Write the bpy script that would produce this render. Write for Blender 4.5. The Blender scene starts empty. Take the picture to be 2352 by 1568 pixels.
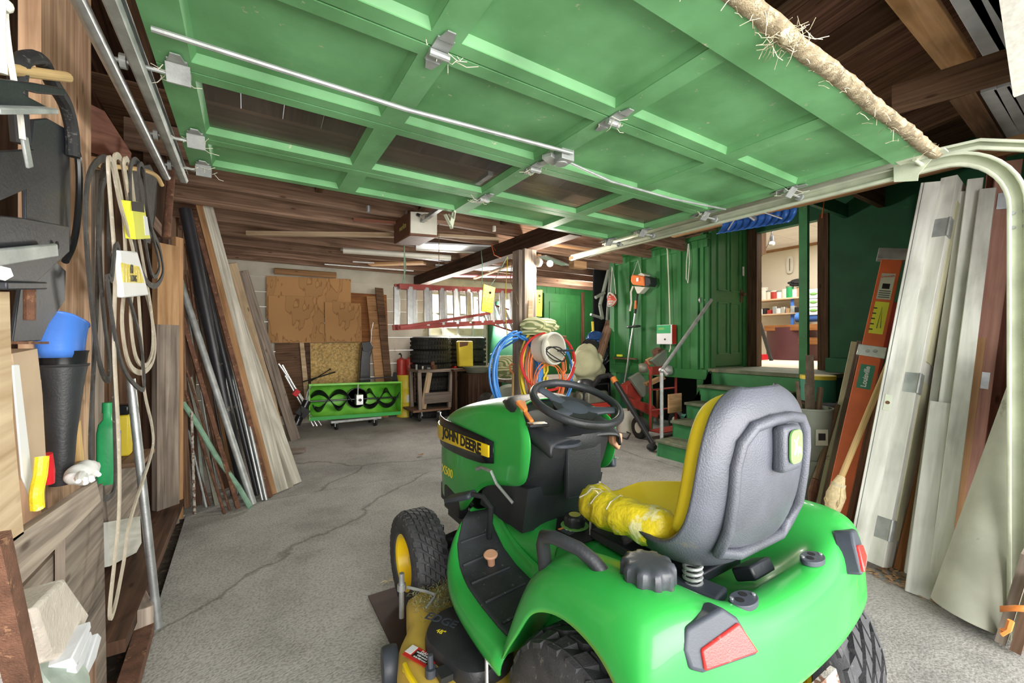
import bpy, math, random
from mathutils import Vector, Matrix, Quaternion
C = bpy.context.scene.collection
random.seed(7)
PI = math.pi
# ---------------------------------------------------------------- camera, sky, exposure
F_PX, CAM_H, YAW = 958.0, 1.25, math.radians(32.3)
cd = bpy.data.cameras.new('camera'); cam = bpy.data.objects.new('camera', cd); C.objects.link(cam)
cd.sensor_fit = 'HORIZONTAL'; cd.sensor_width = 36.0; cd.lens = F_PX*36.0/2352.0
cd.clip_start = 0.02
cam.location = (0, 0, CAM_H); cam.rotation_euler = (PI/2, 0, -YAW)
bpy.context.scene.camera = cam
sc = bpy.context.scene
sc.view_settings.view_transform = 'Standard'; sc.view_settings.look = 'None'
sc.view_settings.gamma = 1.0; sc.view_settings.exposure = 0.22
sc.view_settings.use_curve_mapping = False
w = bpy.data.worlds.new('sky'); sc.world = w; w.use_nodes = True
nt = w.node_tree; bg = nt.nodes['Background']
tc = nt.nodes.new('ShaderNodeTexCoord'); mp = nt.nodes.new('ShaderNodeSeparateXYZ'); cr = nt.nodes.new('ShaderNodeValToRGB')
nt.links.new(tc.outputs['Generated'], mp.inputs[0]); nt.links.new(mp.outputs['Z'], cr.inputs[0]); nt.links.new(cr.outputs[0], bg.inputs[0])
cr.color_ramp.elements[0].color = (1, .99, .96, 1); cr.color_ramp.elements[1].color = (.82, .90, 1, 1)
bg.inputs[1].default_value = 1.5
def area(name, loc, target, sx, sy, power, col=(1, 1, 1), spread=180):
    l = bpy.data.lights.new(name, 'AREA'); l.shape = 'RECTANGLE'; l.size = sx; l.size_y = sy; l.energy = power; l.color = col
    l.spread = math.radians(spread)
    o = bpy.data.objects.new(name, l); C.objects.link(o); o.location = loc
    o.rotation_euler = (Vector(target)-Vector(loc)).to_track_quat('-Z', 'Y').to_euler()
    return o
area('daylight_front', (1.2, -2.6, 1.5), (1.2, 3.0, 1.3), 5.5, 2.8, 400, (1, .975, .93))
area('daylight_back_window', (3.3, 6.98, 1.75), (2.6, 4.0, 0.9), 1.05, 0.75, 115, (1, .97, .90))
area('workshop_fill_light', (7.3, 3.0, 3.06), (7.3, 3.0, 0), 1.2, 1.2, 75, (1, .96, .9))  # added fill to brighten the workshop, no fixture belongs to it
def bulb(name, loc, power, r=.05, col=(1, .93, .82)):
    l = bpy.data.lights.new(name, 'POINT'); l.energy = power; l.shadow_soft_size = r; l.color = col
    o = bpy.data.objects.new(name, l); C.objects.link(o); o.location = loc; return o
bulb('post_bulb_light', (2.72, 3.50, 2.0), 48, .07)
bulb('back_fill_light', (5.6, 6.2, 2.2), 50, .08)  # added fill to brighten the back right, no bulb hangs there
# ---------------------------------------------------------------- measuring: a pixel of the photo on a known plane of the place
FW = (math.sin(YAW), math.cos(YAW)); RT = (math.cos(YAW), -math.sin(YAW))
def U(px, py, X=None, Y=None, Z=None):
    r = (px-1176)/F_PX; u = (784-py)/F_PX
    dx = FW[0]+RT[0]*r; dy = FW[1]+RT[1]*r
    if X is not None: t = X/dx
    elif Y is not None: t = Y/dy
    else: t = (Z-CAM_H)/u
    return Vector((dx*t, dy*t, CAM_H+u*t))
V = lambda *a: Vector(a)
def UP(px, py, c, n):
    d = U(px, py, X=1)-Vector((0, 0, CAM_H)); return Vector((0, 0, CAM_H))+d*((Vector(c)-Vector((0, 0, CAM_H))).dot(Vector(n))/d.dot(Vector(n)))
# ---------------------------------------------------------------- mesh helper
class MB:
    def __init__(s): s.v = []; s.f = []; s.uv = []
    def add(s, vs, fs, uvs=None):
        b = len(s.v); s.v += [tuple(p) for p in vs]
        for i, f in enumerate(fs):
            s.f.append([b+k for k in f]); s.uv.append(uvs[i] if uvs else [(vs[k][0]+vs[k][1], vs[k][2]) for k in f])
        return s
    def box(s, c, d, rz=0, rx=0, ry=0):
        c = Vector(c); R = Matrix.Rotation(rz, 3, 'Z') @ Matrix.Rotation(ry, 3, 'Y') @ Matrix.Rotation(rx, 3, 'X')
        ax = max(range(3), key=lambda i: d[i]); e = [R @ Vector([d[i] if i == k else 0 for i in range(3)]) for k in range(3)]
        a = e[ax]; b = e[(ax+1) % 3]; t = e[(ax+2) % 3]
        return s._bx(c-a/2, a, b, t)
    def _bx(s, p, a, b, t):
        L, W, T = a.length, b.length, t.length
        vs = [p+a*i-b*.5+b*j-t*.5+t*k for i in (0, 1) for j in (0, 1) for k in (0, 1)]
        if a.cross(b).dot(t) < 0: fl = 1
        else: fl = 0
        fs = [(0, 1, 3, 2), (4, 6, 7, 5), (0, 4, 5, 1), (2, 3, 7, 6), (0, 2, 6, 4), (1, 5, 7, 3)]
        r = random.random()*9
        uv = [[(0, 0), (0, T), (W, T), (W, 0)], [(0, 0), (W, 0), (W, T), (0, T)],
              [(r, 3), (r+L, 3), (r+L, 3+T), (r, 3+T)], [(r, 5), (r, 5+T), (r+L, 5+T), (r+L, 5)],
              [(r, 7), (r, 7+W), (r+L, 7+W), (r+L, 7)], [(r, 9), (r+L, 9), (r+L, 9+W), (r, 9+W)]]
        if fl: fs = [f[::-1] for f in fs]; uv = [u[::-1] for u in uv]
        return s.add(vs, fs, uv)
    def bar(s, p, q, w, t, side=None):
        """box from p to q; w across `side` (a direction), t the other way"""
        p, q = Vector(p), Vector(q); a = q-p; d = a.normalized()
        sd = Vector(side) if side is not None else (Vector((0, 0, 1)).cross(d) if abs(d.z) < .95 else Vector((1, 0, 0)))
        sd = (sd-d*sd.dot(d)).normalized()
        return s._bx(p, a, sd*w, d.cross(sd)*t)
    def ring(s, c, n, u, r, k): return [c+u*(r*math.cos(2*PI*i/k))+n.cross(u)*(r*math.sin(2*PI*i/k)) for i in range(k)]
    def loft(s, rings, closed=True, cap=True, loop=False):
        n = len(rings[0]); b = len(s.v); acc = 0
        for r in rings: s.v += [tuple(p) for p in r]
        m = len(rings); J = n if closed else n-1
        for i in range(m if loop else m-1):
            i2 = (i+1) % m; d = (Vector(rings[i2][0])-Vector(rings[i][0])).length
            for j in range(J):
                j2 = (j+1) % n
                s.f.append([b+i*n+j, b+i*n+j2, b+i2*n+j2, b+i2*n+j])
                w0, w1 = j*.03, (j+1)*.03
                s.uv.append([(acc, w0), (acc, w1), (acc+d, w1), (acc+d, w0)])
            acc += d
        if cap and closed and not loop:
            for i, rev in ((0, True), (m-1, False)):
                f = [b+i*n+j for j in range(n)]
                if rev: f = f[::-1]
                s.f.append(f); s.uv.append([(s.v[k][0], s.v[k][2]) for k in f])
        return s
    def tube(s, pts, r, k=8, closed=False, cap=True):
        pts = [Vector(p) for p in pts]; n = len(pts); rings = []
        rr = r if isinstance(r, (list, tuple)) else [r]*n
        u = None
        for i, p in enumerate(pts):
            a = pts[i-1] if (i > 0 or closed) else p; c = pts[(i+1) % n] if (i < n-1 or closed) else p
            d = (c-a).normalized()
            if u is None: u = d.orthogonal().normalized()
            else:
                u = u-d*u.dot(d)
                u = u.normalized() if u.length > 1e-6 else d.orthogonal().normalized()
            rings.append([p+u*(rr[i]*math.cos(2*PI*j/k))+d.cross(u)*(rr[i]*math.sin(2*PI*j/k)) for j in range(k)])
        return s.loft(rings, True, cap, closed)
    def lathe(s, prof, o, axis=(0, 0, 1), k=24, cap=True, u=None):
        o = Vector(o); n = Vector(axis).normalized(); u = (Vector(u)-n*Vector(u).dot(n)).normalized() if u is not None else n.orthogonal().normalized()
        return s.loft([s.ring(o+n*z, n, u, r, k) for r, z in prof], True, cap)
    def cyl(s, p, q, r, k=16, r2=None):
        p, q = Vector(p), Vector(q); d = q-p
        return s.lathe([(r, 0), (r2 if r2 is not None else r, d.length)], p, d, k)
    def prism(s, pts, d):
        """closed polygon of 3-D points, pushed along vector d"""
        d = Vector(d); P = [Vector(p) for p in pts]; n = len(P); N = Vector((0, 0, 0))
        for i in range(n): N += P[i].cross(P[(i+1) % n])
        if N.dot(d) < 0: P = P[::-1]
        b = len(s.v); s.v += [tuple(p) for p in P]+[tuple(p+d) for p in P]
        e1 = (P[1]-P[0]).normalized(); e2 = d.normalized().cross(e1)
        q = [((p-P[0]).dot(e1), (p-P[0]).dot(e2)) for p in P]
        s.f.append([b+i for i in range(n)][::-1]); s.uv.append(q[::-1])
        s.f.append([b+n+i for i in range(n)]); s.uv.append(q)
        for i in range(n):
            j = (i+1) % n; s.f.append([b+i, b+j, b+n+j, b+n+i]); L = (P[j]-P[i]).length; s.uv.append([(0, 3), (L, 3), (L, 3+d.length), (0, 3+d.length)])
        return s
    def grid(s, rows, flip=False, thick=0):
        n = len(rows[0]); m = len(rows); b = len(s.v)
        for r in rows: s.v += [tuple(p) for p in r]
        for i in range(m-1):
            for j in range(n-1):
                f = [b+i*n+j, b+i*n+j+1, b+(i+1)*n+j+1, b+(i+1)*n+j]
                uv = [(j/(n-1), i/(m-1)), ((j+1)/(n-1), i/(m-1)), ((j+1)/(n-1), (i+1)/(m-1)), (j/(n-1), (i+1)/(m-1))]
                if flip: f = f[::-1]; uv = uv[::-1]
                s.f.append(f); s.uv.append(uv)
        return s
    def sphere(s, c, r, k=16, m=10, sc=(1, 1, 1)):
        c = Vector(c); rings = []
        for i in range(1, m):
            a = PI*i/m; rings.append([c+Vector((r*sc[0]*math.sin(a)*math.cos(2*PI*j/k), r*sc[1]*math.sin(a)*math.sin(2*PI*j/k), -r*sc[2]*math.cos(a))) for j in range(k)])
        return s.loft(rings)
    def build(s, name, m, parent=None, smooth=30, bevel=0, seg=2, sub=0, solid=0, origin=None):
        me = bpy.data.meshes.new(name)
        if parent is not None: o0 = root_loc(parent)
        elif origin is not None: o0 = Vector(origin)
        else:
            xs = [p[0] for p in s.v]; ys = [p[1] for p in s.v]; zs = [p[2] for p in s.v]
            o0 = Vector(((min(xs)+max(xs))/2, (min(ys)+max(ys))/2, min(zs)))
        me.from_pydata([(p[0]-o0.x, p[1]-o0.y, p[2]-o0.z) for p in s.v], [], s.f)
        ul = me.uv_layers.new(name='UVMap'); flat = []
        for u in s.uv:
            for a in u: flat += [a[0], a[1]]
        ul.data.foreach_set('uv', flat)
        me.materials.append(m if isinstance(m, bpy.types.Material) else MAT(m))
        if smooth:
            me.polygons.foreach_set('use_smooth', [True]*len(me.polygons)); me.set_sharp_from_angle(angle=math.radians(smooth))
        o = bpy.data.objects.new(name, me); C.objects.link(o)
        if parent is not None: o.parent = parent; o['_o'] = list(o0)
        else: o.location = o0
        if sub:
            mo = o.modifiers.new('sub', 'SUBSURF'); mo.levels = mo.render_levels = sub
            me.polygons.foreach_set('use_smooth', [True]*len(me.polygons))
            a = me.attributes.get('sharp_edge')
            if a: me.attributes.remove(a)
        if solid: mo = o.modifiers.new('solid', 'SOLIDIFY'); mo.thickness = solid; mo.offset = -1
        if bevel: mo = o.modifiers.new('bev', 'BEVEL'); mo.width = bevel; mo.segments = seg; mo.limit_method = 'ANGLE'; mo.angle_limit = math.radians(35)
        return o
def root_loc(o):
    p = Vector((0, 0, 0))
    while o is not None: p = p+Vector(o.location); o = o.parent
    return p
def thing(name, label, cat, loc=(0, 0, 0), group=None):
    o = bpy.data.objects.new(name, None); C.objects.link(o); o.location = loc; o.empty_display_size = .05
    return tag(o, label, cat, group)
def tag(o, label=None, cat=None, group=None, kind=None):
    if label: o['label'] = label
    if cat: o['category'] = cat
    if group: o['group'] = group
    if kind: o['kind'] = kind
    return o
def st(o, label=None):
    o['kind'] = 'structure'
    if label: o['label'] = label
    return o
def text(name, body, loc, right, up, size, m, parent=None, ext=.0006, off=0, align='CENTER', sx=1.0):
    cu = bpy.data.curves.new(name, 'FONT'); cu.body = body; cu.size = size; cu.extrude = ext; cu.offset = off
    cu.align_x = align; cu.align_y = 'CENTER'; cu.resolution_u = 3; cu.materials.append(MAT(m))
    o = bpy.data.objects.new(name, cu); C.objects.link(o)
    r = Vector(right).normalized(); u = Vector(up); u = (u-r*u.dot(r)).normalized(); n = r.cross(u)
    M = Matrix((r*sx, u, n)).transposed().to_4x4(); l = Vector(loc)-(root_loc(parent) if parent is not None else Vector((0, 0, 0)))
    M.translation = l
    bpy.context.view_layer.update()
    me = bpy.data.meshes.new_from_object(o.evaluated_get(bpy.context.evaluated_depsgraph_get())); me.name = name
    bpy.data.objects.remove(o); bpy.data.curves.remove(cu); me.materials.clear(); me.materials.append(MAT(m))
    o = bpy.data.objects.new(name, me); C.objects.link(o)
    if parent is not None: o.parent = parent
    o.matrix_basis = M
    return o
# ---------------------------------------------------------------- materials
_M = {}
SPEC = {}
def _mat(name):
    m = bpy.data.materials.new(name); m.use_nodes = True; nt = m.node_tree
    return m, nt, nt.nodes['Principled BSDF']
def _n(nt, t, **k):
    n = nt.nodes.new(t)
    for a, v in k.items():
        if a.startswith('i_'): n.inputs[int(a[2:])].default_value = v
        else: setattr(n, a, v)
    return n
def _ramp(nt, fac, stops):
    r = nt.nodes.new('ShaderNodeValToRGB'); el = r.color_ramp.elements
    while len(el) < len(stops): el.new(.5)
    for e, (p, c) in zip(el, stops): e.position = p; e.color = (*c, 1)
    nt.links.new(fac, r.inputs[0]); return r.outputs[0]
def paint(c, rough=.5, metal=0, var=.12, sc=6, spots=None, spot_t=.62, bump=.05, coat=0, spot_sc=30, bsc=None, var2=None):
    def mk(name):
        m, nt, b = _mat(name); L = nt.links.new
        t = _n(nt, 'ShaderNodeTexCoord'); n = _n(nt, 'ShaderNodeTexNoise'); n.inputs['Scale'].default_value = sc; n.inputs['Detail'].default_value = 6
        L(t.outputs['Object'], n.inputs['Vector'])
        d = tuple(x*(1-var) for x in c); l = tuple(min(1, x*(1+var)) for x in (var2 or c))
        col = _ramp(nt, n.outputs['Fac'], [(.3, d), (.7, l)])
        if spots:
            n2 = _n(nt, 'ShaderNodeTexNoise'); n2.inputs['Scale'].default_value = spot_sc; n2.inputs['Detail'].default_value = 8; n2.inputs['Roughness'].default_value = .7
            L(t.outputs['Object'], n2.inputs['Vector'])
            mk_ = _ramp(nt, n2.outputs['Fac'], [(spot_t, (0, 0, 0)), (spot_t+.05, (1, 1, 1))])
            mx = _n(nt, 'ShaderNodeMix', data_type='RGBA'); L(mk_, mx.inputs[0]); L(col, mx.inputs[6]); mx.inputs[7].default_value = (*spots, 1); col = mx.outputs[2]
        L(col, b.inputs['Base Color']); b.inputs['Roughness'].default_value = rough; b.inputs['Metallic'].default_value = metal
        if coat: b.inputs['Coat Weight'].default_value = coat
        if bump:
            bp = _n(nt, 'ShaderNodeBump'); bp.inputs['Strength'].default_value = min(1, bump*3); bp.inputs['Distance'].default_value = .004
            n3 = _n(nt, 'ShaderNodeTexNoise'); n3.inputs['Scale'].default_value = bsc or sc*12; L(t.outputs['Object'], n3.inputs['Vector'])
            L(n3.outputs['Fac'], bp.inputs['Height']); L(bp.outputs[0], b.inputs['Normal'])
        return m
    return mk
def wood(c1, c2, rough=.75, gx=1.2, gy=28, rnd=.25, stain=None, knots=True):
    def mk(name):
        m, nt, b = _mat(name); L = nt.links.new
        uv = _n(nt, 'ShaderNodeUVMap'); oi = _n(nt, 'ShaderNodeObjectInfo')
        mp = _n(nt, 'ShaderNodeMapping'); mp.inputs['Scale'].default_value = (gx, gy, 1)
        cb = _n(nt, 'ShaderNodeCombineXYZ'); ml = _n(nt, 'ShaderNodeMath', operation='MULTIPLY'); ml.inputs[1].default_value = 37.0
        L(oi.outputs['Random'], ml.inputs[0]); L(ml.outputs[0], cb.inputs[0]); L(ml.outputs[0], cb.inputs[2])
        L(cb.outputs[0], mp.inputs['Location']); L(uv.outputs[0], mp.inputs['Vector'])
        n = _n(nt, 'ShaderNodeTexNoise'); n.inputs['Scale'].default_value = 1.4; n.inputs['Detail'].default_value = 7; n.inputs['Distortion'].default_value = .6
        L(mp.outputs[0], n.inputs['Vector'])
        mid = tuple((a+z)/2 for a, z in zip(c1, c2))
        col = _ramp(nt, n.outputs['Fac'], [(.3, c1), (.52, mid), (.72, c2)])
        mp2 = _n(nt, 'ShaderNodeMapping'); mp2.inputs['Scale'].default_value = (2.2, 5, 1); L(uv.outputs[0], mp2.inputs['Vector']); L(cb.outputs[0], mp2.inputs['Location'])
        n2 = _n(nt, 'ShaderNodeTexNoise'); n2.inputs['Scale'].default_value = 1.5; n2.inputs['Detail'].default_value = 4; L(mp2.outputs[0], n2.inputs['Vector'])
        k = _ramp(nt, n2.outputs['Fac'], [(.3, (.55, .55, .55)), (.5, (1, 1, 1)), (.75, (1.0, 1.0, 1.0))])
        mx = _n(nt, 'ShaderNodeMix', data_type='RGBA', blend_type='MULTIPLY'); mx.inputs[0].default_value = .55; L(col, mx.inputs[6]); L(k, mx.inputs[7]); col = mx.outputs[2]
        if knots:
            vo = _n(nt, 'ShaderNodeTexVoronoi'); vo.inputs['Scale'].default_value = 1; mp3 = _n(nt, 'ShaderNodeMapping'); mp3.inputs['Scale'].default_value = (3.1, 9, 1)
            L(uv.outputs[0], mp3.inputs['Vector']); L(cb.outputs[0], mp3.inputs['Location']); L(mp3.outputs[0], vo.inputs['Vector'])
            kk = _ramp(nt, vo.outputs['Distance'], [(.05, (.3, .25, .22)), (.11, (1, 1, 1))])
            m4 = _n(nt, 'ShaderNodeMix', data_type='RGBA', blend_type='MULTIPLY'); m4.inputs[0].default_value = .8; L(col, m4.inputs[6]); L(kk, m4.inputs[7]); col = m4.outputs[2]
        if stain:
            n5 = _n(nt, 'ShaderNodeTexNoise'); n5.inputs['Scale'].default_value = 2.5; n5.inputs['Detail'].default_value = 5; L(uv.outputs[0], n5.inputs['Vector'])
            s5 = _ramp(nt, n5.outputs['Fac'], [(.52, (0, 0, 0)), (.6, (1, 1, 1))]); m5 = _n(nt, 'ShaderNodeMix', data_type='RGBA'); L(s5, m5.inputs[0]); L(col, m5.inputs[6]); m5.inputs[7].default_value = (*stain, 1); col = m5.outputs[2]
        hs = _n(nt, 'ShaderNodeHueSaturation'); mr = _n(nt, 'ShaderNodeMapRange'); mr.inputs['To Min'].default_value = 1-rnd; mr.inputs['To Max'].default_value = 1+rnd
        L(oi.outputs['Random'], mr.inputs[0]); L(mr.outputs[0], hs.inputs['Value']); L(col, hs.inputs['Color']); L(hs.outputs[0], b.inputs['Base Color'])
        b.inputs['Roughness'].default_value = rough; b.inputs['Specular IOR Level'].default_value = .3
        bp = _n(nt, 'ShaderNodeBump'); bp.inputs['Strength'].default_value = .5; bp.inputs['Distance'].default_value = .003; L(n.outputs['Fac'], bp.inputs['Height']); L(bp.outputs[0], b.inputs['Normal'])
        return m
    return mk
def emis(c, s):
    def mk(name):
        m, nt, b = _mat(name); b.inputs['Base Color'].default_value = (*c, 1); b.inputs['Emission Color'].default_value = (*c, 1); b.inputs['Emission Strength'].default_value = s; return m
    return mk
def glassy(c, rough, alpha):
    def mk(name):
        m, nt, b = _mat(name); L = nt.links.new
        b.inputs['Base Color'].default_value = (*c, 1); b.inputs['Roughness'].default_value = rough; b.inputs['Specular IOR Level'].default_value = .8
        t = _n(nt, 'ShaderNodeTexCoord'); n = _n(nt, 'ShaderNodeTexNoise'); n.inputs['Scale'].default_value = 5; n.inputs['Detail'].default_value = 8; L(t.outputs['Object'], n.inputs['Vector'])
        mr = _n(nt, 'ShaderNodeMapRange'); mr.inputs['From Min'].default_value = .35; mr.inputs['From Max'].default_value = .75; mr.inputs['To Min'].default_value = alpha; mr.inputs['To Max'].default_value = alpha+.2
        L(n.outputs['Fac'], mr.inputs[0]); L(mr.outputs[0], b.inputs['Alpha']); return m
    return mk
def concrete(c):
    def mk(name):
        m, nt, b = _mat(name); L = nt.links.new; t = _n(nt, 'ShaderNodeTexCoord')
        a = _n(nt, 'ShaderNodeTexNoise'); a.inputs['Scale'].default_value = 1.6; a.inputs['Detail'].default_value = 9; a.inputs['Roughness'].default_value = .65; L(t.outputs['Object'], a.inputs['Vector'])
        f = _n(nt, 'ShaderNodeTexNoise'); f.inputs['Scale'].default_value = 90; f.inputs['Detail'].default_value = 6; L(t.outputs['Object'], f.inputs['Vector'])
        c1 = _ramp(nt, a.outputs['Fac'], [(.3, tuple(x*.62 for x in c)), (.5, c), (.72, tuple(min(1, x*1.25) for x in c))])
        c2 = _ramp(nt, f.outputs['Fac'], [(.35, (.66, .65, .63)), (.55, (1, 1, 1))])
        mx = _n(nt, 'ShaderNodeMix', data_type='RGBA', blend_type='MULTIPLY'); mx.inputs[0].default_value = .85; L(c1, mx.inputs[6]); L(c2, mx.inputs[7])
        # thin wandering cracks
        vo = _n(nt, 'ShaderNodeTexVoronoi', feature='DISTANCE_TO_EDGE'); vo.inputs['Scale'].default_value = .28
        dn = _n(nt, 'ShaderNodeTexNoise'); dn.inputs['Scale'].default_value = 3; dn.inputs['Detail'].default_value = 6; L(t.outputs['Object'], dn.inputs['Vector'])
        mm = _n(nt, 'ShaderNodeMix', data_type='RGBA'); mm.inputs[0].default_value = .22; L(t.outputs['Object'], mm.inputs[6]); L(dn.outputs['Color'], mm.inputs[7]); L(mm.outputs[2], vo.inputs['Vector'])
        ck = _ramp(nt, vo.outputs['Distance'], [(.0, (.5, .49, .47)), (.003, (1, 1, 1))])
        m2 = _n(nt, 'ShaderNodeMix', data_type='RGBA', blend_type='MULTIPLY'); m2.inputs[0].default_value = .9; L(mx.outputs[2], m2.inputs[6]); L(ck, m2.inputs[7])
        L(m2.outputs[2], b.inputs['Base Color']); b.inputs['Roughness'].default_value = .9; b.inputs['Specular IOR Level'].default_value = .25
        bp = _n(nt, 'ShaderNodeBump'); bp.inputs['Strength'].default_value = .7; bp.inputs['Distance'].default_value = .006; L(f.outputs['Fac'], bp.inputs['Height']); L(bp.outputs[0], b.inputs['Normal'])
        return m
    return mk
def contour(c, line, sc=2.2):
    def mk(name):
        m, nt, b = _mat(name); L = nt.links.new; t = _n(nt, 'ShaderNodeTexCoord'); n = _n(nt, 'ShaderNodeTexNoise'); n.inputs['Scale'].default_value = sc; n.inputs['Detail'].default_value = 3; L(t.outputs['Object'], n.inputs['Vector'])
        mp = _n(nt, 'ShaderNodeMapping'); mp.inputs['Scale'].default_value = (1.6, 1, .55); L(t.outputs['Object'], mp.inputs['Vector']); L(mp.outputs[0], n.inputs['Vector'])
        d = tuple(x*.9 for x in c); L(_ramp(nt, n.outputs['Fac'], [(.36, c), (.465, c), (.475, line), (.485, d), (.56, d), (.568, line), (.58, c)]), b.inputs['Base Color']); b.inputs['Roughness'].default_value = .8; return m
    return mk
def stripes(c1, c2, axis='Z', scale=30, rough=.9):
    def mk(name):
        m, nt, b = _mat(name); L = nt.links.new; t = _n(nt, 'ShaderNodeTexCoord'); wv = _n(nt, 'ShaderNodeTexWave'); wv.bands_direction = axis; wv.inputs['Scale'].default_value = scale; wv.inputs['Distortion'].default_value = 1.5
        L(t.outputs['Object'], wv.inputs['Vector']); L(_ramp(nt, wv.outputs['Fac'], [(.35, c1), (.6, c2)]), b.inputs['Base Color']); b.inputs['Roughness'].default_value = rough; return m
    return mk
def MAT(n):
    if n not in _M: _M[n] = SPEC[n](n)
    return _M[n]
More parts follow.
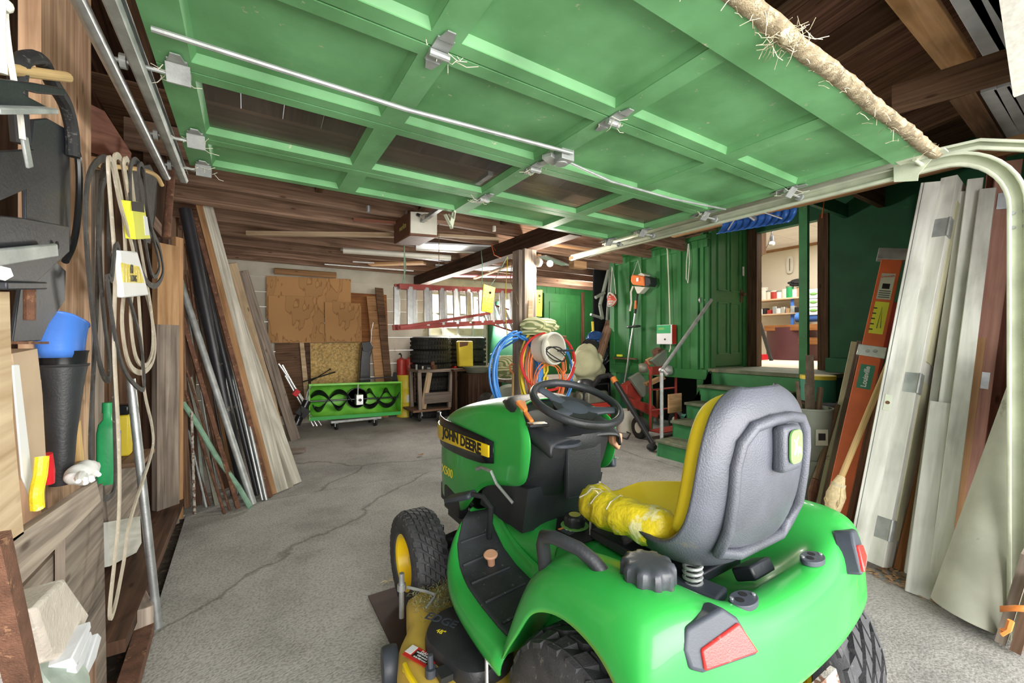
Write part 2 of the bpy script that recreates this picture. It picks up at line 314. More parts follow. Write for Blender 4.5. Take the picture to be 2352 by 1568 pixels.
SPEC.update(
 door_green=paint((.125, .345, .13), .5, 0, .2, 3, (.48, .50, .33), .64, .06, spot_sc=22, var2=(.175, .43, .19)), washed_wood=wood((.34, .31, .25), (.66, .63, .54), knots=False),
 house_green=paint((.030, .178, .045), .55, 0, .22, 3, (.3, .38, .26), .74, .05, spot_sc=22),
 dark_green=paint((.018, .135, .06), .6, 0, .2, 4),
 step_green=paint((.04, .21, .07), .55, 0, .2, 5, (.30, .24, .14), .66, .06, spot_sc=14),
 tread_worn=paint((.13, .15, .09), .75, 0, .3, 6, (.24, .19, .12), .56, .06, spot_sc=12),
 old_wood=wood((.10, .055, .035), (.36, .22, .14)),
 old_wood_gray=wood((.16, .125, .10), (.46, .38, .31)),
 dark_wood=wood((.035, .02, .012), (.15, .075, .045)),
 brown_wood=wood((.08, .042, .022), (.25, .14, .08)),
 joist_wood=wood((.16, .09, .055), (.46, .29, .20)),
 new_wood=wood((.42, .22, .09), (.72, .45, .24), gy=18),
 fir_wood=wood((.30, .15, .06), (.55, .32, .16), gy=24),
 pale_wood=wood((.48, .33, .19), (.78, .60, .40), gy=22),
 white_wood=wood((.55, .55, .48), (.86, .86, .80), gy=14, rnd=.08, knots=False),
 red_wood=wood((.18, .06, .035), (.36, .15, .09)),
 rose_wood=wood((.30, .15, .11), (.46, .25, .19), knots=False),
 orange_wood=wood((.25, .09, .025), (.42, .18, .06), knots=False),
 osb=paint((.55, .36, .13), .8, 0, .45, 25, (.80, .60, .30), .55, .1, spot_sc=45),
 hardboard=contour((.55, .30, .12), (.30, .14, .05)),
 cardboard=paint((.45, .27, .14), .85, 0, .1, 5),
 cardboard_light=paint((.60, .44, .30), .85, 0, .1, 8),
 concrete=concrete((.42, .41, .385)), concrete_light=concrete((.56, .55, .53)), dirt=paint((.10, .075, .055), .95, 0, .4, 20, (.24, .18, .12), .55, .2),
 plaster=paint((.62, .58, .48), .9, 0, .15, 3, (.30, .24, .17), .62, .1, spot_sc=5),
 cream=paint((.78, .70, .56), .85, 0, .04, 3), ceil_tile=paint((.85, .80, .74), .9, 0, .04, 5),
 galv=paint((.52, .54, .55), .42, .75, .18, 20), galv_dull=paint((.42, .44, .43), .55, .5, .25, 14, (.30, .20, .13), .66),
 track_cream=paint((.66, .70, .55), .45, .2, .12, 10, (.30, .28, .2), .7), alu=paint((.75, .76, .75), .35, .8, .12, 20), chrome=paint((.8, .8, .8), .18, 1, .05, 10, bump=0),
 rust=paint((.16, .075, .045), .85, .2, .4, 25, (.34, .18, .10), .58, .2), rust_white=paint((.5, .46, .4), .8, .1, .3, 25, (.16, .08, .05), .5, .1),
 black_steel=paint((.016, .018, .024), .40, 0, .3, 8, (.20, .19, .19), .71, .05), black_gloss=paint((.012, .013, .016), .25, .1, .3, 8, bump=0),
 black_plastic=paint((.028, .030, .034), .42, 0, .2, 10, (.16, .16, .16), .72, .06, bsc=160), black_rubber=paint((.020, .020, .022), .72, 0, .4, 12, (.10, .095, .085), .60, .08),
 tread_rubber=paint((.050, .050, .054), .7, 0, .35, 18, (.17, .155, .13), .60, .1, spot_sc=60), tire_old=paint((.022, .022, .02), .8, 0, .4, 12), pad_black=paint((.040, .043, .048), .6, 0, .3, 10, (.22, .22, .22), .63, .1, spot_sc=50),
 side_wood=wood((.30, .165, .095), (.66, .44, .28)), cap_black=paint((.05, .055, .065), .35, 0, .15, 6, (.16, .14, .11), .66, .03, bsc=200),
 grey_plastic=paint((.055, .064, .082), .45, 0, .12, 6, bump=.03, bsc=300), seat_grey=paint((.062, .066, .078), .42, 0, .25, 3.5, (.14, .125, .11), .62, .12, spot_sc=4, bsc=260, var2=(.095, .10, .125)),
 jd_green=paint((.025, .38, .055), .34, 0, .08, 3, (.10, .46, .12), .72, .02, coat=.3, spot_sc=30, var2=(.04, .42, .075)),
 jd_yellow=paint((.88, .62, .012), .35, 0, .06, 4, bump=.01), seat_yellow=paint((.80, .58, .02), .5, 0, .05, 5, (.66, .45, .02), .66, .05, bsc=220), deck_yellow=paint((.72, .50, .09), .5, 0, .15, 5, (.30, .22, .08), .64, .05, spot_sc=14),
 tape_yellow=paint((.90, .70, .03), .35, 0, .12, 14, (.95, .86, .42), .58, .4, spot_sc=12, bsc=55), orange_plastic=paint((.85, .27, .06), .45, 0, .06, 8), peach_plastic=paint((.80, .42, .26), .5, 0, .08, 8),
 lens_red=paint((.68, .035, .03), .25, 0, .12, 30, (.78, .14, .10), .6, .05, coat=.3), decal_black=paint((.01, .01, .01), .4, 0, 0, 4, bump=0), decal_white=paint((.85, .85, .85), .5, 0, .03, 4, bump=0), decal_yellow=paint((.9, .75, .05), .5, 0, .03, 4, bump=0),
 decal_red=paint((.6, .03, .02), .5, 0, .05, 4, bump=0), decal_gold=paint((.55, .5, .12), .5, 0, .1, 4, bump=0), decal_green=paint((.20, .46, .12), .4, 0, .05, 4, bump=0), decal_blue=paint((.03, .10, .42), .5, 0, .05, 4, bump=0),
 grass=paint((.28, .27, .14), .95, 0, .35, 40, (.42, .38, .22), .55), straw=paint((.66, .58, .40), .95, 0, .3, 30), web=paint((.72, .68, .55), .95, 0, .2, 30),
 blade_green=paint((.10, .55, .03), .3, 0, .12, 4, coat=.4, var2=(.3, .75, .1)), drum_yellow=paint((.85, .66, .05), .45, 0, .1, 5, (.3, .2, .06), .68), red_can=paint((.48, .045, .03), .45, 0, .2, 8, (.65, .3, .24), .66),
 red_plastic=paint((.65, .02, .03), .3, 0, .1, 6), red_steel=paint((.38, .05, .035), .45, .1, .2, 8, (.15, .08, .06), .68), rail_red=paint((.32, .07, .06), .5, 0, .15, 9), rail_orange=paint((.72, .15, .045), .55, 0, .15, 6, (.42, .16, .10), .66),
 bucket_white=paint((.74, .72, .62), .45, 0, .08, 6), bucket_grey=paint((.22, .25, .20), .6, 0, .12, 7), bucket_steel=paint((.22, .22, .17), .5, .3, .2, 8), green_plastic=paint((.03, .40, .14), .4, 0, .1, 8), pipe_grey=paint((.46, .47, .38), .65, 0, .18, 5, (.30, .30, .22), .62, .04, spot_sc=6), abs_black=paint((.022, .022, .026), .4, 0, .3, 5, (.20, .17, .13), .64, .05, spot_sc=8),
 hose_blue=paint((.06, .27, .72), .35, 0, .1, 8), hose_yellow=paint((.80, .62, .04), .4, 0, .1, 8), cord_orange=paint((.85, .20, .05), .4, 0, .1, 8), hose_red=paint((.62, .04, .04), .35, 0, .1, 8), cord_cream=paint((.72, .72, .55), .5, 0, .08, 8), rope_green=paint((.25, .42, .30), .9, 0, .2, 30), rope_white=paint((.72, .70, .62), .9, 0, .15, 60),
 belt_cream=paint((.58, .51, .40), .85, 0, .15, 20, (.74, .68, .58), .58, .1), belt_dark=paint((.065, .060, .055), .8, 0, .3, 25, (.20, .18, .16), .62, .15), blue_plastic=paint((.07, .22, .72), .4, 0, .1, 8), shovel_blue=paint((.03, .12, .42), .3, 0, .2, 8), tarp_tan=paint((.42, .42, .26), .9, 0, .15, 6), cloth_stripe=stripes((.20, .24, .10), (.58, .58, .34), 'DIAGONAL', 9),
 tarp_dark=paint((.07, .07, .065), .9, 0, .4, 10), bag_black=paint((.02, .022, .026), .25, 0, .3, 10), bag_blue=paint((.02, .07, .22), .25, 0, .3, 10), glove_white=paint((.85, .85, .83), .9, 0, .06, 30), stone=paint((.56, .50, .43), .85, 0, .15, 10, (.72, .69, .64), .6, .15), slate=paint((.66, .67, .70), .7, 0, .1, 10), green_stone=paint((.36, .42, .36), .8, 0, .2, 14),
 bristle=paint((.72, .58, .34), .9, 0, .2, 60), handle_wood=wood((.55, .36, .14), (.78, .56, .28), gy=30, knots=False), old_handle=wood((.12, .08, .045), (.26, .18, .10), gy=30), roof_metal=paint((.72, .74, .78), .5, .2, .06, 4), insul_pink=paint((.75, .35, .40), .9, 0, .1, 10),
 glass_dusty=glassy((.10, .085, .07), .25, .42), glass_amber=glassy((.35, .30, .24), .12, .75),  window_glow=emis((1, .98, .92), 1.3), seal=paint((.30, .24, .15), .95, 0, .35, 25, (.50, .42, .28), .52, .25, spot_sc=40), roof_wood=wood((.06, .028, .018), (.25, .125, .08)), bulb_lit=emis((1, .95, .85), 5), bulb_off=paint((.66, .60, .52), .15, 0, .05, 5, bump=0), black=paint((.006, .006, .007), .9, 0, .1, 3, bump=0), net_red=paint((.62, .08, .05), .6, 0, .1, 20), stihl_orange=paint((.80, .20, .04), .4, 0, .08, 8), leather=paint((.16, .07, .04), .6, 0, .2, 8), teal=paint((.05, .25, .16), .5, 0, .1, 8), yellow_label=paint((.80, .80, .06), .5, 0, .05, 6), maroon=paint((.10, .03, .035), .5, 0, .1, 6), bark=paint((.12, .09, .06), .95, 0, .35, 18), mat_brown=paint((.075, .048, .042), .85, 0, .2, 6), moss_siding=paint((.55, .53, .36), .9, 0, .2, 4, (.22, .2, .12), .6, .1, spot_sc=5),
)
# ================================================================ THE PLACE
rnd = random.Random(3)
JY = 3.80                                   # joint between the two slabs
m = MB(); m.prism([(-.36, .2, -.12), (-.30, 1.2, -.12), (-.36, 2.3, -.12), (-.38, JY, -.12), (5.7, JY, -.12), (5.7, .2, -.12)], (0, 0, .12)); st(m.build('floor', 'concrete'))
m = MB(); m.box((3.2, (JY+.008+9.3)/2, -.062), (7.7, 9.3-JY-.016, .12)); st(m.build('floor', 'concrete'))
m = MB(); m.box((1.5, -6.9, -.075), (26, 14.18, .15)); st(m.build('ground', 'concrete_light'))
m = MB(); m.box((-1.2, 2.0, -.09), (1.7, 3.8, .12)); st(m.build('ground', 'dirt'))
def plank_wall(name, p0, p1, z0, z1, pw, mat, t=.025, vert=True, gap=.004, jit=.006, label=None, holes=()):
    """boards filling the upright rectangle p0..p1 (plan points), z0..z1"""
    a, b = Vector((*p0, 0)), Vector((*p1, 0)); L = (b-a).length; d = (b-a)/L; nn = Vector((-d.y, d.x, 0)); m = MB()
    if vert:
        s = 0
        while s < L-.01:
            ww = min(pw*rnd.uniform(.85, 1.15), L-s); c = a+d*(s+ww/2)+nn*rnd.uniform(-jit, jit)
            for (h0, h1, hz0, hz1) in holes:
                if h0 < s+ww/2 < h1:
                    if hz0 > z0+.02: m.bar(c+V(0, 0, z0), c+V(0, 0, hz0), ww-gap, t, d)
                    if hz1 < z1-.02: m.bar(c+V(0, 0, hz1), c+V(0, 0, z1), ww-gap, t, d)
                    break
            else: m.bar(c+V(0, 0, z0), c+V(0, 0, z1), ww-gap, t, d)
            s += ww
    else:
        z = z0
        while z < z1-.01:
            ww = min(pw, z1-z); segs = [(0, L)]
            for (h0, h1, hz0, hz1) in holes:
                if hz0 < z+ww/2 < hz1: segs = [(0, h0), (h1, L)]
            for s0, s1 in segs:
                o = nn*rnd.uniform(-jit, jit)+V(0, 0, z+ww/2)
                if s1-s0 > .02: m.bar(a+d*s0+o, a+d*s1+o, ww-gap, t, V(0, 0, 1))
            z += ww
    return st(m.build(name, mat), label)
# left side: old board sheathing with studs and braces, open bays near the door
plank_wall('wall_left', (-.98, .3), (-.98, 3.95), -.05, 3.3, .22, 'brown_wood')
plank_wall('wall_left', (-1.0, 3.96), (-.55, 3.96), -.05, 3.3, .18, 'brown_wood')
plank_wall('wall_left', (-.62, 3.9), (-.62, 7.15), 0, 2.6, .2, 'brown_wood')
LX = -.5
def stud(y, x=-.86, w=.05, d=.14, z1=3.2, mat='old_wood', z0=-.03):
    m = MB(); m.bar((x, y, z0), (x, y, z1), d, w, (1, 0, 0)); return st(m.build('trim_1', mat))
for y in (.75, 1.25, 2.55, 3.0): stud(y, -.86)
stud(3.86, -.55, .09, .14, 2.5, 'dark_wood')
# wide upright board and post at the mouth of the garage
m = MB(); a = U(92, 700, X=-.5); b = U(207, 700, X=-.5); m.bar((-.52, (a.y+b.y)/2, 0.02), (-.52, (a.y+b.y)/2, 3.2), abs(b.y-a.y), .045, (0, 1, 0))
tag(m.build('wall_board', 'side_wood'), 'wide upright rough brown board rising beside the hanging black brackets', 'board')
m = MB(); m.bar((-.60, a.y-.30, 0), (-.60, a.y-.30, 3.1), .50, .04, (0, 1, 0)); tag(m.build('wall_board', 'pale_wood'), 'pale upright board behind the black brackets at the left edge', 'board')
m = MB(); b2 = U(248, 700, X=-.56); m.bar((-.60, b2.y-.06, 0.02), (-.60, b2.y-.06, 2.05), .14, .05, (0, 1, 0)); tag(m.build('wall_board', 'old_wood_gray'), 'narrower grey upright board behind the long belts', 'board')
def brace(p, q, w, t, mat, label, X, X2=None):
    P_, Q_ = U(*p, X=X), U(*q, X=X2 or X); m = MB(); m.bar(P_, Q_, w, t, (0, .9, .5)); return tag(m.build('diagonal_brace', mat), label, 'brace')
brace((196, -40), (352, 372), .12, .05, 'dark_wood', 'dark diagonal brace crossing the open bay below the door track', -.72)
brace((268, 240), (395, 520), .10, .04, 'old_wood', 'shorter brown diagonal brace low in the open bay left of the track', -.75, -.66)
m = MB(); m.prism([U(209, 240, X=-.6), U(240, 255, X=-.6), U(302, 352, X=-.6), U(298, 376, X=-.6), U(209, 350, X=-.6)], (-.04, 0, 0)); tag(m.build('gusset_block', 'red_wood'), 'reddish triangular wood gusset nailed beside the wide board', 'wood block')
m = MB(); m.bar(U(205, 372, X=-.56), U(300, 384, X=-.56), .05, .09, (0, 0, 1)); tag(m.build('ledger_board', 'fir_wood'), 'short orange brown cross board above the hanging belts', 'board')
# corner post at the end of the open bays
m = MB(); c = U(381, 1195, X=-.47); PY = c.y
m.bar((-.47, PY, 0), (-.47, PY, U(371, 743, X=-.47).z-.002), .14, .05, (0.75, .66, 0)); tag(m.build('post', 'old_wood_gray'), 'weathered grey plank post at the left slab corner', 'post')
m = MB(); a = U(371, 743, X=-.46); b = U(371, 545, X=-.46); m.bar(V(-.47, PY, a.z), V(-.47, PY, b.z), .135, .05, (0.75, .66, 0)); tag(m.build('post_block', 'new_wood'), 'fresh orange timber block fixed on top of the grey post', 'wood block')
m = MB(); a = U(408, 1190, X=-.42); m.bar((a.x, a.y, 0), (a.x+.0, a.y, 1.98), .03, .06, (.8, -.6, 0)); tag(m.build('strip_board', 'fir_wood'), 'thin reddish upright strip between the grey post and the leaning pipes', 'board')
m = MB(); m.bar((-.56, PY-.2, 2.03), (-.56, 4.6, 2.03), .09, .09, (1, 0, 0)); m.build('lintel', 'old_wood'); st(bpy.context.scene.objects['lintel'])
# back wall: white washed boards at the left, window behind the ladder, green boards at the right
BW = 7.12
plank_wall('wall_back', (2.62, BW), (-.62, BW), 0, 2.6, .22, 'plaster', vert=False, jit=.003)
plank_wall('wall_back', (4.60, BW), (2.62, BW), 0, 2.7, .3, 'moss_siding', vert=False, jit=.003, holes=((.75, 1.85, 1.35, 2.15),))
wf = MB()
for z in (1.35, 2.15, 1.75): wf.box((3.3, BW-.01, z), (1.14, .06, .035))
for x in (2.74, 3.0, 3.3, 3.6, 3.86): wf.box((x, BW-.01, 1.75), (.035, .05, .83))
wn = st(wf.build('window_1', 'white_wood'), 'small bright window behind the hung ladder')
MB().box((3.3, BW+.03, 1.75), (1.1, .01, .8)).build('pane', 'window_glow', wn)
plank_wall('wall_back', (7.4, BW+.01), (4.60, BW+.01), 0, 2.85, .12, 'house_green', jit=.002)
MB_ = MB(); MB_.box((6.0, BW-.04, 2.72), (2.9, .06, .34)); st(MB_.build('lintel', 'brown_wood'))
st(MB().box((3.95, BW-.5, 1.0), (.04, 1.1, 2.0)).build('partition', 'dark_green'))
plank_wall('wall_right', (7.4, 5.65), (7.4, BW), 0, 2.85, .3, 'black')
# far green panelled door in the back wall
dr = st(MB().box((5.75, BW-.06, 1.27), (1.0, .045, 2.0)).build('door_3', 'house_green'), 'green panelled door in the far back wall')
pm = MB()
for x in (5.53, 5.97):
    for z in (1.55,): pm.box((x, BW-.09, z), (.30, .02, 1.1))
pm.build('door_panel', 'house_green', dr, bevel=.008)
MB().box((6.33, BW-.07, 1.3), (.05, .05, 2.1)).build('door_frame', 'brown_wood', dr)
# house wall on the right of the back bay (raised floor)
HX = 4.75; HY = 3.03; z0 = .78; z1 = 2.52
m = MB(); m.box((HX+.02, (HY+4.63)/2, (z0+z1)/2), (.03, 4.63-HY, z1-z0)); st(m.build('wall_right', 'house_green'), 'green board wall of the house with upright battens')
m = MB()
for y in (4.60, 4.28, 4.06, 3.74, 3.42, 3.20): m.box((HX-.01, y, (z0+z1)/2), (.035, .06 if y not in (3.20, 4.60) else .10, z1-z0))
m.box((HX-.012, (HY+4.63)/2, z0+.06), (.04, 4.63-HY, .12)); m.box((HX-.02, (HY+4.66)/2, z1+.01), (.09, 4.70-HY, .05)); m.box((HX-.0, (HY+4.63)/2, z1-.06), (.035, 4.63-HY, .10))
st(m.build('trim_2', 'house_green', bevel=.004))
m = MB()
for y in (4.56, 3.95, 3.12): m.box((HX+.02, y, .39), (.09, .09, .78))
st(m.build('trim_3', 'house_green'))
st(MB().box((HX+2.15, 5.03, 1.35), (4.3, .03, 2.7)).build('partition', 'black'))  # black colour stands in for the shade of the opening beyond the house wall
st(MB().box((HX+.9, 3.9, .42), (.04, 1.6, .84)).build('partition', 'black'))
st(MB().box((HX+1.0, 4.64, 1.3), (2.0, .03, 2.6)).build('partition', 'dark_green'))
# end wall with the four panel door, above the landing
DZ = .92
d1 = MB(); d1.box((5.2, HY+.05, 1.86), (.92, .04, DZ+.97)); dw = st(MB().box((5.2, HY+.07, (DZ+3.1)/2), (.94, .04, 3.1-DZ)).build('wall_right', 'house_green'), 'green end wall of the landing')
fr = MB()
dd = st(MB().box((5.22, HY+.03, DZ+1.0), (.62, .035, 1.96)).build('door_2', 'house_green', bevel=.003), 'green four panel door above the steps')
pm = MB()
for x in (5.08, 5.36):
    for z0_, z1_ in ((DZ+.18, DZ+.82), (DZ+.98, DZ+1.82)): 
        for (cx_, cz_, sx_, sz_) in ((x-.1, (z0_+z1_)/2, .014, z1_-z0_), (x+.1, (z0_+z1_)/2, .014, z1_-z0_), (x, z0_, .214, .014), (x, z1_, .214, .014)): pm.box((cx_, HY+.008, cz_), (sx_, .014, sz_))
pm.build('door_panel', 'step_green', dd)
kn = MB(); kn.sphere((5.50, HY-.03, DZ+.95), .026, 12, 8); kn.box((5.50, HY+.006, DZ+.93), (.04, .01, .17)); kn.build('door_knob', 'leather', dd)
st(MB().box((4.86, HY+.02, (DZ+3.05)/2), (.09, .05, 3.05-DZ)).box((5.58, HY+.02, (DZ+3.05)/2), (.09, .05, 3.05-DZ)).build('trim_4', 'house_green', bevel=.004))
# wall with the workshop opening
WX = 5.65; OY0, OY1, OZ = 2.20, 2.93, 2.68
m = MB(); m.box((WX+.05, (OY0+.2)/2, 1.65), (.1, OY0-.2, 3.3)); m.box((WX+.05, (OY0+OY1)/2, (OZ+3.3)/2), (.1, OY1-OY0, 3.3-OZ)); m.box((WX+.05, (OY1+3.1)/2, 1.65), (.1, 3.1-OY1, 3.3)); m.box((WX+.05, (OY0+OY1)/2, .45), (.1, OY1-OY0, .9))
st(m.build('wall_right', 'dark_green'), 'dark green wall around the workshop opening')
m = MB(); m.box((WX-.005, OY0-.045, (OZ+DZ)/2), (.03, .09, OZ-DZ+.1)); m.box((WX-.005, OY1+.05, (OZ+DZ)/2), (.03, .10, OZ-DZ+.1)); m.box((WX+.05, OY1-.01, (OZ+DZ)/2), (.12, .02, OZ-DZ)); m.box((WX+.05, OY0+.01, (OZ+DZ)/2), (.12, .02, OZ-DZ)); st(m.build('trim_5', 'brown_wood'))
# landing and five steps
m = MB(); m.box(((HX+WX)/2, 2.42, DZ-.02), (WX-HX, 1.22, .04)); st(m.build('landing', 'tread_worn'), 'worn wooden landing at the workshop door'); bpy.data.objects['landing']['kind'] = 'structure'
st(MB().box((HX+.03, 2.42, DZ/2), (.03, 1.2, DZ-.04)).build('trim_6', 'step_green'))
stp = thing('staircase', 'green painted wooden steps with worn treads rising to the workshop landing', 'stairs', (3.75, 2.5, 0))
for k in range(4):
    x = 3.75+.25*k; z = DZ/5*(k+1)
    MB().box((x+.135, 2.52, z-.015), (.29, .96, .03)).build('tread', 'tread_worn', stp, bevel=.005)
    MB().box((x+.035, 2.52, (z-.03)/2+(.0)), (.02, .92, z-.03)).build('riser', 'step_green', stp)
MB().prism([(3.77, 2.985, 0), (4.75, 2.985, 0), (4.75, 2.985, DZ-.03)]+[q for k in (3, 2, 1, 0) for q in ((3.79+.25*k+.25, 2.985, DZ/5*(k+1)-.03), (3.79+.25*k, 2.985, DZ/5*(k+1)-.03))], (0, .02, 0)).build('stringer', 'step_green', stp)
# green post at the landing corner with its header
a = U(1847, 845, X=HX)
m = MB(); m.box((HX, a.y, (DZ+2.75)/2-.1), (.05, .075, 2.75-DZ+.2)); m.box((HX, a.y, .4), (.05, .075, .8)); st(m.build('post', 'step_green'), 'slim green post at the landing corner')
m = MB(); m.box(((HX+WX)/2, a.y-.04, 2.70), (WX-HX, .04, .14)); m.bar((HX-.3, a.y-.02, 2.82), (WX, a.y-.02, 2.72), .04, .09, (0, 1, 0)); st(m.build('lintel', 'dark_green'))
m = MB(); m.box((5.1, 1.62, 2.78), (1.0, .05, .26)); st(m.build('lintel', 'brown_wood'))
# green cupboard low on the right wall
m = MB(); m.box((WX-.16, 1.72, .62), (.30, .62, .9)); st(m.build('trim_7', 'dark_green', bevel=.006))
# ceiling: level joists over the back, sloping roof boards over the front
m = MB(); y = 2.9
while y < 7.2: m.bar((-.7, y+.1, 2.60), (7.4 if y > 4.8 else 4.75, y+.1, 2.60), .19, .02, (0, 1, 0)); y += .2
st(m.build('ceiling', 'brown_wood'))
for i, y in enumerate((3.32, 3.86, 4.38, 4.92, 5.46, 6.02, 6.58, 7.02)):
    m = MB(); m.bar((-.62, y, 2.49), (4.7 if y < 4.7 else 7.35, y, 2.49), .05, .17, (0, 1, 0)); st(m.build('ceiling_beam', 'joist_wood'))
SL = .16
zr = lambda y: 2.66+SL*(4-y)
m = MB(); x = -1.0
while x < 6.0: m.bar((x+.12, 4.0, zr(4.0)), (x+.12, -.5, zr(-.5)), .235, .02, (1, 0, 0)); x += .24
st(m.build('roof', 'roof_wood'))
for x in (-.45, .5, 1.4, 2.3, 3.0, 3.75, 4.6):
    m = MB(); m.bar((x, 3.95, zr(3.95)-.10), (x, -.4, zr(-.4)-.10), .055, .17, (1, 0, 0)); st(m.build('ceiling_beam', 'brown_wood'))
m = MB(); m.box((3.9, 1.4, 2.43), (.05, 3.0, .10)); st(m.build('ceiling_beam', 'fir_wood'))
# front wall around the door opening
st(MB().box((-1.0, .27, 1.6), (.95, .1, 3.3)).build('wall_front', 'old_wood_gray'))
st(MB().box((4.4, .03, 1.6), (3.0, .08, 3.3)).build('wall_front', 'dark_wood'))
st(MB().box((1.2, .22, 2.85), (3.6, .1, 1.0)).build('wall_front', 'dark_wood'))
# main dark beam and its post
m = MB(); m.box((2.52, 5.0, 2.30), (.14, 4.2, .17)); st(m.build('ceiling_beam', 'dark_wood'), 'dark square beam carried by the timber post')
m = MB(); m.box((2.50, 3.66, 1.11), (.15, .14, 2.22)); m.box((2.41, 3.70, 1.11), (.05, .13, 2.2)); st(m.build('post', 'old_wood_gray', bevel=.004), 'square weathered timber post under the dark beam')
# ================================================================ OVERHEAD GARAGE DOOR (rolled up)
DX0, DX1, DH = -.235, 2.56, 2.09
gd = thing('door_1', 'large green panelled overhead garage door rolled up under the roof', 'garage door', (DX0, .58, DH)); gd['kind'] = 'structure'
JN = [.585, 1.125, 1.632, 2.14, 2.50]
XS = [DX0+(DX1-DX0)*k/4 for k in range(5)]
for i in range(4):
    y0, y1 = JN[i]+.004, JN[i+1]-.004; f = MB(); zc = DH+.02; T = .04
    r0 = .115 if i == 0 else .048; r1 = .05 if i < 3 else .045
    f.bar((DX0, y0+r0/2, zc), (DX1, y0+r0/2, zc), r0, T, (0, 1, 0)); f.bar((DX0, y1-r1/2, zc), (DX1, y1-r1/2, zc), r1, T, (0, 1, 0))
    for k, x in enumerate(XS):
        wd = .09; xx = x+(wd/2 if k == 0 else -wd/2 if k == 4 else 0); f.bar((xx, y0+r0, zc), (xx, y1-r1, zc), wd, T, (1, 0, 0))
    # bevelled mouldings round every opening
    for k in range(4):
        xa = XS[k]+(.09 if k == 0 else .045); xb = XS[k+1]-(.09 if k == 3 else .045); ya, yb = y0+r0, y1-r1
        q = [V(xa, ya, DH+.004), V(xb, ya, DH+.004), V(xb, yb, DH+.004), V(xa, yb, DH+.004)]; s = .014
        q2 = [V(xa+s, ya+s, DH+.026), V(xb-s, ya+s, DH+.026), V(xb-s, yb-s, DH+.026), V(xa+s, yb-s, DH+.026)]
        for e in range(4):
            e2 = (e+1) % 4; f.add([q[e], q[e2], q2[e2], q2[e]], [(0, 1, 2, 3)])
    sec = f.build('door_section', 'door_green', gd)
    for k in range(4):
        xa = XS[k]+(.09 if k == 0 else .045); xb = XS[k+1]-(.09 if k == 3 else .045); ya, yb = y0+r0, y1-r1
        p = MB(); p.box(((xa+xb)/2, (ya+yb)/2, DH+.028), (xb-xa, yb-ya, .004))
        if i == 2:
            g = p.build('window_pane', 'glass_dusty', sec); g['label'] = 'dusty glass pane'
        else: p.build('door_panel', 'door_green', sec)
# hinges with spindly webs
def hinge(x, y, end=0):
    m = MB(); z = DH-.004
    m.box((x, y-.028, z), (.05, .05, .004)); m.box((x, y+.028, z), (.05, .05, .004))
    m.prism([(x-.022, y-.05, z-.002), (x+.022, y-.05, z-.002), (x+.012, y-.09, z-.002), (x-.012, y-.09, z-.002)], (0, 0, -.004)); m.prism([(x-.022, y+.05, z-.002), (x+.022, y+.05, z-.002), (x+.010, y+.085, z-.002), (x-.010, y+.085, z-.002)], (0, 0, -.004))
    m.cyl((x-.03, y, z-.014), (x+.03, y, z-.014), .011, 10)
    if end:
        m.cyl((x, y, z-.02), (x+end*.17, y, z-.02), .0065, 8); m.cyl((x+end*.12, y, z-.02), (x+end*.135, y, z-.02), .021, 12)
        m.prism([(x-.03, y-.035, z-.002), (x+.03, y-.035, z-.002), (x+.03, y, z-.045), (x-.03, y, z-.045)], (0, .006, 0))
    h = m.build('hinge', 'galv_dull', gd)
    r = random.Random(int(x*100+y*999)); wb = MB()
    for _ in range(7):
        a = V(x, y, z-.015)+V(r.uniform(-.05, .05), r.uniform(-.04, .04), 0); b = a+V(r.uniform(-.07, .07), r.uniform(-.05, .05), r.uniform(-.02, .012)); wb.tube([a, (a+b)/2+V(0, 0, -.01), b], .0012, 4)
    wb.build('cobweb', 'web', h); return h
for yj in JN[1:4]:
    hinge(XS[0]+.055, yj, -1); hinge(XS[4]-.055, yj, 1)
    for k in (2,): hinge(XS[k], yj)
hinge(XS[0]+.055, JN[4]-.02, -1); hinge(XS[4]-.055, JN[4]-.02, 1); hinge(XS[0]+.055, JN[0]+.04, -1)
hinge(XS[1], JN[1])
# locking rods across the second section
rod = MB(); yl = 1.40
rod.tube([(DX0+.02, yl+.03, DH-.02), (XS[1], yl+.02, DH-.035), (XS[2]+.03, yl-.005, DH-.02)], .008, 8)
rod.build('lock_rod', 'galv_dull', gd)
rod = MB(); rod.tube([(XS[2]+.0, yl+.06, DH-.02), (XS[2]+.35, yl+.08, DH-.05), (XS[3]+.1, yl+.07, DH-.055), (XS[4]-.04, yl+.09, DH-.015)], .006, 8); rod.build('lock_rod', 'galv_dull', gd)
lk = MB(); lk.box((XS[2]+.02, yl+.04, DH-.02), (.07, .06, .05)); lk.cyl((XS[2]+.02, yl+.06, DH-.05), (XS[2]+.02, yl+.06, DH-.02), .03, 12); lk.box((XS[2]-.01, yl+.09, DH-.02), (.09, .05, .02), rz=.4); lk.build('lock_latch', 'galv_dull', gd, bevel=.003)
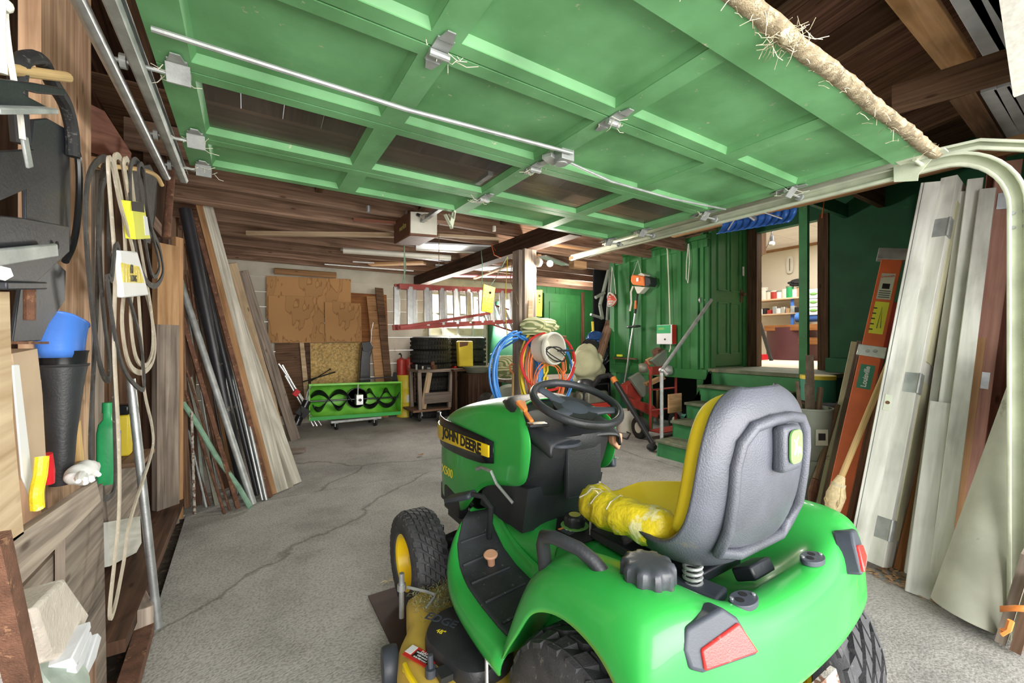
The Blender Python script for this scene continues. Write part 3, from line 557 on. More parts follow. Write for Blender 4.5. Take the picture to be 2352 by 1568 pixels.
# trim boards near the bottom edge and the ragged bottom seal
MB().box(((DX0+DX1)/2, JN[0]+.055, DH-.006), (DX1-DX0, .115, .014)).build('bottom_rail', 'door_green', gd)
s = MB(); rows = []
r = random.Random(5); N = 90
for j in range(7):
    a = j/6*PI; rows.append([V(DX0-.01+(DX1-DX0+.05)*i/N, JN[0]-.022+.027*math.cos(a)+r.uniform(-.003, .003), DH-.002-.022*math.sin(a)+.003*math.sin(i*.35)) for i in range(N+1)])
s.grid(rows); s.build('bottom_seal', 'seal', gd, solid=.004)['label'] = 'ragged tan rubber seal matted with straw'
s = MB()
for _ in range(150):
    p = V(r.uniform(DX0, DX1), JN[0]+r.uniform(-.05, .01), DH-r.uniform(.01, .035)); d = V(r.uniform(-.05, .05), r.uniform(-.035, .04), r.uniform(-.03, .01)); s.tube([p, p+d*.5+V(0, 0, .004), p+d], .0009, 3)
o = s.build('straw_wisps', 'straw', gd); o['kind'] = 'stuff'
# old nest hanging by the bottom rail
nc = U(1805, 82, Z=DH-.02); s = MB(); s.sphere(nc+V(0, 0, .0), .03, 12, 8, (1, .55, .7))
for _ in range(60):
    p = nc+V(r.uniform(-.05, .05), r.uniform(-.05, .03), r.uniform(-.02, .012)); d = V(r.uniform(-.06, .06), r.uniform(-.045, .05), r.uniform(-.025, .006)); s.tube([p, p+d*.5+V(0, 0, -.010), p+d], .0009, 3)
tag(s.build('straw_nest', 'straw'), 'small straw nest clinging beneath the garage door near its bottom edge', 'nest')
# tracks
def c_track(path, nrm_in, wdt=.055, dep=.028, mat='galv', name='door_track', label='', lip=.012):
    """C channel swept along path; nrm_in = direction the open side faces (per point)"""
    pts = [Vector(p) for p in path]; rows = []
    for i, p in enumerate(pts):
        d = (pts[min(i+1, len(pts)-1)]-pts[max(i-1, 0)]).normalized(); n = Vector(nrm_in[i] if isinstance(nrm_in, list) else nrm_in); n = (n-d*n.dot(d)).normalized(); u = d.cross(n)
        pr = [(-wdt/2+lip, dep), (-wdt/2, dep*.8), (-wdt/2, 0.004), (-wdt/2+.004, 0), (wdt/2-.004, 0), (wdt/2, .004), (wdt/2, dep*.8), (wdt/2-lip, dep)]
        rows.append([p+u*a+n*b for a, b in pr])
    m = MB(); m.grid(rows); o = m.build(name, mat, smooth=40, solid=.003); return tag(o, label, 'door track')
tz = DH-.024; TX = DX1+.115
arc = [V(TX, .56-.30*math.sin(t)*.75, 1.80+(tz-1.80)*math.cos(t)) for t in [k*PI/2/10 for k in range(11)]]
tr = [V(TX, 3.12, tz-.005), V(TX, 1.5, tz)]+arc+[V(TX, .335, 1.2), V(TX, .335, .02)]
tk = c_track(tr, (-1, 0, 0), mat='track_cream', label='cream painted garage door track curving down at the right')
for z in (1.78, 1.72):
    for dy in (-.015, .015): MB().cyl((TX-.002, .335+dy, z), (TX-.012, .335+dy, z), .007, 8).build('track_bolt', 'galv_dull', tk)
c_track([V(TX+.05, 2.75, tz+.045), V(TX+.05, 1.2, tz+.065), V(TX+.05, .72, tz+.07), V(TX+.05, .45, tz+.05), V(TX+.05, .30, tz-.02), V(TX+.05, .24, tz-.12)], (-1, 0, 0), .04, .024, 'track_cream', label='second upper cream track above the curved one')
ltr = c_track([V(DX0-.05, 2.62, tz), V(DX0-.05, 1.5, tz), V(DX0-.05, .62, tz), V(DX0-.05, .45, tz-.06), V(DX0-.05, .36, tz-.22), V(DX0-.05, .335, .02)], (1, 0, 0), .055, .03, 'galv_dull', label='grey steel garage door track along the left edge of the door')
m = MB(); m.cyl((DX0-.10, 2.6, tz-.02), (DX0-.10, .4, tz-.02), .017, 12); tag(m.build('steel_pipe', 'galv'), 'long galvanised pipe hung beside the left door track', 'pipe')
# roller bracket at the right bottom corner of the door
b = MB(); c0 = U(2095, 375, X=DX1+.02)
b.box((DX1-.01, .60, DH-.012), (.06, .16, .006)); b.prism([U(2052, 372, X=TX-.04), U(2140, 365, X=TX-.04), U(2110, 400, X=TX-.04), U(2108, 415, X=TX-.04), U(2053, 418, X=TX-.04)], (.004, 0, 0)); b.cyl((DX1-.02, .62, DH-.02), (TX, .62, DH-.02), .008)
tag(b.build('roller_bracket', 'track_cream'), 'cream metal bottom bracket joining door corner and curved track', 'bracket')
m = MB(); m.box((TX+.075, 2.0, tz+.02), (.03, 2.5, .035)); st(m.build('ceiling_beam', 'fir_wood'))
for y in (3.08,): 
    m = MB(); m.box((TX+.03, y, tz-.075), (.16, .07, .07)); tag(m.build('wood_block', 'new_wood'), 'orange wood block under the far end of the cream track', 'wood block')
# ================================================================ THE LAWN TRACTOR
TCX = 1.085
T = lambda x, y, z: Vector((TCX+x, y, z))
tr_ = thing('lawn_tractor', 'green and yellow lawn tractor with a mower deck parked in the doorway', 'lawn tractor', (TCX, .71, 0))
def lerp(a, b, t): return a+(b-a)*t
def interp(tab, y):
    for (a, va), (b, vb) in zip(tab, tab[1:]):
        if (a <= y <= b) or (b <= y <= a): 
            t = (y-a)/(b-a) if b != a else 0
            return tuple(lerp(p, q, t) for p, q in zip(va, vb)) if isinstance(va, tuple) else lerp(va, vb, t)
    return tab[0][1] if abs(y-tab[0][0]) < abs(y-tab[-1][0]) else tab[-1][1]
def wheel(xc, yc, R, W, rimR, side, lugs, rows, name, lh=.019, depth=.03):
    # side: direction of the outer face (-1 left, +1 right)
    m = MB(); hw = W/2
    prof = [(rimR, -hw*.80), (rimR+.012, -hw*.97), (lerp(rimR, R, .5), -hw*1.04), (R-.035, -hw*.99), (R-.014, -hw*.86), (R-lh, -hw*.55), (R-lh+.001, 0), (R-lh, hw*.55), (R-.014, hw*.86), (R-.035, hw*.99), (lerp(rimR, R, .5), hw*1.04), (rimR+.012, hw*.97), (rimR, hw*.80)]
    m.lathe(prof, T(xc, yc, R), (1, 0, 0), 64, cap=False, u=(0, 0, 1))
    # tread blocks: slanted rhombs in rows across the tyre
    def pt(a, x, r): return T(xc+x, yc+r*math.sin(a), R+r*math.cos(a))
    for j in range(rows):
        x0 = -hw*.84+j*(2*hw*.84)/rows; xw = (2*hw*.84)/rows*.86; edge = j in (0, rows-1)
        for k in range(lugs):
            a0 = 2*PI*(k+(.5 if j % 2 else 0))/lugs; da = 2*PI/lugs*(.70 if not edge else .60); sl = 2*PI/lugs*.42*(1 if side > 0 else -1)
            def rr(x): return R-.002-.016*max(0, (abs(x)/hw-.55))**1.2
            xa, xb = x0, x0+xw
            if j == 0: xa = -hw*.97
            if j == rows-1: xb = hw*.97
            q = [(a0-da/2, xa), (a0+da/2, xa), (a0+da/2+sl, xb), (a0-da/2+sl, xb)]
            top = [pt(a, x, rr(x)-(.012 if abs(x) > hw*.9 else 0)) for a, x in q]; bot = [pt(a, x, rr(x)-.016-(.012 if abs(x) > hw*.9 else 0)) for a, x in q]
            cen = sum(top, V(0, 0, 0))/4; top = [p+(cen-p)*.10 for p in top]
            m.add(bot+top, [(0, 1, 2, 3), (7, 6, 5, 4), (0, 4, 5, 1), (1, 5, 6, 2), (2, 6, 7, 3), (3, 7, 4, 0)])
    r = MB(); s = side
    rp = [(rimR+.004, s*hw*.86), (rimR+.006, s*hw*.90), (rimR-.004, s*hw*.90), (rimR-.012, s*(hw*.84)), (rimR-.016, s*(hw*.78-depth*.5)), (rimR*.80, s*(hw*.7-depth)), (rimR*.45, s*(hw*.7-depth)), (rimR*.34, s*(hw*.7-depth+.012)), (.001, s*(hw*.7-depth+.012))]
    r.lathe(rp, T(xc, yc, R), (1, 0, 0), 40, cap=False, u=(0, 0, 1)); r.cyl(T(xc+s*(hw*.7-depth), yc, R), T(xc+s*(hw*.7-depth+.03), yc, R), .022, 14)
    r.lathe([(rimR+.003, -s*hw*.86), (rimR-.01, -s*hw*.8), (rimR*.8, -s*hw*.3), (.001, -s*hw*.3)], T(xc, yc, R), (1, 0, 0), 40, cap=False, u=(0, 0, 1))
    rim = r.build(name, 'jd_yellow', tr_, smooth=40, solid=0); t = m.build('tire', 'tread_rubber', rim, smooth=35); t['label'] = 'knobbly black tyre'; return rim
wheel(-.37, .71, .28, .24, .155, -1, 24, 6, 'rear_wheel'); wheel(.385, .71, .28, .24, .155, 1, 24, 6, 'rear_wheel')
wheel(-.405, 1.905, .225, .16, .118, -1, 32, 6, 'front_wheel', .013, .045); wheel(.405, 1.905, .225, .16, .118, 1, 32, 6, 'front_wheel', .013, .045)
# chassis, axles
m = MB(); m.box(T(0, 1.3, .36), (.26, 1.55, .12)); m.box(T(0, 1.95, .36), (.34, .30, .10)); m.build('chassis', 'black_steel', tr_, bevel=.005)
m = MB(); m.cyl(T(-.30, 1.905, .222), T(.30, 1.905, .222), .028, 12); m.cyl(T(-.30, 1.905, .20), T(-.30, 1.905, .335), .022, 12); m.cyl(T(.30, 1.905, .20), T(.30, 1.905, .335), .022, 12); m.bar(T(-.29, 1.88, .30), T(-.06, 1.78, .30), .03, .018); m.bar(T(-.29, 1.93, .245), T(0, 1.95, .28), .05, .05); m.cyl(T(-.30, 1.905, .335), T(-.30, 1.905, .352), .024, 12)
m.build('front_axle', 'black_steel', tr_)
m = MB(); m.box(T(0, .71, .28), (.5, .16, .16)); m.build('rear_axle', 'black_steel', tr_, bevel=.01)
# ---- fender body: one moulded skin
XJ = [0, .10, .19, .255, .33, .41, .465, .488, .490]
ROWS = [  # (y per column), (z per column)  from the rear lip forward
 ([.432, .434, .440, .448, .458, .472, .486, .502, .512], [.51, .51, .51, .508, .505, .502, .50, .50, .498]),
 ([.436, .438, .445, .452, .462, .476, .490, .508, .520], [.55, .55, .552, .555, .56, .565, .565, .55, .52]),
 ([.446, .448, .455, .460, .468, .482, .498, .518, .540], [.632, .632, .636, .648, .66, .668, .655, .62, .555]),
 ([.470, .472, .478, .480, .486, .500, .520, .550, .570], [.665, .666, .674, .694, .716, .724, .705, .65, .600]),
 ([.535, .535, .530, .525, .530, .545, .565, .590, .610], [.668, .668, .675, .700, .732, .742, .722, .672, .625]),
 ([.575, .575, .572, .580, .600, .615, .625, .640, .655], [.580, .582, .600, .695, .735, .745, .726, .684, .636]),
 ([.680, .680, .680, .690, .700, .705, .710, .712, .715], [.550, .550, .562, .665, .728, .738, .720, .682, .638]),
 ([.780, .780, .780, .785, .790, .785, .780, .778, .778], [.550, .550, .562, .655, .714, .722, .706, .670, .620]),
 ([.880, .880, .880, .875, .870, .855, .845, .838, .834], [.572, .571, .575, .630, .682, .692, .680, .645, .588]),
 ([.985, .985, .980, .960, .935, .910, .895, .885, .868], [.590, .588, .575, .580, .618, .640, .630, .590, .550]),
 ([1.07, 1.07, 1.06, 1.02, .985, .958, .940, .928, .905], [.582, .578, .545, .50, .53, .558, .545, .515, .490]),
 ([1.14, 1.14, 1.11, 1.045, 1.01, .992, .978, .968, .950], [.575, .568, .515, .42, .43, .450, .45, .44, .430]),
 ([1.20, 1.20, 1.15, 1.06, 1.02, 1.01, 1.0, .995, .985], [.565, .555, .49, .38, .36, .36, .37, .37, .37])]
m = MB(); rows = []
for ys, zs in ROWS:
    h = [(x, y, z) for x, y, z in zip(XJ, ys, zs)]
    rows.append([T(-x, y, z) for x, y, z in h[::-1]]+[T(x, y, z) for x, y, z in h[1:]])
m.grid(rows, flip=True); body = m.build('fender_body', 'jd_green', tr_, sub=2, solid=.006)
# foot platforms
def foot(s):
    OUT = [(.484, 1.00, .362), (.484, 1.10, .360), (.480, 1.22, .360), (.470, 1.34, .362), (.452, 1.44, .375), (.415, 1.53, .42), (.345, 1.60, .48), (.25, 1.645, .525)]
    INN = [(.19, 1.03, .385), (.20, 1.12, .38), (.205, 1.22, .385), (.205, 1.32, .395), (.20, 1.42, .415), (.195, 1.50, .45), (.19, 1.57, .49), (.185, 1.62, .525)]
    rows = []; pad = []
    for (xo, yo, zo), (xi, yi, zi) in zip(OUT, INN):
        r = [V(xi-.01, yi, zi+.05)]
        for t in (0, .12, .4, .7, .84, .93, 1.0): r.append(V(lerp(xi, xo, t), lerp(yi, yo, t), lerp(zi, zo, t)+(.012 if .84 <= t < 1 else 0)+(.01 if t == 0 else 0)))
        r.append(V(xo+.012, yo+.004, zo-.035)); r.append(V(xo+.004, yo, zo-.06)); rows.append([T(s*p.x, p.y, p.z) for p in r])
    e = rows[-1]; rows.append([p+V(0, .018, -.03) for p in e])
    m = MB(); m.grid(rows, flip=(s < 0)); m.build('footrest', 'jd_green', tr_, sub=1, solid=.005)
    rows = []
    K = 15
    for k in range(K):
        f = k/(K-1)*(len(OUT)-1); i = min(int(f), len(OUT)-2); t = f-i
        o = [lerp(a, b, t) for a, b in zip(OUT[i], OUT[i+1])]; n = [lerp(a, b, t) for a, b in zip(INN[i], INN[i+1])]
        r = []
        for u in (.10, .2, .35, .5, .65, .78, .83): r.append(T(s*lerp(n[0], o[0], u), lerp(n[1], o[1], u), lerp(n[2], o[2], u)+.013+(.006 if u in (.10, .83) else 0)))
        rows.append(r)
    rows = rows[1:-1]
    m = MB(); m.grid(rows, flip=(s < 0)); 
    padm = m.build('foot_mat', 'pad_black', tr_, smooth=40, solid=.008); padm['label'] = 'ribbed black foot mat'
    for k in (1, 3, 5, 7, 9): MB().tube([p+V(0, 0, .003) for p in rows[k][1:6]], .006, 6).build('rib', 'pad_black', padm)
foot(-1); foot(1)
# centre tunnel up to the console
rows = []
for y, zc, hw in ((1.10, .572, .135), (1.20, .562, .14), (1.30, .545, .15), (1.40, .528, .165), (1.50, .52, .175), (1.62, .52, .18)):
    rows.append([T(x, y, z) for x, z in ((-hw-.045, .385+max(0, y-1.4)*.6), (-hw-.02, zc-.06), (-hw, zc-.012), (-hw*.6, zc), (0, zc+.002), (hw*.6, zc), (hw, zc-.012), (hw+.02, zc-.06), (hw+.045, .385+max(0, y-1.4)*.6))])
m = MB(); m.grid(rows, flip=False); m.build('tunnel_cover', 'jd_green', tr_, sub=1, solid=.004)
for k in range(5):
    a_ = U(1133+k*1.5, 1193+k*4.2, X=TCX-.178); b_ = a_+V(.012, -.05+.004*(k % 3), -.012); MB().bar(a_+V(-.004, 0, .002), b_+V(-.004, 0, .002), .0025, .0012, (0, 0, 1)).build('print_line', 'decal_white', tr_)
# decal plate and height knob on the tunnel
dc = MB(); dp = [T(-.17, 1.16, .581), T(-.16, 1.03, .587), T(.02, 1.02, .592), T(.05, 1.22, .583), T(-.10, 1.24, .58)]
dc.prism(dp, (0, 0, .006)); dec = dc.build('control_decal', 'decal_black', tr_); dec['label'] = 'black instruction plate with white and orange print'
w_ = MB(); w_.box(T(-.125, 1.125, .590), (.075, .05, .0015), rz=.1); w_.build('print_block', 'grey_plastic', dec); MB().box(T(-.04, 1.205, .590), (.09, .022, .0015), rz=-.1).build('print_block', 'grey_plastic', dec)
w_ = MB(); w_.box(T(-.135, 1.152, .591), (.06, .008, .0015), rz=.1); w_.build('print_block', 'orange_plastic', dec)
for k, (x, y, t_) in enumerate(((-.12, 1.13, 'CUTTING'), (-.12, 1.115, 'HEIGHT'), (-.045, 1.21, 'OPERATE'), (-.04, 1.198, 'MOWER'))): text('lettering', t_, T(x, y, .5915), (1, -.1, 0), (.1, 1, 0), .012, 'decal_white', dec, ext=.0003)
kb = MB(); kp = T(-.095, 1.145, .59); prof = []
rings = []
for z, r_ in ((0, .034), (.006, .038), (.03, .040), (.038, .036), (.040, .024)):
    rings.append([kp+V((r_-(.004 if i % 3 == 0 else 0))*math.cos(2*PI*i/24), (r_-(.004 if i % 3 == 0 else 0))*math.sin(2*PI*i/24), z) for i in range(24)])
kb.loft(rings); kn = kb.build('height_knob', 'black_plastic', tr_); MB().lathe([(.021, 0), (.021, .003)], kp+V(0, 0, .038), k=24).build('knob_badge', 'decal_gold', kn); MB().lathe([(.050, 0), (.050, .002)], kp+V(0, 0, .0), k=30).build('knob_ring', 'decal_green', kn)
# ---- console tower
def ringp(hw, yr, yf, z, n=28, e=3.2):
    """rounded rectangle in plan"""
    out = []; cy = (yr+yf)/2; hy = (yf-yr)/2
    for i in range(n):
        a = 2*PI*(i+.5)/n; c, s_ = math.cos(a), math.sin(a); out.append(T(hw*math.copysign(abs(c)**(2/e), c), cy+hy*math.copysign(abs(s_)**(2/e), s_), z))
    return out
m = MB(); m.loft([ringp(.195, 1.355, 1.62, .508), ringp(.192, 1.365, 1.62, .525), ringp(.180, 1.372, 1.62, .535), ringp(.178, 1.34, 1.62, .62), ringp(.185, 1.27, 1.6, .66), ringp(.195, 1.215, 1.6, .78), ringp(.198, 1.19, 1.58, .86), ringp(.190, 1.195, 1.56, .895)])
twr = m.build('console', 'black_plastic', tr_, smooth=60)
# top of the console: sloped dash
rows = []
for y, z, hw in ((1.195, .885, .175), (1.21, .905, .185), (1.30, .938, .20), (1.40, .975, .20), (1.50, 1.005, .185), (1.56, 1.02, .15), (1.60, 1.0, .14)):
    rows.append([T(x*hw, y-(.02 if abs(x) > .9 else 0), z-dz) for x, dz in ((-1.0, .06), (-1.0, .02), (-.93, .004), (-.5, 0), (0, .004), (.5, 0), (.93, .004), (1.0, .02), (1.0, .06))])
m = MB(); m.grid(rows); m.build('dash_top', 'black_plastic', tr_, sub=1, solid=.01)
m = MB(); m.box(T(0, 1.207, .765), (.17, .02, .19)); m.box(T(-.085, 1.20, .765), (.004, .02, .20)); pn = m.build('knee_panel', 'black_plastic', tr_, bevel=.006)
MB().tube([T(-.088, 1.196, .86), T(-.088, 1.196, .67), T(.08, 1.196, .665), T(.088, 1.20, .68)], .0022, 5).build('panel_seam', 'grey_plastic', pn)
m = MB(); m.sphere(T(.03, 1.358, .60), .024, 12, 8, (1, .4, 1)); m.box(T(.03, 1.345, .60), (.012, .03, .04)); m.build('key_knob', 'black_gloss', tr_)
m = MB(); rows = []
for a in range(9):
    t = a/8*PI; rows.append([T(-.095+.07*math.cos(t), 1.20-.05*math.sin(t), .865+dz) for dz in (0, .012)])
m.prism([T(-.165, 1.22, .868)]+[r[0] for r in rows[::-1]]+[T(-.025, 1.22, .868)], (0, 0, .014)); m.build('console_shelf', 'grey_plastic', tr_, bevel=.004)
m = MB(); m.prism([T(-.19, 1.34, .525), T(-.19, 1.50, .525), T(-.188, 1.50, .70), T(-.188, 1.36, .70)], (-.006, 0, 0)); m.build('side_door', 'black_plastic', tr_, bevel=.004)
# orange throttle, red choke, PTO knob
m = MB(); base = U(1222, 968, Z=.955); tip = U(1195, 930, Z=1.00)
m.bar(base, lerp(base, tip, .55), .016, .012); m.prism([lerp(base, tip, .5)+V(-.008, 0, 0), lerp(base, tip, .5)+V(.010, .004, 0), tip+V(.022, 0, 0), tip+V(.004, .018, .004), tip+V(-.020, .004, .004)], (0, -.004, .016)); m.build('throttle_lever', 'orange_plastic', tr_, bevel=.004)
MB().box(base+V(.02, -.005, -.012), (.075, .05, .012), rz=-.3).build('lever_slot', 'black_gloss', tr_, bevel=.003)
m = MB(); pk = T(.185, 1.235, .845); m.prism([pk+V(-.028, 0, .03), pk+V(.03, 0, .028), pk+V(.03, 0, -.005), pk+V(.012, 0, -.04), pk+V(-.022, 0, -.012)], (0, -.03, 0)); m.build('pto_switch', 'peach_plastic', tr_, bevel=.006)
MB().box(T(.17, 1.24, .885), (.05, .03, .02)).build('ignition_panel', 'black_gloss', tr_, bevel=.003)
# levers and pedals
MB().tube([U(1096, 1077, X=TCX-.265), U(1106, 1073, X=TCX-.265), U(1128, 1082, X=TCX-.262), U(1140, 1110, X=TCX-.24), U(1178, 1155, X=TCX-.21)], [.009, .007, .0065, .0065, .0065], 8).build('lift_lever', 'galv', tr_)
m = MB(); a, b = U(1040, 1150, X=TCX-.31), U(1085, 1135, X=TCX-.29)
m.bar(a+V(-.01, .03, 0), b, .055, .024, (1, 0, .4)); pd = m.build('brake_pedal', 'grey_plastic', tr_, bevel=.010)
MB().tube([b, U(1110, 1140, X=TCX-.27), U(1128, 1165, X=TCX-.26), T(-.25, 1.50, .40)], .011, 8).build('pedal_arm', 'black_plastic', tr_)
m = MB(); a, b = U(1362, 1062, X=TCX+.27), U(1412, 1058, X=TCX+.29); m.bar(a, b, .05, .03, (0, 1, .3)); pd = m.build('drive_pedal', 'grey_plastic', tr_, bevel=.008); MB().tube([a, T(.25, 1.5, .60), T(.2, 1.52, .5)], .01, 8).build('pedal_arm', 'black_plastic', tr_)
m = MB()
for k in range(4): m.bar(a+V(0, -.018+.012*k, .017), b+V(0, -.018+.012*k, .017), .004, .004)
m.build('pedal_ridge', 'alu', pd)
m = MB(); fb = T(-.30, 1.385, .385); ft = fb+V(-.012, -.012, .055); m.cyl(fb, ft, .013, 14, .015); m.lathe([(.017, 0), (.026, .004), (.027, .009), (.022, .013)], ft, (-.15, -.2, 1), 20); m.build('deck_lock_pin', 'peach_plastic', tr_)
# ---- hood
def hood_ring(y):
    zt = interp([(1.38, 1.005), (1.66, .998), (1.94, .94), (2.10, .885), (2.20, .82), (2.27, .74), (2.31, .64)], y)
    w = interp([(1.2, .222), (1.85, .222), (2.05, .212), (2.16, .185), (2.24, .145), (2.31, .09)], y)
    zb = interp([(1.22, .70), (1.50, .66), (1.66, .60), (1.78, .42), (2.31, .42)], y)
    zs = zt-.085; pr = [(w*.97, zb), (w*1.0, lerp(zb, zs, .35)), (w*1.0, lerp(zb, zs, .7)), (w*.985, zs), (w*.90, zs+.045), (w*.70, zt-.018), (w*.35, zt-.004), (0, zt)]
    return pr
rows = []
for k, y in enumerate((1.0, 1.5, 1.66, 1.80, 1.94, 2.06, 2.15, 2.22, 2.27, 2.31)):
    if k == 0:
        pr = hood_ring(1.40); ye = [1.29, 1.26, 1.235, 1.26, 1.32, 1.40, 1.45, 1.46]; pr = [(x, z if i > 0 else .70) for i, (x, z) in enumerate(pr)]; pr[1] = (pr[1][0], .76); pr[2] = (pr[2][0], .87)
    else: pr = hood_ring(y); ye = [y]*8
    h = [(x, yy, z) for (x, z), yy in zip(pr, ye)]
    rows.append([T(-x, y_, z) for x, y_, z in h]+[T(x, y_, z) for x, y_, z in h[:-1][::-1]])
fr_ = rows[-1]; rows.append([T((p.x-TCX)*.1, 2.33, lerp(p.z, .6, .8)) for p in fr_])
m = MB(); m.grid(rows); hood = m.build('hood', 'jd_green', tr_, sub=2, solid=.004)
# grille slot and yellow name band on both sides
def side_band(s):
    g = MB(); ys = [1.50, 1.60, 1.75, 1.90, 2.03, 2.12, 2.185, 2.235]; rows = []
    def pos(y, off):
        w = interp([(1.2, .222), (1.85, .222), (2.05, .212), (2.16, .185), (2.24, .145), (2.31, .09)], y); return s*(w+off)
    g.grid([[T(pos(y, .0035), y, z) for z in (lerp(.745, .725, (y-1.5)/.7)-hh, lerp(.835, .84, (y-1.5)/.7)-.0+hh*.2)] for y, hh in zip(ys, (.0, .02, .03, .033, .033, .033, .03, .03))], flip=s < 0)
    sl = g.build('side_grille', 'black_gloss', tr_, solid=.004)
    g = MB(); g.grid([[T(pos(y, .012), y, z) for z in (lerp(.768, .722, (y-1.5)/.7), lerp(.818, .80, (y-1.5)/.7))] for y in [1.52]+ys[1:]], flip=s < 0)
    bd = g.build('name_band', 'jd_yellow', tr_, solid=.008, bevel=.002)
    bd['label'] = 'yellow name band'
    return bd
for s in (-1, 1):
    bd = side_band(s)
    if s < 0: text('lettering', 'JOHN DEERE', T(-.2425, 1.79, .7845), (0, -1, -.00), (0, 0, 1), .066, 'decal_black', bd, off=.0028, sx=1.1)
bd = [o for o in bpy.data.objects if o.name.startswith('hood')][0]
text('lettering', 'X500', T(-.2265, 1.98, .585), (0, -1, 0), (0, 0, 1), .062, 'decal_yellow', hood)
m = MB(); m.box(T(0, 2.20, .40), (.30, .10, .10)); m.box(T(-.19, 1.95, .44), (.05, .20, .12)); m.build('front_frame', 'black_steel', tr_, bevel=.01)
m = MB(); m.prism([T(-.205, 1.28, .70), T(-.205, 1.62, .655), T(-.205, 1.66, .52), T(-.205, 1.32, .52)], (.38, 0, 0)); m.build('lower_side_panel', 'black_plastic', tr_)
# ---- steering wheel
sc_ = T(0, 1.245, 1.012); tl = math.radians(21); sx = V(1, 0, 0); sy = V(0, math.cos(tl), math.sin(tl)); sn = sx.cross(sy)
R_ = .172; m = MB(); m.tube([sc_+sx*(R_*math.cos(2*PI*i/48))+sy*(R_*math.sin(2*PI*i/48)) for i in range(48)], .0155, 12, closed=True); sw = m.build('steering_wheel', 'black_plastic', tr_)
def sp(ang, w0, w1):
    d = sx*math.cos(ang)+sy*math.sin(ang); p = sn.cross(d); rows = []
    for t, w_, h in ((.0, w0, -.03), (.35, w0*.8, -.024), (.7, w1*.8, -.010), (1.0, w1*1.25, -.002)):
        c = sc_+d*(R_*t)+sn*h; rows.append([c-p*w_/2-sn*.008, c-p*w_/2*.8+sn*.004, c+sn*.007, c+p*w_/2*.8+sn*.004, c+p*w_/2-sn*.008])
    return rows
for ang in (math.radians(90+28), math.radians(0-28), math.radians(180+20)):
    m = MB(); m.grid(sp(ang, .095, .046), flip=True); m.build('spoke', 'grey_plastic', sw, sub=1, solid=.010)
m = MB(); m.lathe([(.045, -.05), (.068, -.038), (.066, -.025), (.05, -.018), (.001, -.016)], sc_, sn, 28, cap=False); m.build('hub', 'grey_plastic', sw, smooth=50)
m = MB(); m.lathe([(.09, -.02), (.085, -.04), (.05, -.065), (.034, -.075), (.032, -.16)], sc_, sn, 28); m.build('steering_shroud', 'black_plastic', tr_, smooth=50)
# ---- fuel cap and well, grab handles, tie-down plates
fc = T(-.355, .605, .715)
m = MB(); m.lathe([(.060, .004), (.057, -.002), (.052, -.02), (.050, -.05)], fc, k=36, cap=False); m.build('filler_well', 'black', tr_, smooth=50)
m = MB(); m.lathe([(.046, -.04), (.048, .016), (.048, .022)], fc+V(0, 0, -.006), k=32); cp = m.build('fuel_neck', 'black_plastic', tr_)
rings = []
for z, r0 in ((.018, .052), (.022, .055), (.052, .0545), (.060, .050), (.064, .040), (.0645, .02)):
    rings.append([fc+V((r0+(.0035 if (i//3) % 2 else -.002)*(1 if r0 > .045 else .3))*math.cos(2*PI*i/60), (r0+(.0035 if (i//3) % 2 else -.002)*(1 if r0 > .045 else .3))*math.sin(2*PI*i/60), z) for i in range(60)])
m = MB(); m.loft(rings); m.build('fuel_cap', 'cap_black', tr_, smooth=45)
for s in (-1, 1):
    pts = [T(s*.445, .85, .66), T(s*.452, .855, .735), T(s*.462, .835, .765), T(s*.458, .80, .775), T(s*.435, .735, .768), T(s*.420, .705, .75), T(s*.402, .675, .715), T(s*.39, .655, .685)]
    MB().tube(pts, [.018, .0175, .0165, .016, .016, .0165, .018, .019], 14).build('grab_handle', 'black_plastic', tr_, smooth=60)
for s in (-1, 1):
    c = T(s*.165, .503, .684); m = MB(); m.loft([[c+V(.040*math.cos(a), .025*math.sin(a), z) for a in [2*PI*i/28 for i in range(28)]] for z in (-.010, .003)]); pl = m.build('tie_plate', 'grey_plastic', tr_, bevel=.0015)
    h = MB(); h.cyl(c+V(-.014, 0, .0025), c+V(-.014, 0, .004), .009, 14); h.cyl(c+V(.012, .008, .0025), c+V(.012, .008, .004), .009, 14); h.build('plate_hole', 'black', pl)
    h = MB()
    for dx, dy in ((-.026, .012), (.030, -.006)): h.cyl(c+V(dx, dy, .003), c+V(dx, dy, .006), .004, 8)
    h.build('screw', 'galv', pl)
# ---- tail lights
def tail(s):
    n0 = V(-.28, -.92, .27).normalized(); c = T(-.345, .462, .655)
    HP = [(1654, 1392), (1690, 1416), (1739, 1500), (1610, 1544), (1580, 1536), (1565, 1490), (1571, 1440)]
    LP = [(1689, 1420), (1738, 1492), (1606, 1539), (1597, 1486)]
    f = lambda L: [UP(a, b, c, n0) for a, b in L]
    hp, lp = f(HP), f(LP); n = n0
    if s > 0:
        fl = lambda p: V(2*TCX-p.x, p.y, p.z); hp = [fl(p) for p in hp]; lp = [fl(p) for p in lp]; n = V(-n0.x, n0.y, n0.z)
    m = MB(); m.prism([p-n*.04 for p in hp], n*.048); hs = m.build('lamp_housing', 'grey_plastic', tr_, bevel=.008, seg=3)
    cc = sum(lp, V(0, 0, 0))/4
    m = MB(); m.prism([cc+(p-cc)*.93+n*.002 for p in lp], n*.012); m.build('tail_lens', 'lens_red', hs, bevel=.004)['label'] = 'faded red lens'
tail(-1); tail(1)
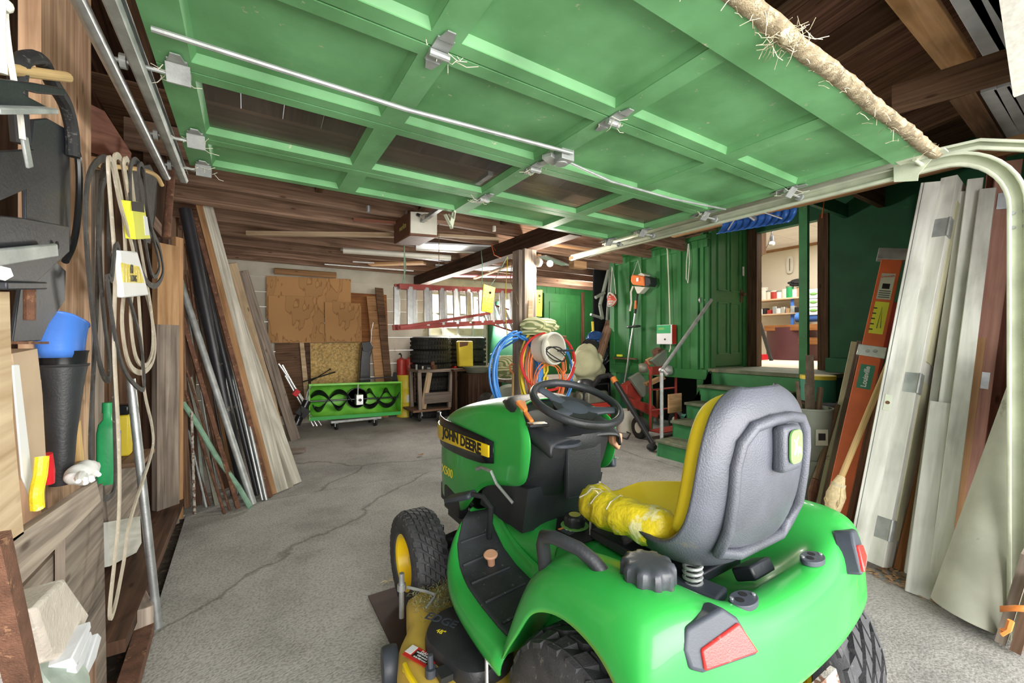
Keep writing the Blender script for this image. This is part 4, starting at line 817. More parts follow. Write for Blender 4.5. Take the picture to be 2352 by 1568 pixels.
# ---- seat
def seat_pt(i, t, off):
    y, z, hw, curl, (ny, nz) = SEAT[i]
    e = abs(t)**2.6
    n = V(0, ny, nz)
    return T(t*hw*(1-.06*e), y, z)+n*(off+curl*e)
SEAT = [(1.035, .705, .12, .02, (0, 1)), (1.00, .668, .16, .05, (0, 1)), (.91, .650, .19, .095, (0, 1)), (.81, .643, .212, .115, (.05, 1)), (.71, .648, .222, .105, (.3, .95)), (.625, .675, .24, .11, (.7, .7)), (.565, .73, .24, .085, (.93, .35)), (.532, .81, .243, .062, (1, .08)), (.518, .91, .247, .052, (1, .02)), (.512, 1.00, .240, .048, (1, 0)), (.516, 1.065, .215, .04, (1, -.05)), (.528, 1.11, .165, .03, (1, -.1)), (.548, 1.132, .09, .01, (1, -.1))]
TS = [-1, -.93, -.8, -.55, -.25, 0, .25, .55, .8, .93, 1]
m = MB(); m.grid([[seat_pt(i, t, (0 if abs(t) < .95 else .012)) for t in TS] for i in range(len(SEAT))], flip=True)
so = m.build('seat_shell', 'seat_grey', tr_, sub=2, solid=.012); so['label'] = 'sun-faded dark grey plastic seat shell'
# raised frame ridge and recessed panel on the back of the shell
def backp(x, z, off=0):
    tab = [(.65, (.72,)), (.675, (.625,)), (.73, (.565,)), (.81, (.532,)), (.91, (.518,)), (1.00, (.512,)), (1.065, (.516,)), (1.11, (.528,))]
    y = interp([(a, b[0]) for a, b in tab], z); return T(x, y+(abs(x)/.24)**2.6*.055-off, z)
rg = []
for k in range(33):
    a = k/32*PI*1.0; rg.append(backp(.150*math.cos(a)*(1 if a < PI/2 else 1), .80+.26*math.sin(a)**.6, .014))
path = [backp(.165, .76, .012)]+[backp(.165, z, .014) for z in (.82, .90, .97)]+[backp(.150, 1.02, .014), backp(.11, 1.055, .014), backp(.04, 1.065, .014), backp(-.04, 1.065, .014), backp(-.11, 1.055, .014), backp(-.150, 1.02, .014)]+[backp(-.165, z, .014) for z in (.97, .90, .82)]+[backp(-.165, .76, .012), backp(-.10, .745, .013), backp(.10, .745, .013)]
m = MB(); m.tube(path, .014, 8, closed=True); m.build('back_ridge', 'seat_grey', so, smooth=60)
m = MB(); m.lathe([(.052, 0), (.046, .03), (.036, .048), (.001, .05)], backp(0, 1.0, .0), (0, -1, .12), 4, cap=False, u=(1, 0, 1))
bx = MB(); c = backp(.0, 1.0, .035); bx.prism([c+V(-.042, .03, .05), c+V(.042, .03, .05), c+V(.042, .03, -.06), c+V(-.042, .03, -.06)], (0, -.032, .004)); em = bx.build('emblem_block', 'seat_grey', so, bevel=.012, seg=3)
bg_ = MB(); e0 = c+V(0, -.0045, .004)
def rr_poly(c, w, h, r, n=5):
    out = []
    for (sx_, sz_, a0) in ((1, 1, 0), (-1, 1, PI/2), (-1, -1, PI), (1, -1, 1.5*PI)):
        for k in range(n+1): a = a0+PI/2*k/n; out.append(c+V(sx_*(w/2-r)+r*math.cos(a), 0, sz_*(h/2-r)+r*math.sin(a)))
    return out
bg_.prism(rr_poly(e0, .056, .078, .018), (0, -.004, 0)); eb = bg_.build('emblem', 'decal_green', em)
bi = MB()
bi.tube([e0+V(-.016, -.005, .018), e0+V(-.006, -.005, .010), e0+V(-.008, -.005, 0), e0+V(.006, -.005, -.004), e0+V(.018, -.005, -.018)], [.002, .003, .004, .0055, .002], 6); bi.tube([e0+V(-.006, -.005, -.004), e0+V(-.014, -.005, -.018)], [.004, .0015], 6); bi.tube([e0+V(-.006, -.005, .012), e0+V(.006, -.005, .024)], [.002, .001], 6); bi.tube([e0+V(.004, -.005, -.006), e0+V(.000, -.005, -.022)], [.003, .001], 6)
bi.build('deer_mark', 'decal_white', eb)
# cushions
def cushion(i0, i1, thick, name, mat, edge=.03):
    rows = []
    for k, i in enumerate(range(i0, i1+1)):
        f = 1 if 0 < k < (i1-i0) else .35; rows.append([seat_pt(i, t*.98, .014+(thick*(1-abs(t)**4*.55))*f) for t in TS])
    inner = [[seat_pt(i, t*.98, .010) for t in TS] for i in range(i0, i1+1)]
    m = MB(); m.loft([a+b[::-1] for a, b in zip(rows, inner)], True, True); return m.build(name, mat, tr_, sub=2)
cushion(6, 12, .085, 'back_cushion', 'seat_yellow'); cushion(0, 5, .045, 'seat_cushion', 'seat_yellow')
# taped left bolster: lumpy roll of yellow tape
r = random.Random(11); rings = []; K = 22; pth = [V(-.05, 1.035, .712), V(-.12, 1.02, .720), V(-.165, .965, .732), V(-.178, .89, .745), V(-.178, .80, .755), V(-.165, .68, .765)]
for k in range(K):
    f = k/(K-1)*(len(pth)-1); i = min(int(f), len(pth)-2); p = pth[i].lerp(pth[i+1], f-i); d = (pth[i+1]-pth[i]).normalized(); n2 = d.cross(V(0, 0, 1)).normalized(); R0 = .050*(1 if 0 < k < K-1 else .5)
    rings.append([T(*(p+(n2*math.cos(a)+V(0, 0, 1)*math.sin(a))*(R0*(1+r.uniform(-.13, .13)+(.10 if k % 3 == 0 else 0))))) for a in [2*PI*j/14 for j in range(14)]])
m = MB(); m.loft(rings); tp = m.build('tape_roll', 'tape_yellow', tr_, smooth=70); tp['label'] = 'yellow tape wound round the torn left edge of the seat'
m = MB(); 
for k in (2, 5, 8, 11, 14): m.tube([q+V(0, 0, .002) for q in rings[k][1:6]]+[rings[k+1][6]+V(0, 0, .002)], .0016, 4)
m.tube([rings[1][3]+V(0, 0, .004), rings[2][12]+V(-.01, 0, 0), rings[2][12]+V(-.012, .0, -.05), rings[2][12]+V(-.012, 0, -.12)], .0035, 5)
m.build('string', 'rope_white', tp)
# suspension below the seat
m = MB(); m.box(T(0, .85, .615), (.26, .36, .03)); m.box(T(.06, .60, .64), (.10, .06, .035), rx=-.5); m.build('seat_bracket', 'black_steel', tr_, bevel=.006)
sp_ = MB(); s0 = T(-.105, .668, .615); sp_.tube([s0+V(.022*math.cos(a), .022*math.sin(a), .055*a/(8*PI)) for a in [k*PI/6 for k in range(49)]], .0045, 6); sp_.build('seat_spring', 'galv_dull', tr_)
MB().box(T(-.10, .655, .61), (.075, .12, .03), rz=.2).build('spring_tray', 'grey_plastic', tr_, bevel=.008)
# hitch plate
m = MB(); m.prism([T(-.19, .44, .47), T(.10, .44, .47), T(.10, .40, .34), T(-.19, .40, .34)], (0, -.012, 0)); m.build('hitch_plate', 'rust_white', tr_); 
# ---- mower deck
DO = [(-.42, 1.76), (-.53, 1.70), (-.56, 1.60), (-.575, 1.54), (-.635, 1.46), (-.675, 1.35), (-.690, 1.22), (-.675, 1.09), (-.62, .98), (-.50, .915), (-.30, .90), (0, .95), (.3, .92), (.50, .93), (.62, 1.0), (.67, 1.15), (.66, 1.35), (.60, 1.52), (.50, 1.66), (.30, 1.72), (0, 1.74), (-.2, 1.76)]
cd_ = V(-.02, 1.33, 0)
def dring(f, z, off=0): return [T(*(cd_+V((x-cd_.x)*f, (y-cd_.y)*f, z))) for x, y in DO]
m = MB(); m.loft([dring(1.0, .07), dring(1.0, .15), dring(.985, .175), dring(.93, .192), dring(.80, .20), dring(.5, .205)]); dk = m.build('mower_deck', 'deck_yellow', tr_, smooth=50); dk['label'] = 'yellow 48 inch mower deck'
def cover(cx, cy, rx, ry, name='spindle_cover'):
    r = random.Random(2); rings = []
    for z, f in ((.198, 1.0), (.225, 1.0), (.243, .96), (.250, .85), (.250, .3)):
        rings.append([T(cx+rx*f*math.cos(a)*(1+.06*math.sin(3*a+.5)+.04*math.sin(5*a)), cy+ry*f*math.sin(a)*(1+.05*math.cos(2*a)), z) for a in [2*PI*i/40 for i in range(40)]])
    m = MB(); m.loft(rings); m.box(T(cx-.13, cy-.08, .215), (.04, .05, .02)); return m.build(name, 'black_plastic', dk, smooth=40)
cv = cover(-.44, 1.29, .135, .19); cover(.42, 1.29, .13, .17)
text('lettering', 'EDGE', T(-.50, 1.40, .2512), (.55, -.83, 0), (.83, .55, 0), .052, 'grey_plastic', cv, off=.001); text('lettering', '48"', T(-.525, 1.345, .2512), (.55, -.83, 0), (.83, .55, 0), .026, 'decal_yellow', cv)
m = MB(); dl = T(-.60, 1.335, .202); m.box(dl, (.052, .12, .003), rz=.45); lb = m.build('danger_label', 'decal_red', dk)
m = MB(); m.box(dl+V(.004, -.01, .002), (.03, .075, .0015), rz=.45); m.build('label_panel', 'decal_black', lb)
m = MB(); m.box(dl+V(-.016, .045, .002), (.036, .026, .0015), rz=.45); m.build('label_panel', 'decal_white', lb)
text('lettering', 'DANGER', dl+V(.022, -.012, .0028), (.43, -.9, 0), (.9, .43, 0), .016, 'decal_white', lb)
for k, t_ in enumerate(('ROTATING BLADES', 'KEEP HANDS', 'AND FEET AWAY')): text('lettering', t_, dl+V(.010-.009*k, -.006-.004*k, .0032), (.43, -.9, 0), (.9, .43, 0), .0075, 'decal_white', lb)
m = MB(); m.tube([T(-.655, 1.33, .185), T(-.662, 1.31, .215), T(-.665, 1.26, .218), T(-.655, 1.20, .21), T(-.65, 1.18, .19)], .009, 8); m.build('deck_handle', 'jd_yellow', dk)
m = MB(); m.cyl(T(-.60, 1.245, .20), T(-.60, 1.245, .225), .018, 12); m.cyl(T(-.60, 1.245, .225), T(-.60, 1.25, .262), .009, 10); m.build('wash_port', 'grey_plastic', dk)
m = MB(); m.cyl(T(-.545, 1.715, .10), T(-.545, 1.715, .285), .0105, 10); m.cyl(T(-.545, 1.715, .215), T(-.545, 1.715, .24), .018, 12); m.build('wheel_post', 'galv', dk)
m = MB(); m.tube([T(-.53, 1.69, .235), T(-.47, 1.62, .232), T(-.45, 1.585, .232)], .006, 6); m.tube([T(-.50, 1.55, .215), T(-.45, 1.59, .222)], .005, 6); m.build('spring_clip', 'galv_dull', dk)
m = MB(); m.tube([T(-.50, 1.06, .21), T(-.485, 1.09, .30), T(-.48, 1.10, .335)], .0055, 6); m.box(T(-.51, 1.06, .212), (.08, .03, .006), rz=.3); m.build('lift_link', 'galv', dk)
m = MB(); m.tube([T(-.36, 1.06, .235), T(-.45, 1.02, .24), T(-.47, .99, .22), T(-.47, .93, .19)], .007, 6); m.build('brake_rod', 'galv_dull', tr_)
m = MB(); m.lathe([(.03, -.028), (.062, -.026), (.066, -.015), (.066, .015), (.062, .026), (.03, .028)], T(-.655, 1.50, .085), (1, -.15, 0), 24); m.build('gauge_wheel', 'grey_plastic', dk, smooth=50)
# cut grass lying on the deck
r = random.Random(8); m = MB()
for _ in range(1500):
    a = r.uniform(0, 1); p = T(r.triangular(-.55, -.22, -.36), r.triangular(1.47, 1.72, 1.56), .203); d = V(r.uniform(-.018, .018), r.uniform(-.018, .018), r.uniform(0, .012)); q = d.cross(V(0, 0, 1)).normalized()*.0012
    p = p+V(0, 0, r.uniform(0, .016)); m.add([p-q, p+q, p+d+q, p+d-q], [(0, 1, 2, 3)])
gr = m.build('grass_clippings', 'grass', None, smooth=0); tag(gr, 'dry grass clippings heaped on the front of the mower deck', 'grass clippings', kind='stuff')
m = MB(); m.box((.80, 1.52, .004), (.61, 1.16, .008)); tag(m.build('floor_mat', 'mat_brown'), 'thin dark brown board on the floor beneath the mower deck', 'board')
# ================================================================ LEFT SIDE: HANGING BELTS, BRACKETS, CRATE, LUMBER
def poly_plate(name, pts, X, t, mat, parent=None, bevel=.002):
    m = MB(); m.prism([U(a, b, X=X) for a, b in pts], (-t, 0, 0)); return m.build(name, mat, parent, bevel=bevel)
def strap_path(pts, X, closed, n=6):
    P_ = [U(p[0], p[1], X=(p[2] if len(p) > 2 else X)) for p in pts]; N = len(P_); out = []
    for i in range(N if closed else N-1):
        g = lambda k: P_[k % N] if closed else P_[max(0, min(N-1, k))]
        p0, p1, p2, p3 = g(i-1), g(i), g(i+1), g(i+2)
        for k in range(n):
            t = k/n; out.append(.5*((2*p1)+(-p0+p2)*t+(2*p0-5*p1+4*p2-p3)*t*t+(-p0+3*p1-3*p2+p3)*t**3))
    if not closed: out.append(P_[-1])
    return out
def belt(name, pts, X, w, t, mat, parent=None, closed=True):
    path = strap_path(pts, X, closed); rings = []; N = len(path)
    for i, p in enumerate(path):
        a = path[i-1] if (closed or i) else p; b = path[(i+1) % N] if (closed or i < N-1) else p
        d = (b-a).normalized(); nx = V(1, 0, 0); s = (nx-d*nx.dot(d)).normalized(); u = d.cross(s)
        rings.append([p+u*w/2+s*t/2, p-u*w/2+s*t/2, p-u*w/2*.7-s*t/2, p+u*w/2*.7-s*t/2])
    m = MB(); m.loft(rings, True, not closed, closed); return m.build(name, mat, parent, smooth=50)
# big black steel bracket
bk = thing('plow_bracket', 'large black steel plow bracket with a slotted plate hanging at the left edge', 'steel bracket', U(100, 790, X=-.43))
poly_plate('back_plate', [(78, 275), (110, 272), (160, 300), (163, 560), (128, 600), (152, 622), (150, 690), (112, 745), (95, 782), (30, 786), (62, 560), (60, 440)], -.445, .008, 'black_steel', bk)
poly_plate('side_arm', [(-30, 350), (78, 343), (108, 400), (104, 416), (-30, 475)], -.405, .008, 'black_steel', bk)
poly_plate('side_arm', [(-30, 492), (50, 500), (160, 520), (160, 578), (82, 650), (-30, 648)], -.405, .01, 'black_steel', bk)
m = MB(); m.bar(U(-30, 594, X=-.385), U(126, 574, X=-.385), .03, .012, (0, 0, 1)); m.build('flange', 'galv_dull', bk, bevel=.003)
m = MB(); m.bar(U(-10, 655, X=-.40), U(88, 655, X=-.40), .016, .03, (0, 0, 1)); m.build('flange', 'black_steel', bk, bevel=.003)
m = MB(); m.cyl(U(5, 627, X=-.40), U(5, 627, X=-.385), .014, 6); m.build('bolt', 'galv', bk)
m = MB(); m.lathe([(.010, 0), (.010, .002)], U(130, 563, X=-.3995), (1, 0, 0), 14); m.build('bolt_hole', 'black', bk)
m = MB(); m.cyl(U(68, 655, X=-.42), U(68, 735, X=-.42), .010, 10); m.build('pin', 'rust', bk)
m = MB(); m.bar(U(30, 787, X=-.43), U(92, 787, X=-.43), .006, .03, (0, 0, 1)); m.build('foot_tab', 'rust', bk)
b2_ = thing('mounting_arm', 'black steel mounting arm with a long open slot, above the big bracket', 'steel bracket', U(80, 265, X=-.36))
poly_plate('arm_plate', [(-30, 178), (90, 193), (150, 204), (156, 214), (150, 221), (90, 216), (60, 208), (55, 214), (70, 224), (112, 246), (110, 258), (-30, 258)], -.36, .012, 'black_steel', b2_, .003)
m = MB(); m.bar(U(-30, 250, X=-.355), U(112, 252, X=-.355), .010, .03, (0, 0, 1)); m.build('arm_flange', 'galv_dull', b2_, bevel=.002)
m = MB(); m.cyl(U(-30, 153, X=-.44), U(154, 177, X=-.40), .0125, 12); tag(m.build('wall_peg', 'handle_wood'), 'round wooden peg the black hose and rope hang from', 'peg')
m = MB(); m.tube(strap_path([(48, 330), (40, 210), (48, 145), (70, 132), (95, 140), (120, 190), (150, 240), (165, 300), (168, 360)], -.43, False), .016, 10); tag(m.build('rubber_hose', 'black_rubber'), 'thick black rubber hose looped over the wooden peg', 'hose')
m = MB(); m.tube(strap_path([(150, 300), (176, 345), (182, 420), (178, 500), (168, 560), (150, 600)], -.46, False), .009, 8); tag(m.build('rubber_hose', 'black_gloss'), 'thin glossy black hose hanging behind the bracket edge', 'hose')
m = MB(); m.tube(strap_path([(10, -30), (14, 60), (26, 150), (45, 255), (52, 320)], -.37, False), .005, 6); rp = tag(m.build('hanging_rope', 'rope_white'), 'white rope holding a grey strap end at the left edge', 'rope')
m = MB(); m.tube(strap_path([(4, 0), (2, 80), (8, 170)], -.36, False), .006, 6); m.sphere(U(10, 12, X=-.36), .012, 10, 6); tag(m.build('hanging_rope', 'rope_white'), 'knotted white rope hanging from above at the far left edge', 'rope')
m = MB(); m.bar(U(55, 315, X=-.375), U(68, 385, X=-.375), .024, .006, (0, 1, 0)); m.build('strap_end', 'galv_dull', rp, bevel=.002)
# belts on their hook
hk = thing('belt_hook', 'curved brown wooden hook holding the drive belts', 'hook', U(330, 420, X=-.44))
m = MB(); m.tube(strap_path([(230, 380, -.52), (290, 385, -.46), (335, 392, -.41), (360, 405, -.39), (372, 425, -.38)], -.4, False), [.010]*25, 8); m.build('hook_arm', 'handle_wood', hk)
XB = -.40
def bl(pts, mat, w, label, X=XB, t=.007, closed=True): return tag(belt('drive_belt', pts, X, w*1.85, t, mat, None, closed), label, 'drive belt', 'drive belts hanging on the hook')
bl([(235, 362), (205, 400), (196, 500), (205, 640), (222, 800), (240, 868), (252, 850), (236, 700), (228, 560), (232, 440), (250, 385)], 'belt_dark', .013, 'dark grooved belt making the leftmost long loop', -.41)
bl([(236, 385), (226, 520), (222, 700), (212, 900), (208, 1050), (225, 1130), (248, 1142), (264, 1105), (262, 950), (258, 760), (250, 560), (250, 420)], 'belt_dark', .012, 'dark ribbed belt whose loop ends beside the white glove', -.43)
bl([(248, 372), (255, 480), (264, 620), (262, 800), (272, 1000), (273, 1180), (252, 1395), (262, 1398), (284, 1290), (300, 1190), (348, 1040), (350, 985), (332, 900), (326, 800), (310, 600), (276, 470), (258, 380)], 'belt_cream', .010, 'longest cream belt hanging almost to the floor', -.37)
bl([(262, 368), (282, 480), (288, 620), (280, 740), (296, 835), (325, 855), (350, 830), (356, 780), (340, 690), (312, 600), (296, 480), (280, 375)], 'belt_cream', .013, 'cream belt in a wide loop ending below the taped bundle', -.385)
bl([(285, 376), (300, 480), (310, 600), (300, 720), (312, 820), (335, 838), (350, 800), (348, 720), (330, 610), (315, 520), (298, 385)], 'belt_cream', .011, 'inner cream belt of the taped bundle', -.375)
bl([(246, 640), (262, 760), (285, 850), (320, 893), (331, 880), (322, 780), (290, 660), (268, 560), (256, 640)], 'belt_dark', .010, 'dark belt whose rounded end hangs below the cream loops', -.365)
bl([(300, 378), (300, 470), (312, 580), (335, 645), (358, 655), (374, 625), (366, 570), (342, 510), (334, 430), (318, 376)], 'belt_dark', .014, 'short dark belt holding the yellow card sleeve', -.37)
bl([(318, 385), (326, 480), (338, 580), (352, 635), (366, 610), (352, 545), (338, 470), (330, 390)], 'belt_dark', .010, 'narrow dark belt inside the short belt with the card sleeve', -.36)
m = MB(); m.prism([U(a, b, X=-.45) for a, b in ((300, 385), (345, 378), (362, 410), (360, 480), (345, 560), (310, 540))], (-.008, 0, 0)); tag(m.build('leather_pad', 'belt_dark'), 'dark rounded rubber flap hanging behind the short belts', 'rubber flap')
cs = thing('card_sleeve', 'yellow and white card sleeve around the short dark belt', 'card sleeve', U(325, 552, X=-.355))
poly_plate('sleeve', [(302, 462), (330, 465), (346, 548), (312, 550)], -.352, .03, 'yellow_label', cs)
m = MB(); m.prism([U(a, b, X=-.351) for a, b in ((302, 462), (330, 465), (332, 488), (304, 484))], (-.001, 0, 0)); m.build('sleeve_band', 'decal_black', cs)
m = MB(); m.prism([U(a, b, X=-.351) for a, b in ((330, 495), (338, 498), (344, 540), (334, 540))], (-.001, 0, 0)); m.build('barcode_panel', 'decal_white', cs)
tw = thing('tape_wrap', 'white and yellow tape wrapped round the cream belts, handwritten note on it', 'tape', U(310, 682, X=-.36))
poly_plate('tape_sleeve', [(276, 575), (316, 578), (328, 620), (343, 678), (285, 684)], -.352, .022, 'decal_white', tw, .006)
m = MB(); m.prism([U(a, b, X=-.3505) for a, b in ((279, 603), (320, 612), (333, 650), (284, 648))], (-.001, 0, 0)); m.build('yellow_tape', 'tape_yellow', tw)
rdir = U(330, 640, X=-.35)-U(285, 636, X=-.35)
text('lettering', '60', U(303, 619, X=-.349), rdir, (0, 0, 1), .046, 'decal_black', tw); text('lettering', 'LONG', U(308, 640, X=-.349), rdir, (0, 0, 1), .034, 'decal_black', tw)
# rusty pipe hanging under the track corner and galvanised pole
m = MB(); m.cyl(U(395, 382, X=-.40), U(382, 545, X=-.40), .020, 14); tag(m.build('pipe_stub', 'rust'), 'short rusty pipe stub standing beside the track end', 'pipe')
m = MB(); a = U(363, 1440, Z=0.0); m.cyl(a+V(0, 0, .0), U(300, 870, X=-.42), .016, 14); tag(m.build('galvanised_pole', 'galv'), 'galvanised pole leaning beside the long belts, foot on the slab edge', 'pole')
# shelf boards and goods
def leftboard(p, q, w, t, mat, label, X=-.42, X2=None, side=(0, .2, 1), nm='board'):
    m = MB(); m.bar(U(*p, X=X), U(*q, X=X2 or X), w, t, side); return tag(m.build(nm, mat), label, 'board')
m = MB(); m.prism([U(a, b, X=-.40) for a, b in ((18, 1245), (222, 1105), (232, 1150), (20, 1372))], (-.02, 0, 0)); tag(m.build('crate_board', 'old_wood_gray'), 'sloping grey board across the top of the scrap crate', 'board')
m = MB(); m.prism([U(a, b, X=-.425) for a, b in ((150, 1180), (236, 1110), (246, 1600), (150, 1640))], (-.02, 0, 0)); tag(m.build('crate_board', 'old_wood_gray'), 'upright knotty board at the right end of the scrap crate', 'board')
m = MB(); m.prism([U(a, b, X=-.45) for a, b in ((20, 1382), (132, 1265), (138, 1330), (30, 1470))], (-.02, 0, 0)); tag(m.build('crate_board', 'old_wood_gray'), 'second sloping board of the scrap crate, behind the stone block', 'board')
m = MB(); m.prism([U(a, b, X=-.46) for a, b in ((30, 1475), (100, 1400), (150, 1520), (60, 1640))], (-.02, 0, 0)); tag(m.build('crate_board', 'dark_wood'), 'lowest dark board of the scrap crate, behind the stone block', 'board')
m = MB(); m.prism([U(a, b, X=-.40) for a, b in ((-30, 670), (22, 670), (30, 960), (55, 1225), (-30, 1290))], (-.04, 0, 0)); tag(m.build('upright_board', 'pale_wood'), 'pale weathered post at the left edge in front of the cardboard box', 'post')
m = MB(); m.bar(U(-20, 1240, X=-.33), U(62, 1600, X=-.33), .035, .03, (0, 1, 0)); tag(m.build('iron_bar', 'rust'), 'rusty flat iron bar slanting down the lower left edge', 'iron bar')
m = MB(); q = [U(a, b, X=-.33) for a, b in ((82, 1395), (150, 1325), (208, 1410), (165, 1505), (120, 1512))]; m.prism(q, (-.09, -.02, 0)); tag(m.build('stone_block', 'stone', bevel=.008), 'rough pinkish stone block tilted on the scrap crate', 'stone')
for k, (pts, lb) in enumerate((([(165, 1512), (208, 1425), (210, 1440), (178, 1530)], 'thin grey slate next to the stone block'), ([(172, 1535), (210, 1448), (214, 1462), (182, 1560)], 'middle grey slate leaning by the stone block'), ([(178, 1600), (226, 1452), (234, 1462), (196, 1610)], 'white slate, the outermost beside the stone block'))):
    m = MB(); m.prism([U(a, b, X=-.31) for a, b in pts], (-.11, -.02, 0)); tag(m.build('slate', 'slate', bevel=.003), lb, 'slate')
m = MB(); c = U(125, 1560, X=-.34); m.lathe([(.035, 0), (.062, .0), (.062, .02), (.035, .02)], c, (1, .1, .7), 28); tag(m.build('stone_ring', 'green_stone'), 'greenish grindstone disc at the bottom left corner', 'grindstone')
# blue scoop, black cans, cardboard
bl_ = thing('blue_container', 'bright blue plastic scoop container on the black nested pots', 'container', U(140, 822, X=-.46))
c = U(140, 820, X=-.47); k_ = 74*c.dot(V(FW[0], FW[1], 0))/F_PX
rings = []
for z, f in ((0, .72), (.02, .80), (.10, .93), (.105, 1.0), (.11, 1.0)):
    rings.append([c+V(.055*f*math.copysign(abs(math.cos(a))**.7, math.cos(a)), k_*f*math.copysign(abs(math.sin(a))**.7, math.sin(a)), z*(1+.35*math.sin(a)*-.6)) for a in [2*PI*i/28 for i in range(28)]])
m = MB(); m.loft(rings, True, False); m.build('container_shell', 'blue_plastic', bl_, smooth=50, solid=.003); MB().prism([p+V(0, 0, .001) for p in rings[0]], (0, 0, .002)).build('container_base', 'blue_plastic', bl_)
vp = thing('black_pot', 'tall black plastic flared pot stack standing beneath the blue container', 'pot', U(140, 1112, X=-.47))
c = U(140, 1112, X=-.47); c1 = U(141, 805, X=-.47); H_ = c1.z-c.z; w0 = .024; w1 = 47*c.dot(V(FW[0], FW[1], 0))/F_PX
m = MB(); m.lathe([(w0, 0), (w0*1.1, .02), (lerp(w0, w1, .25), H_*.35), (lerp(w0, w1, .65), H_*.72), (w1*.94, H_*.88), (w1, H_*.885), (w1*1.02, H_*.90)], c, k=28); m.build('pot_body', 'black_plastic', vp, smooth=50)
m = MB(); m.lathe([(w1*.9, H_*.90), (w1*.95, H_*.98), (w1, H_), (w1*.95, H_*.995), (w1*.85, H_*.92)], c, k=28, cap=False); m.build('pot_liner', 'black_gloss', vp, smooth=50)
cbx = thing('cardboard_box', 'torn upright cardboard box behind the pale post', 'cardboard box', U(70, 1090, X=-.45))
poly_plate('box_front', [(28, 812), (86, 800), (98, 905), (108, 1090), (62, 1100), (50, 960)], -.44, .06, 'cardboard_light', cbx, .001)
poly_plate('paper_strip', [(30, 838), (45, 836), (78, 1120), (78, 1160), (52, 1095)], -.425, .004, 'decal_white', cbx)
m = MB(); m.tube(strap_path([(96, 1048), (92, 1090), (84, 1130), (86, 1172)], -.40, False), [.012]*18+[.006], 10); tag(m.build('yellow_grip', 'tape_yellow'), 'bright yellow plastic tool grip poking out of the crate', 'tool grip')
m = MB(); m.tube([U(108, 1042, X=-.455), U(112, 1080, X=-.455), U(114, 1110, X=-.455)], [.011, .012, .010], 10); tag(m.build('red_can', 'red_plastic'), 'small red can tucked between the cardboard box and the black pots', 'can')
m = MB(); m.tube([U(172, 912, X=-.53), U(176, 990, X=-.50), U(180, 1062, X=-.48)], [.011, .012, .014], 10); tag(m.build('tool_handle', 'handle_wood'), 'wooden tool handle standing between black pots and green bottle', 'handle')
r = random.Random(4); gl = thing('work_glove', 'crumpled white dotted work glove on the crate board', 'glove', U(190, 1105, X=-.41))
c = U(190, 1082, X=-.42); m = MB(); rings = []
for k in range(9):
    f = k/8; rr_ = (.012+.024*math.sin(PI*min(1, f*1.1)))*1.0; cc = U(lerp(160, 224, f), lerp(1098, 1070, f)+(8 if k % 2 else -6), X=-.42)
    rings.append([cc+V(math.cos(a)*rr_*.9*(1+r.uniform(-.15, .15)), r.uniform(-.003, .003), math.sin(a)*rr_*(1+r.uniform(-.25, .25))) for a in [2*PI*j/12 for j in range(12)]])
m.loft(rings); m.build('glove_palm', 'glove_white', gl, sub=1)
for k, (dx, dy) in enumerate(((-10, 16), (4, 20), (18, 16), (30, 4))): MB().tube([c, U(190+dx, 1082+dy, X=-.39), U(192+dx*1.2, 1086+dy*1.2, X=-.385)], [.012, .009, .006], 8).build('glove_finger', 'glove_white', gl)
ob = thing('oil_bottle', 'green oil bottle with a blue and orange label behind the long belts', 'bottle', U(248, 1084, X=-.47))
c = U(248, 1084, X=-.47); c.z = U(283, 1045, X=-.52).z; h = U(248, 962, X=-.47).z-c.z
m = MB(); m.loft([[c+V(.030*math.copysign(abs(math.cos(a))**.5, math.cos(a))*f, .040*math.copysign(abs(math.sin(a))**.5, math.sin(a))*f, z) for a in [2*PI*i/24 for i in range(24)]] for z, f in ((0, .95), (.01, 1), (h*.8, 1), (h*.93, .85), (h, .45), (h*1.12, .42))]); m.build('bottle_body', 'green_plastic', ob, smooth=50)
MB().cyl(c+V(0, 0, h*1.1), c+V(0, 0, h*1.26), .018, 16).build('bottle_cap', 'green_plastic', ob)
m = MB(); m.box(c+V(.033, -.005, h*.48), (.003, .060, h*.62)); lb_ = m.build('bottle_label', 'decal_blue', ob); MB().box(c+V(.0348, -.005, h*.66), (.001, .036, h*.18)).build('label_panel', 'new_wood', lb_); text('lettering', '30', c+V(.036, -.012, h*.46), (0, 1, 0), (0, 0, 1), .035, 'decal_red', lb_)
oj = thing('oil_jug', 'yellow and black oil jug beside the green oil bottle', 'jug', U(285, 1045, X=-.52))
c = U(283, 1045, X=-.52); m = MB(); m.box(c+V(0, 0, .10), (.06, .075, .20)); m.build('jug_body', 'drum_yellow', oj, bevel=.01); m = MB(); m.box(c+V(0, 0, .225), (.06, .075, .05)); m.build('jug_top', 'black_gloss', oj, bevel=.01)
m = MB(); m.bar(c+V(.03, -.20, -.011), c+V(.03, .10, -.011), .15, .02, (1, 0, 0)); tag(m.build('shelf_board', 'old_wood'), 'small wooden shelf board under the oil containers', 'shelf')
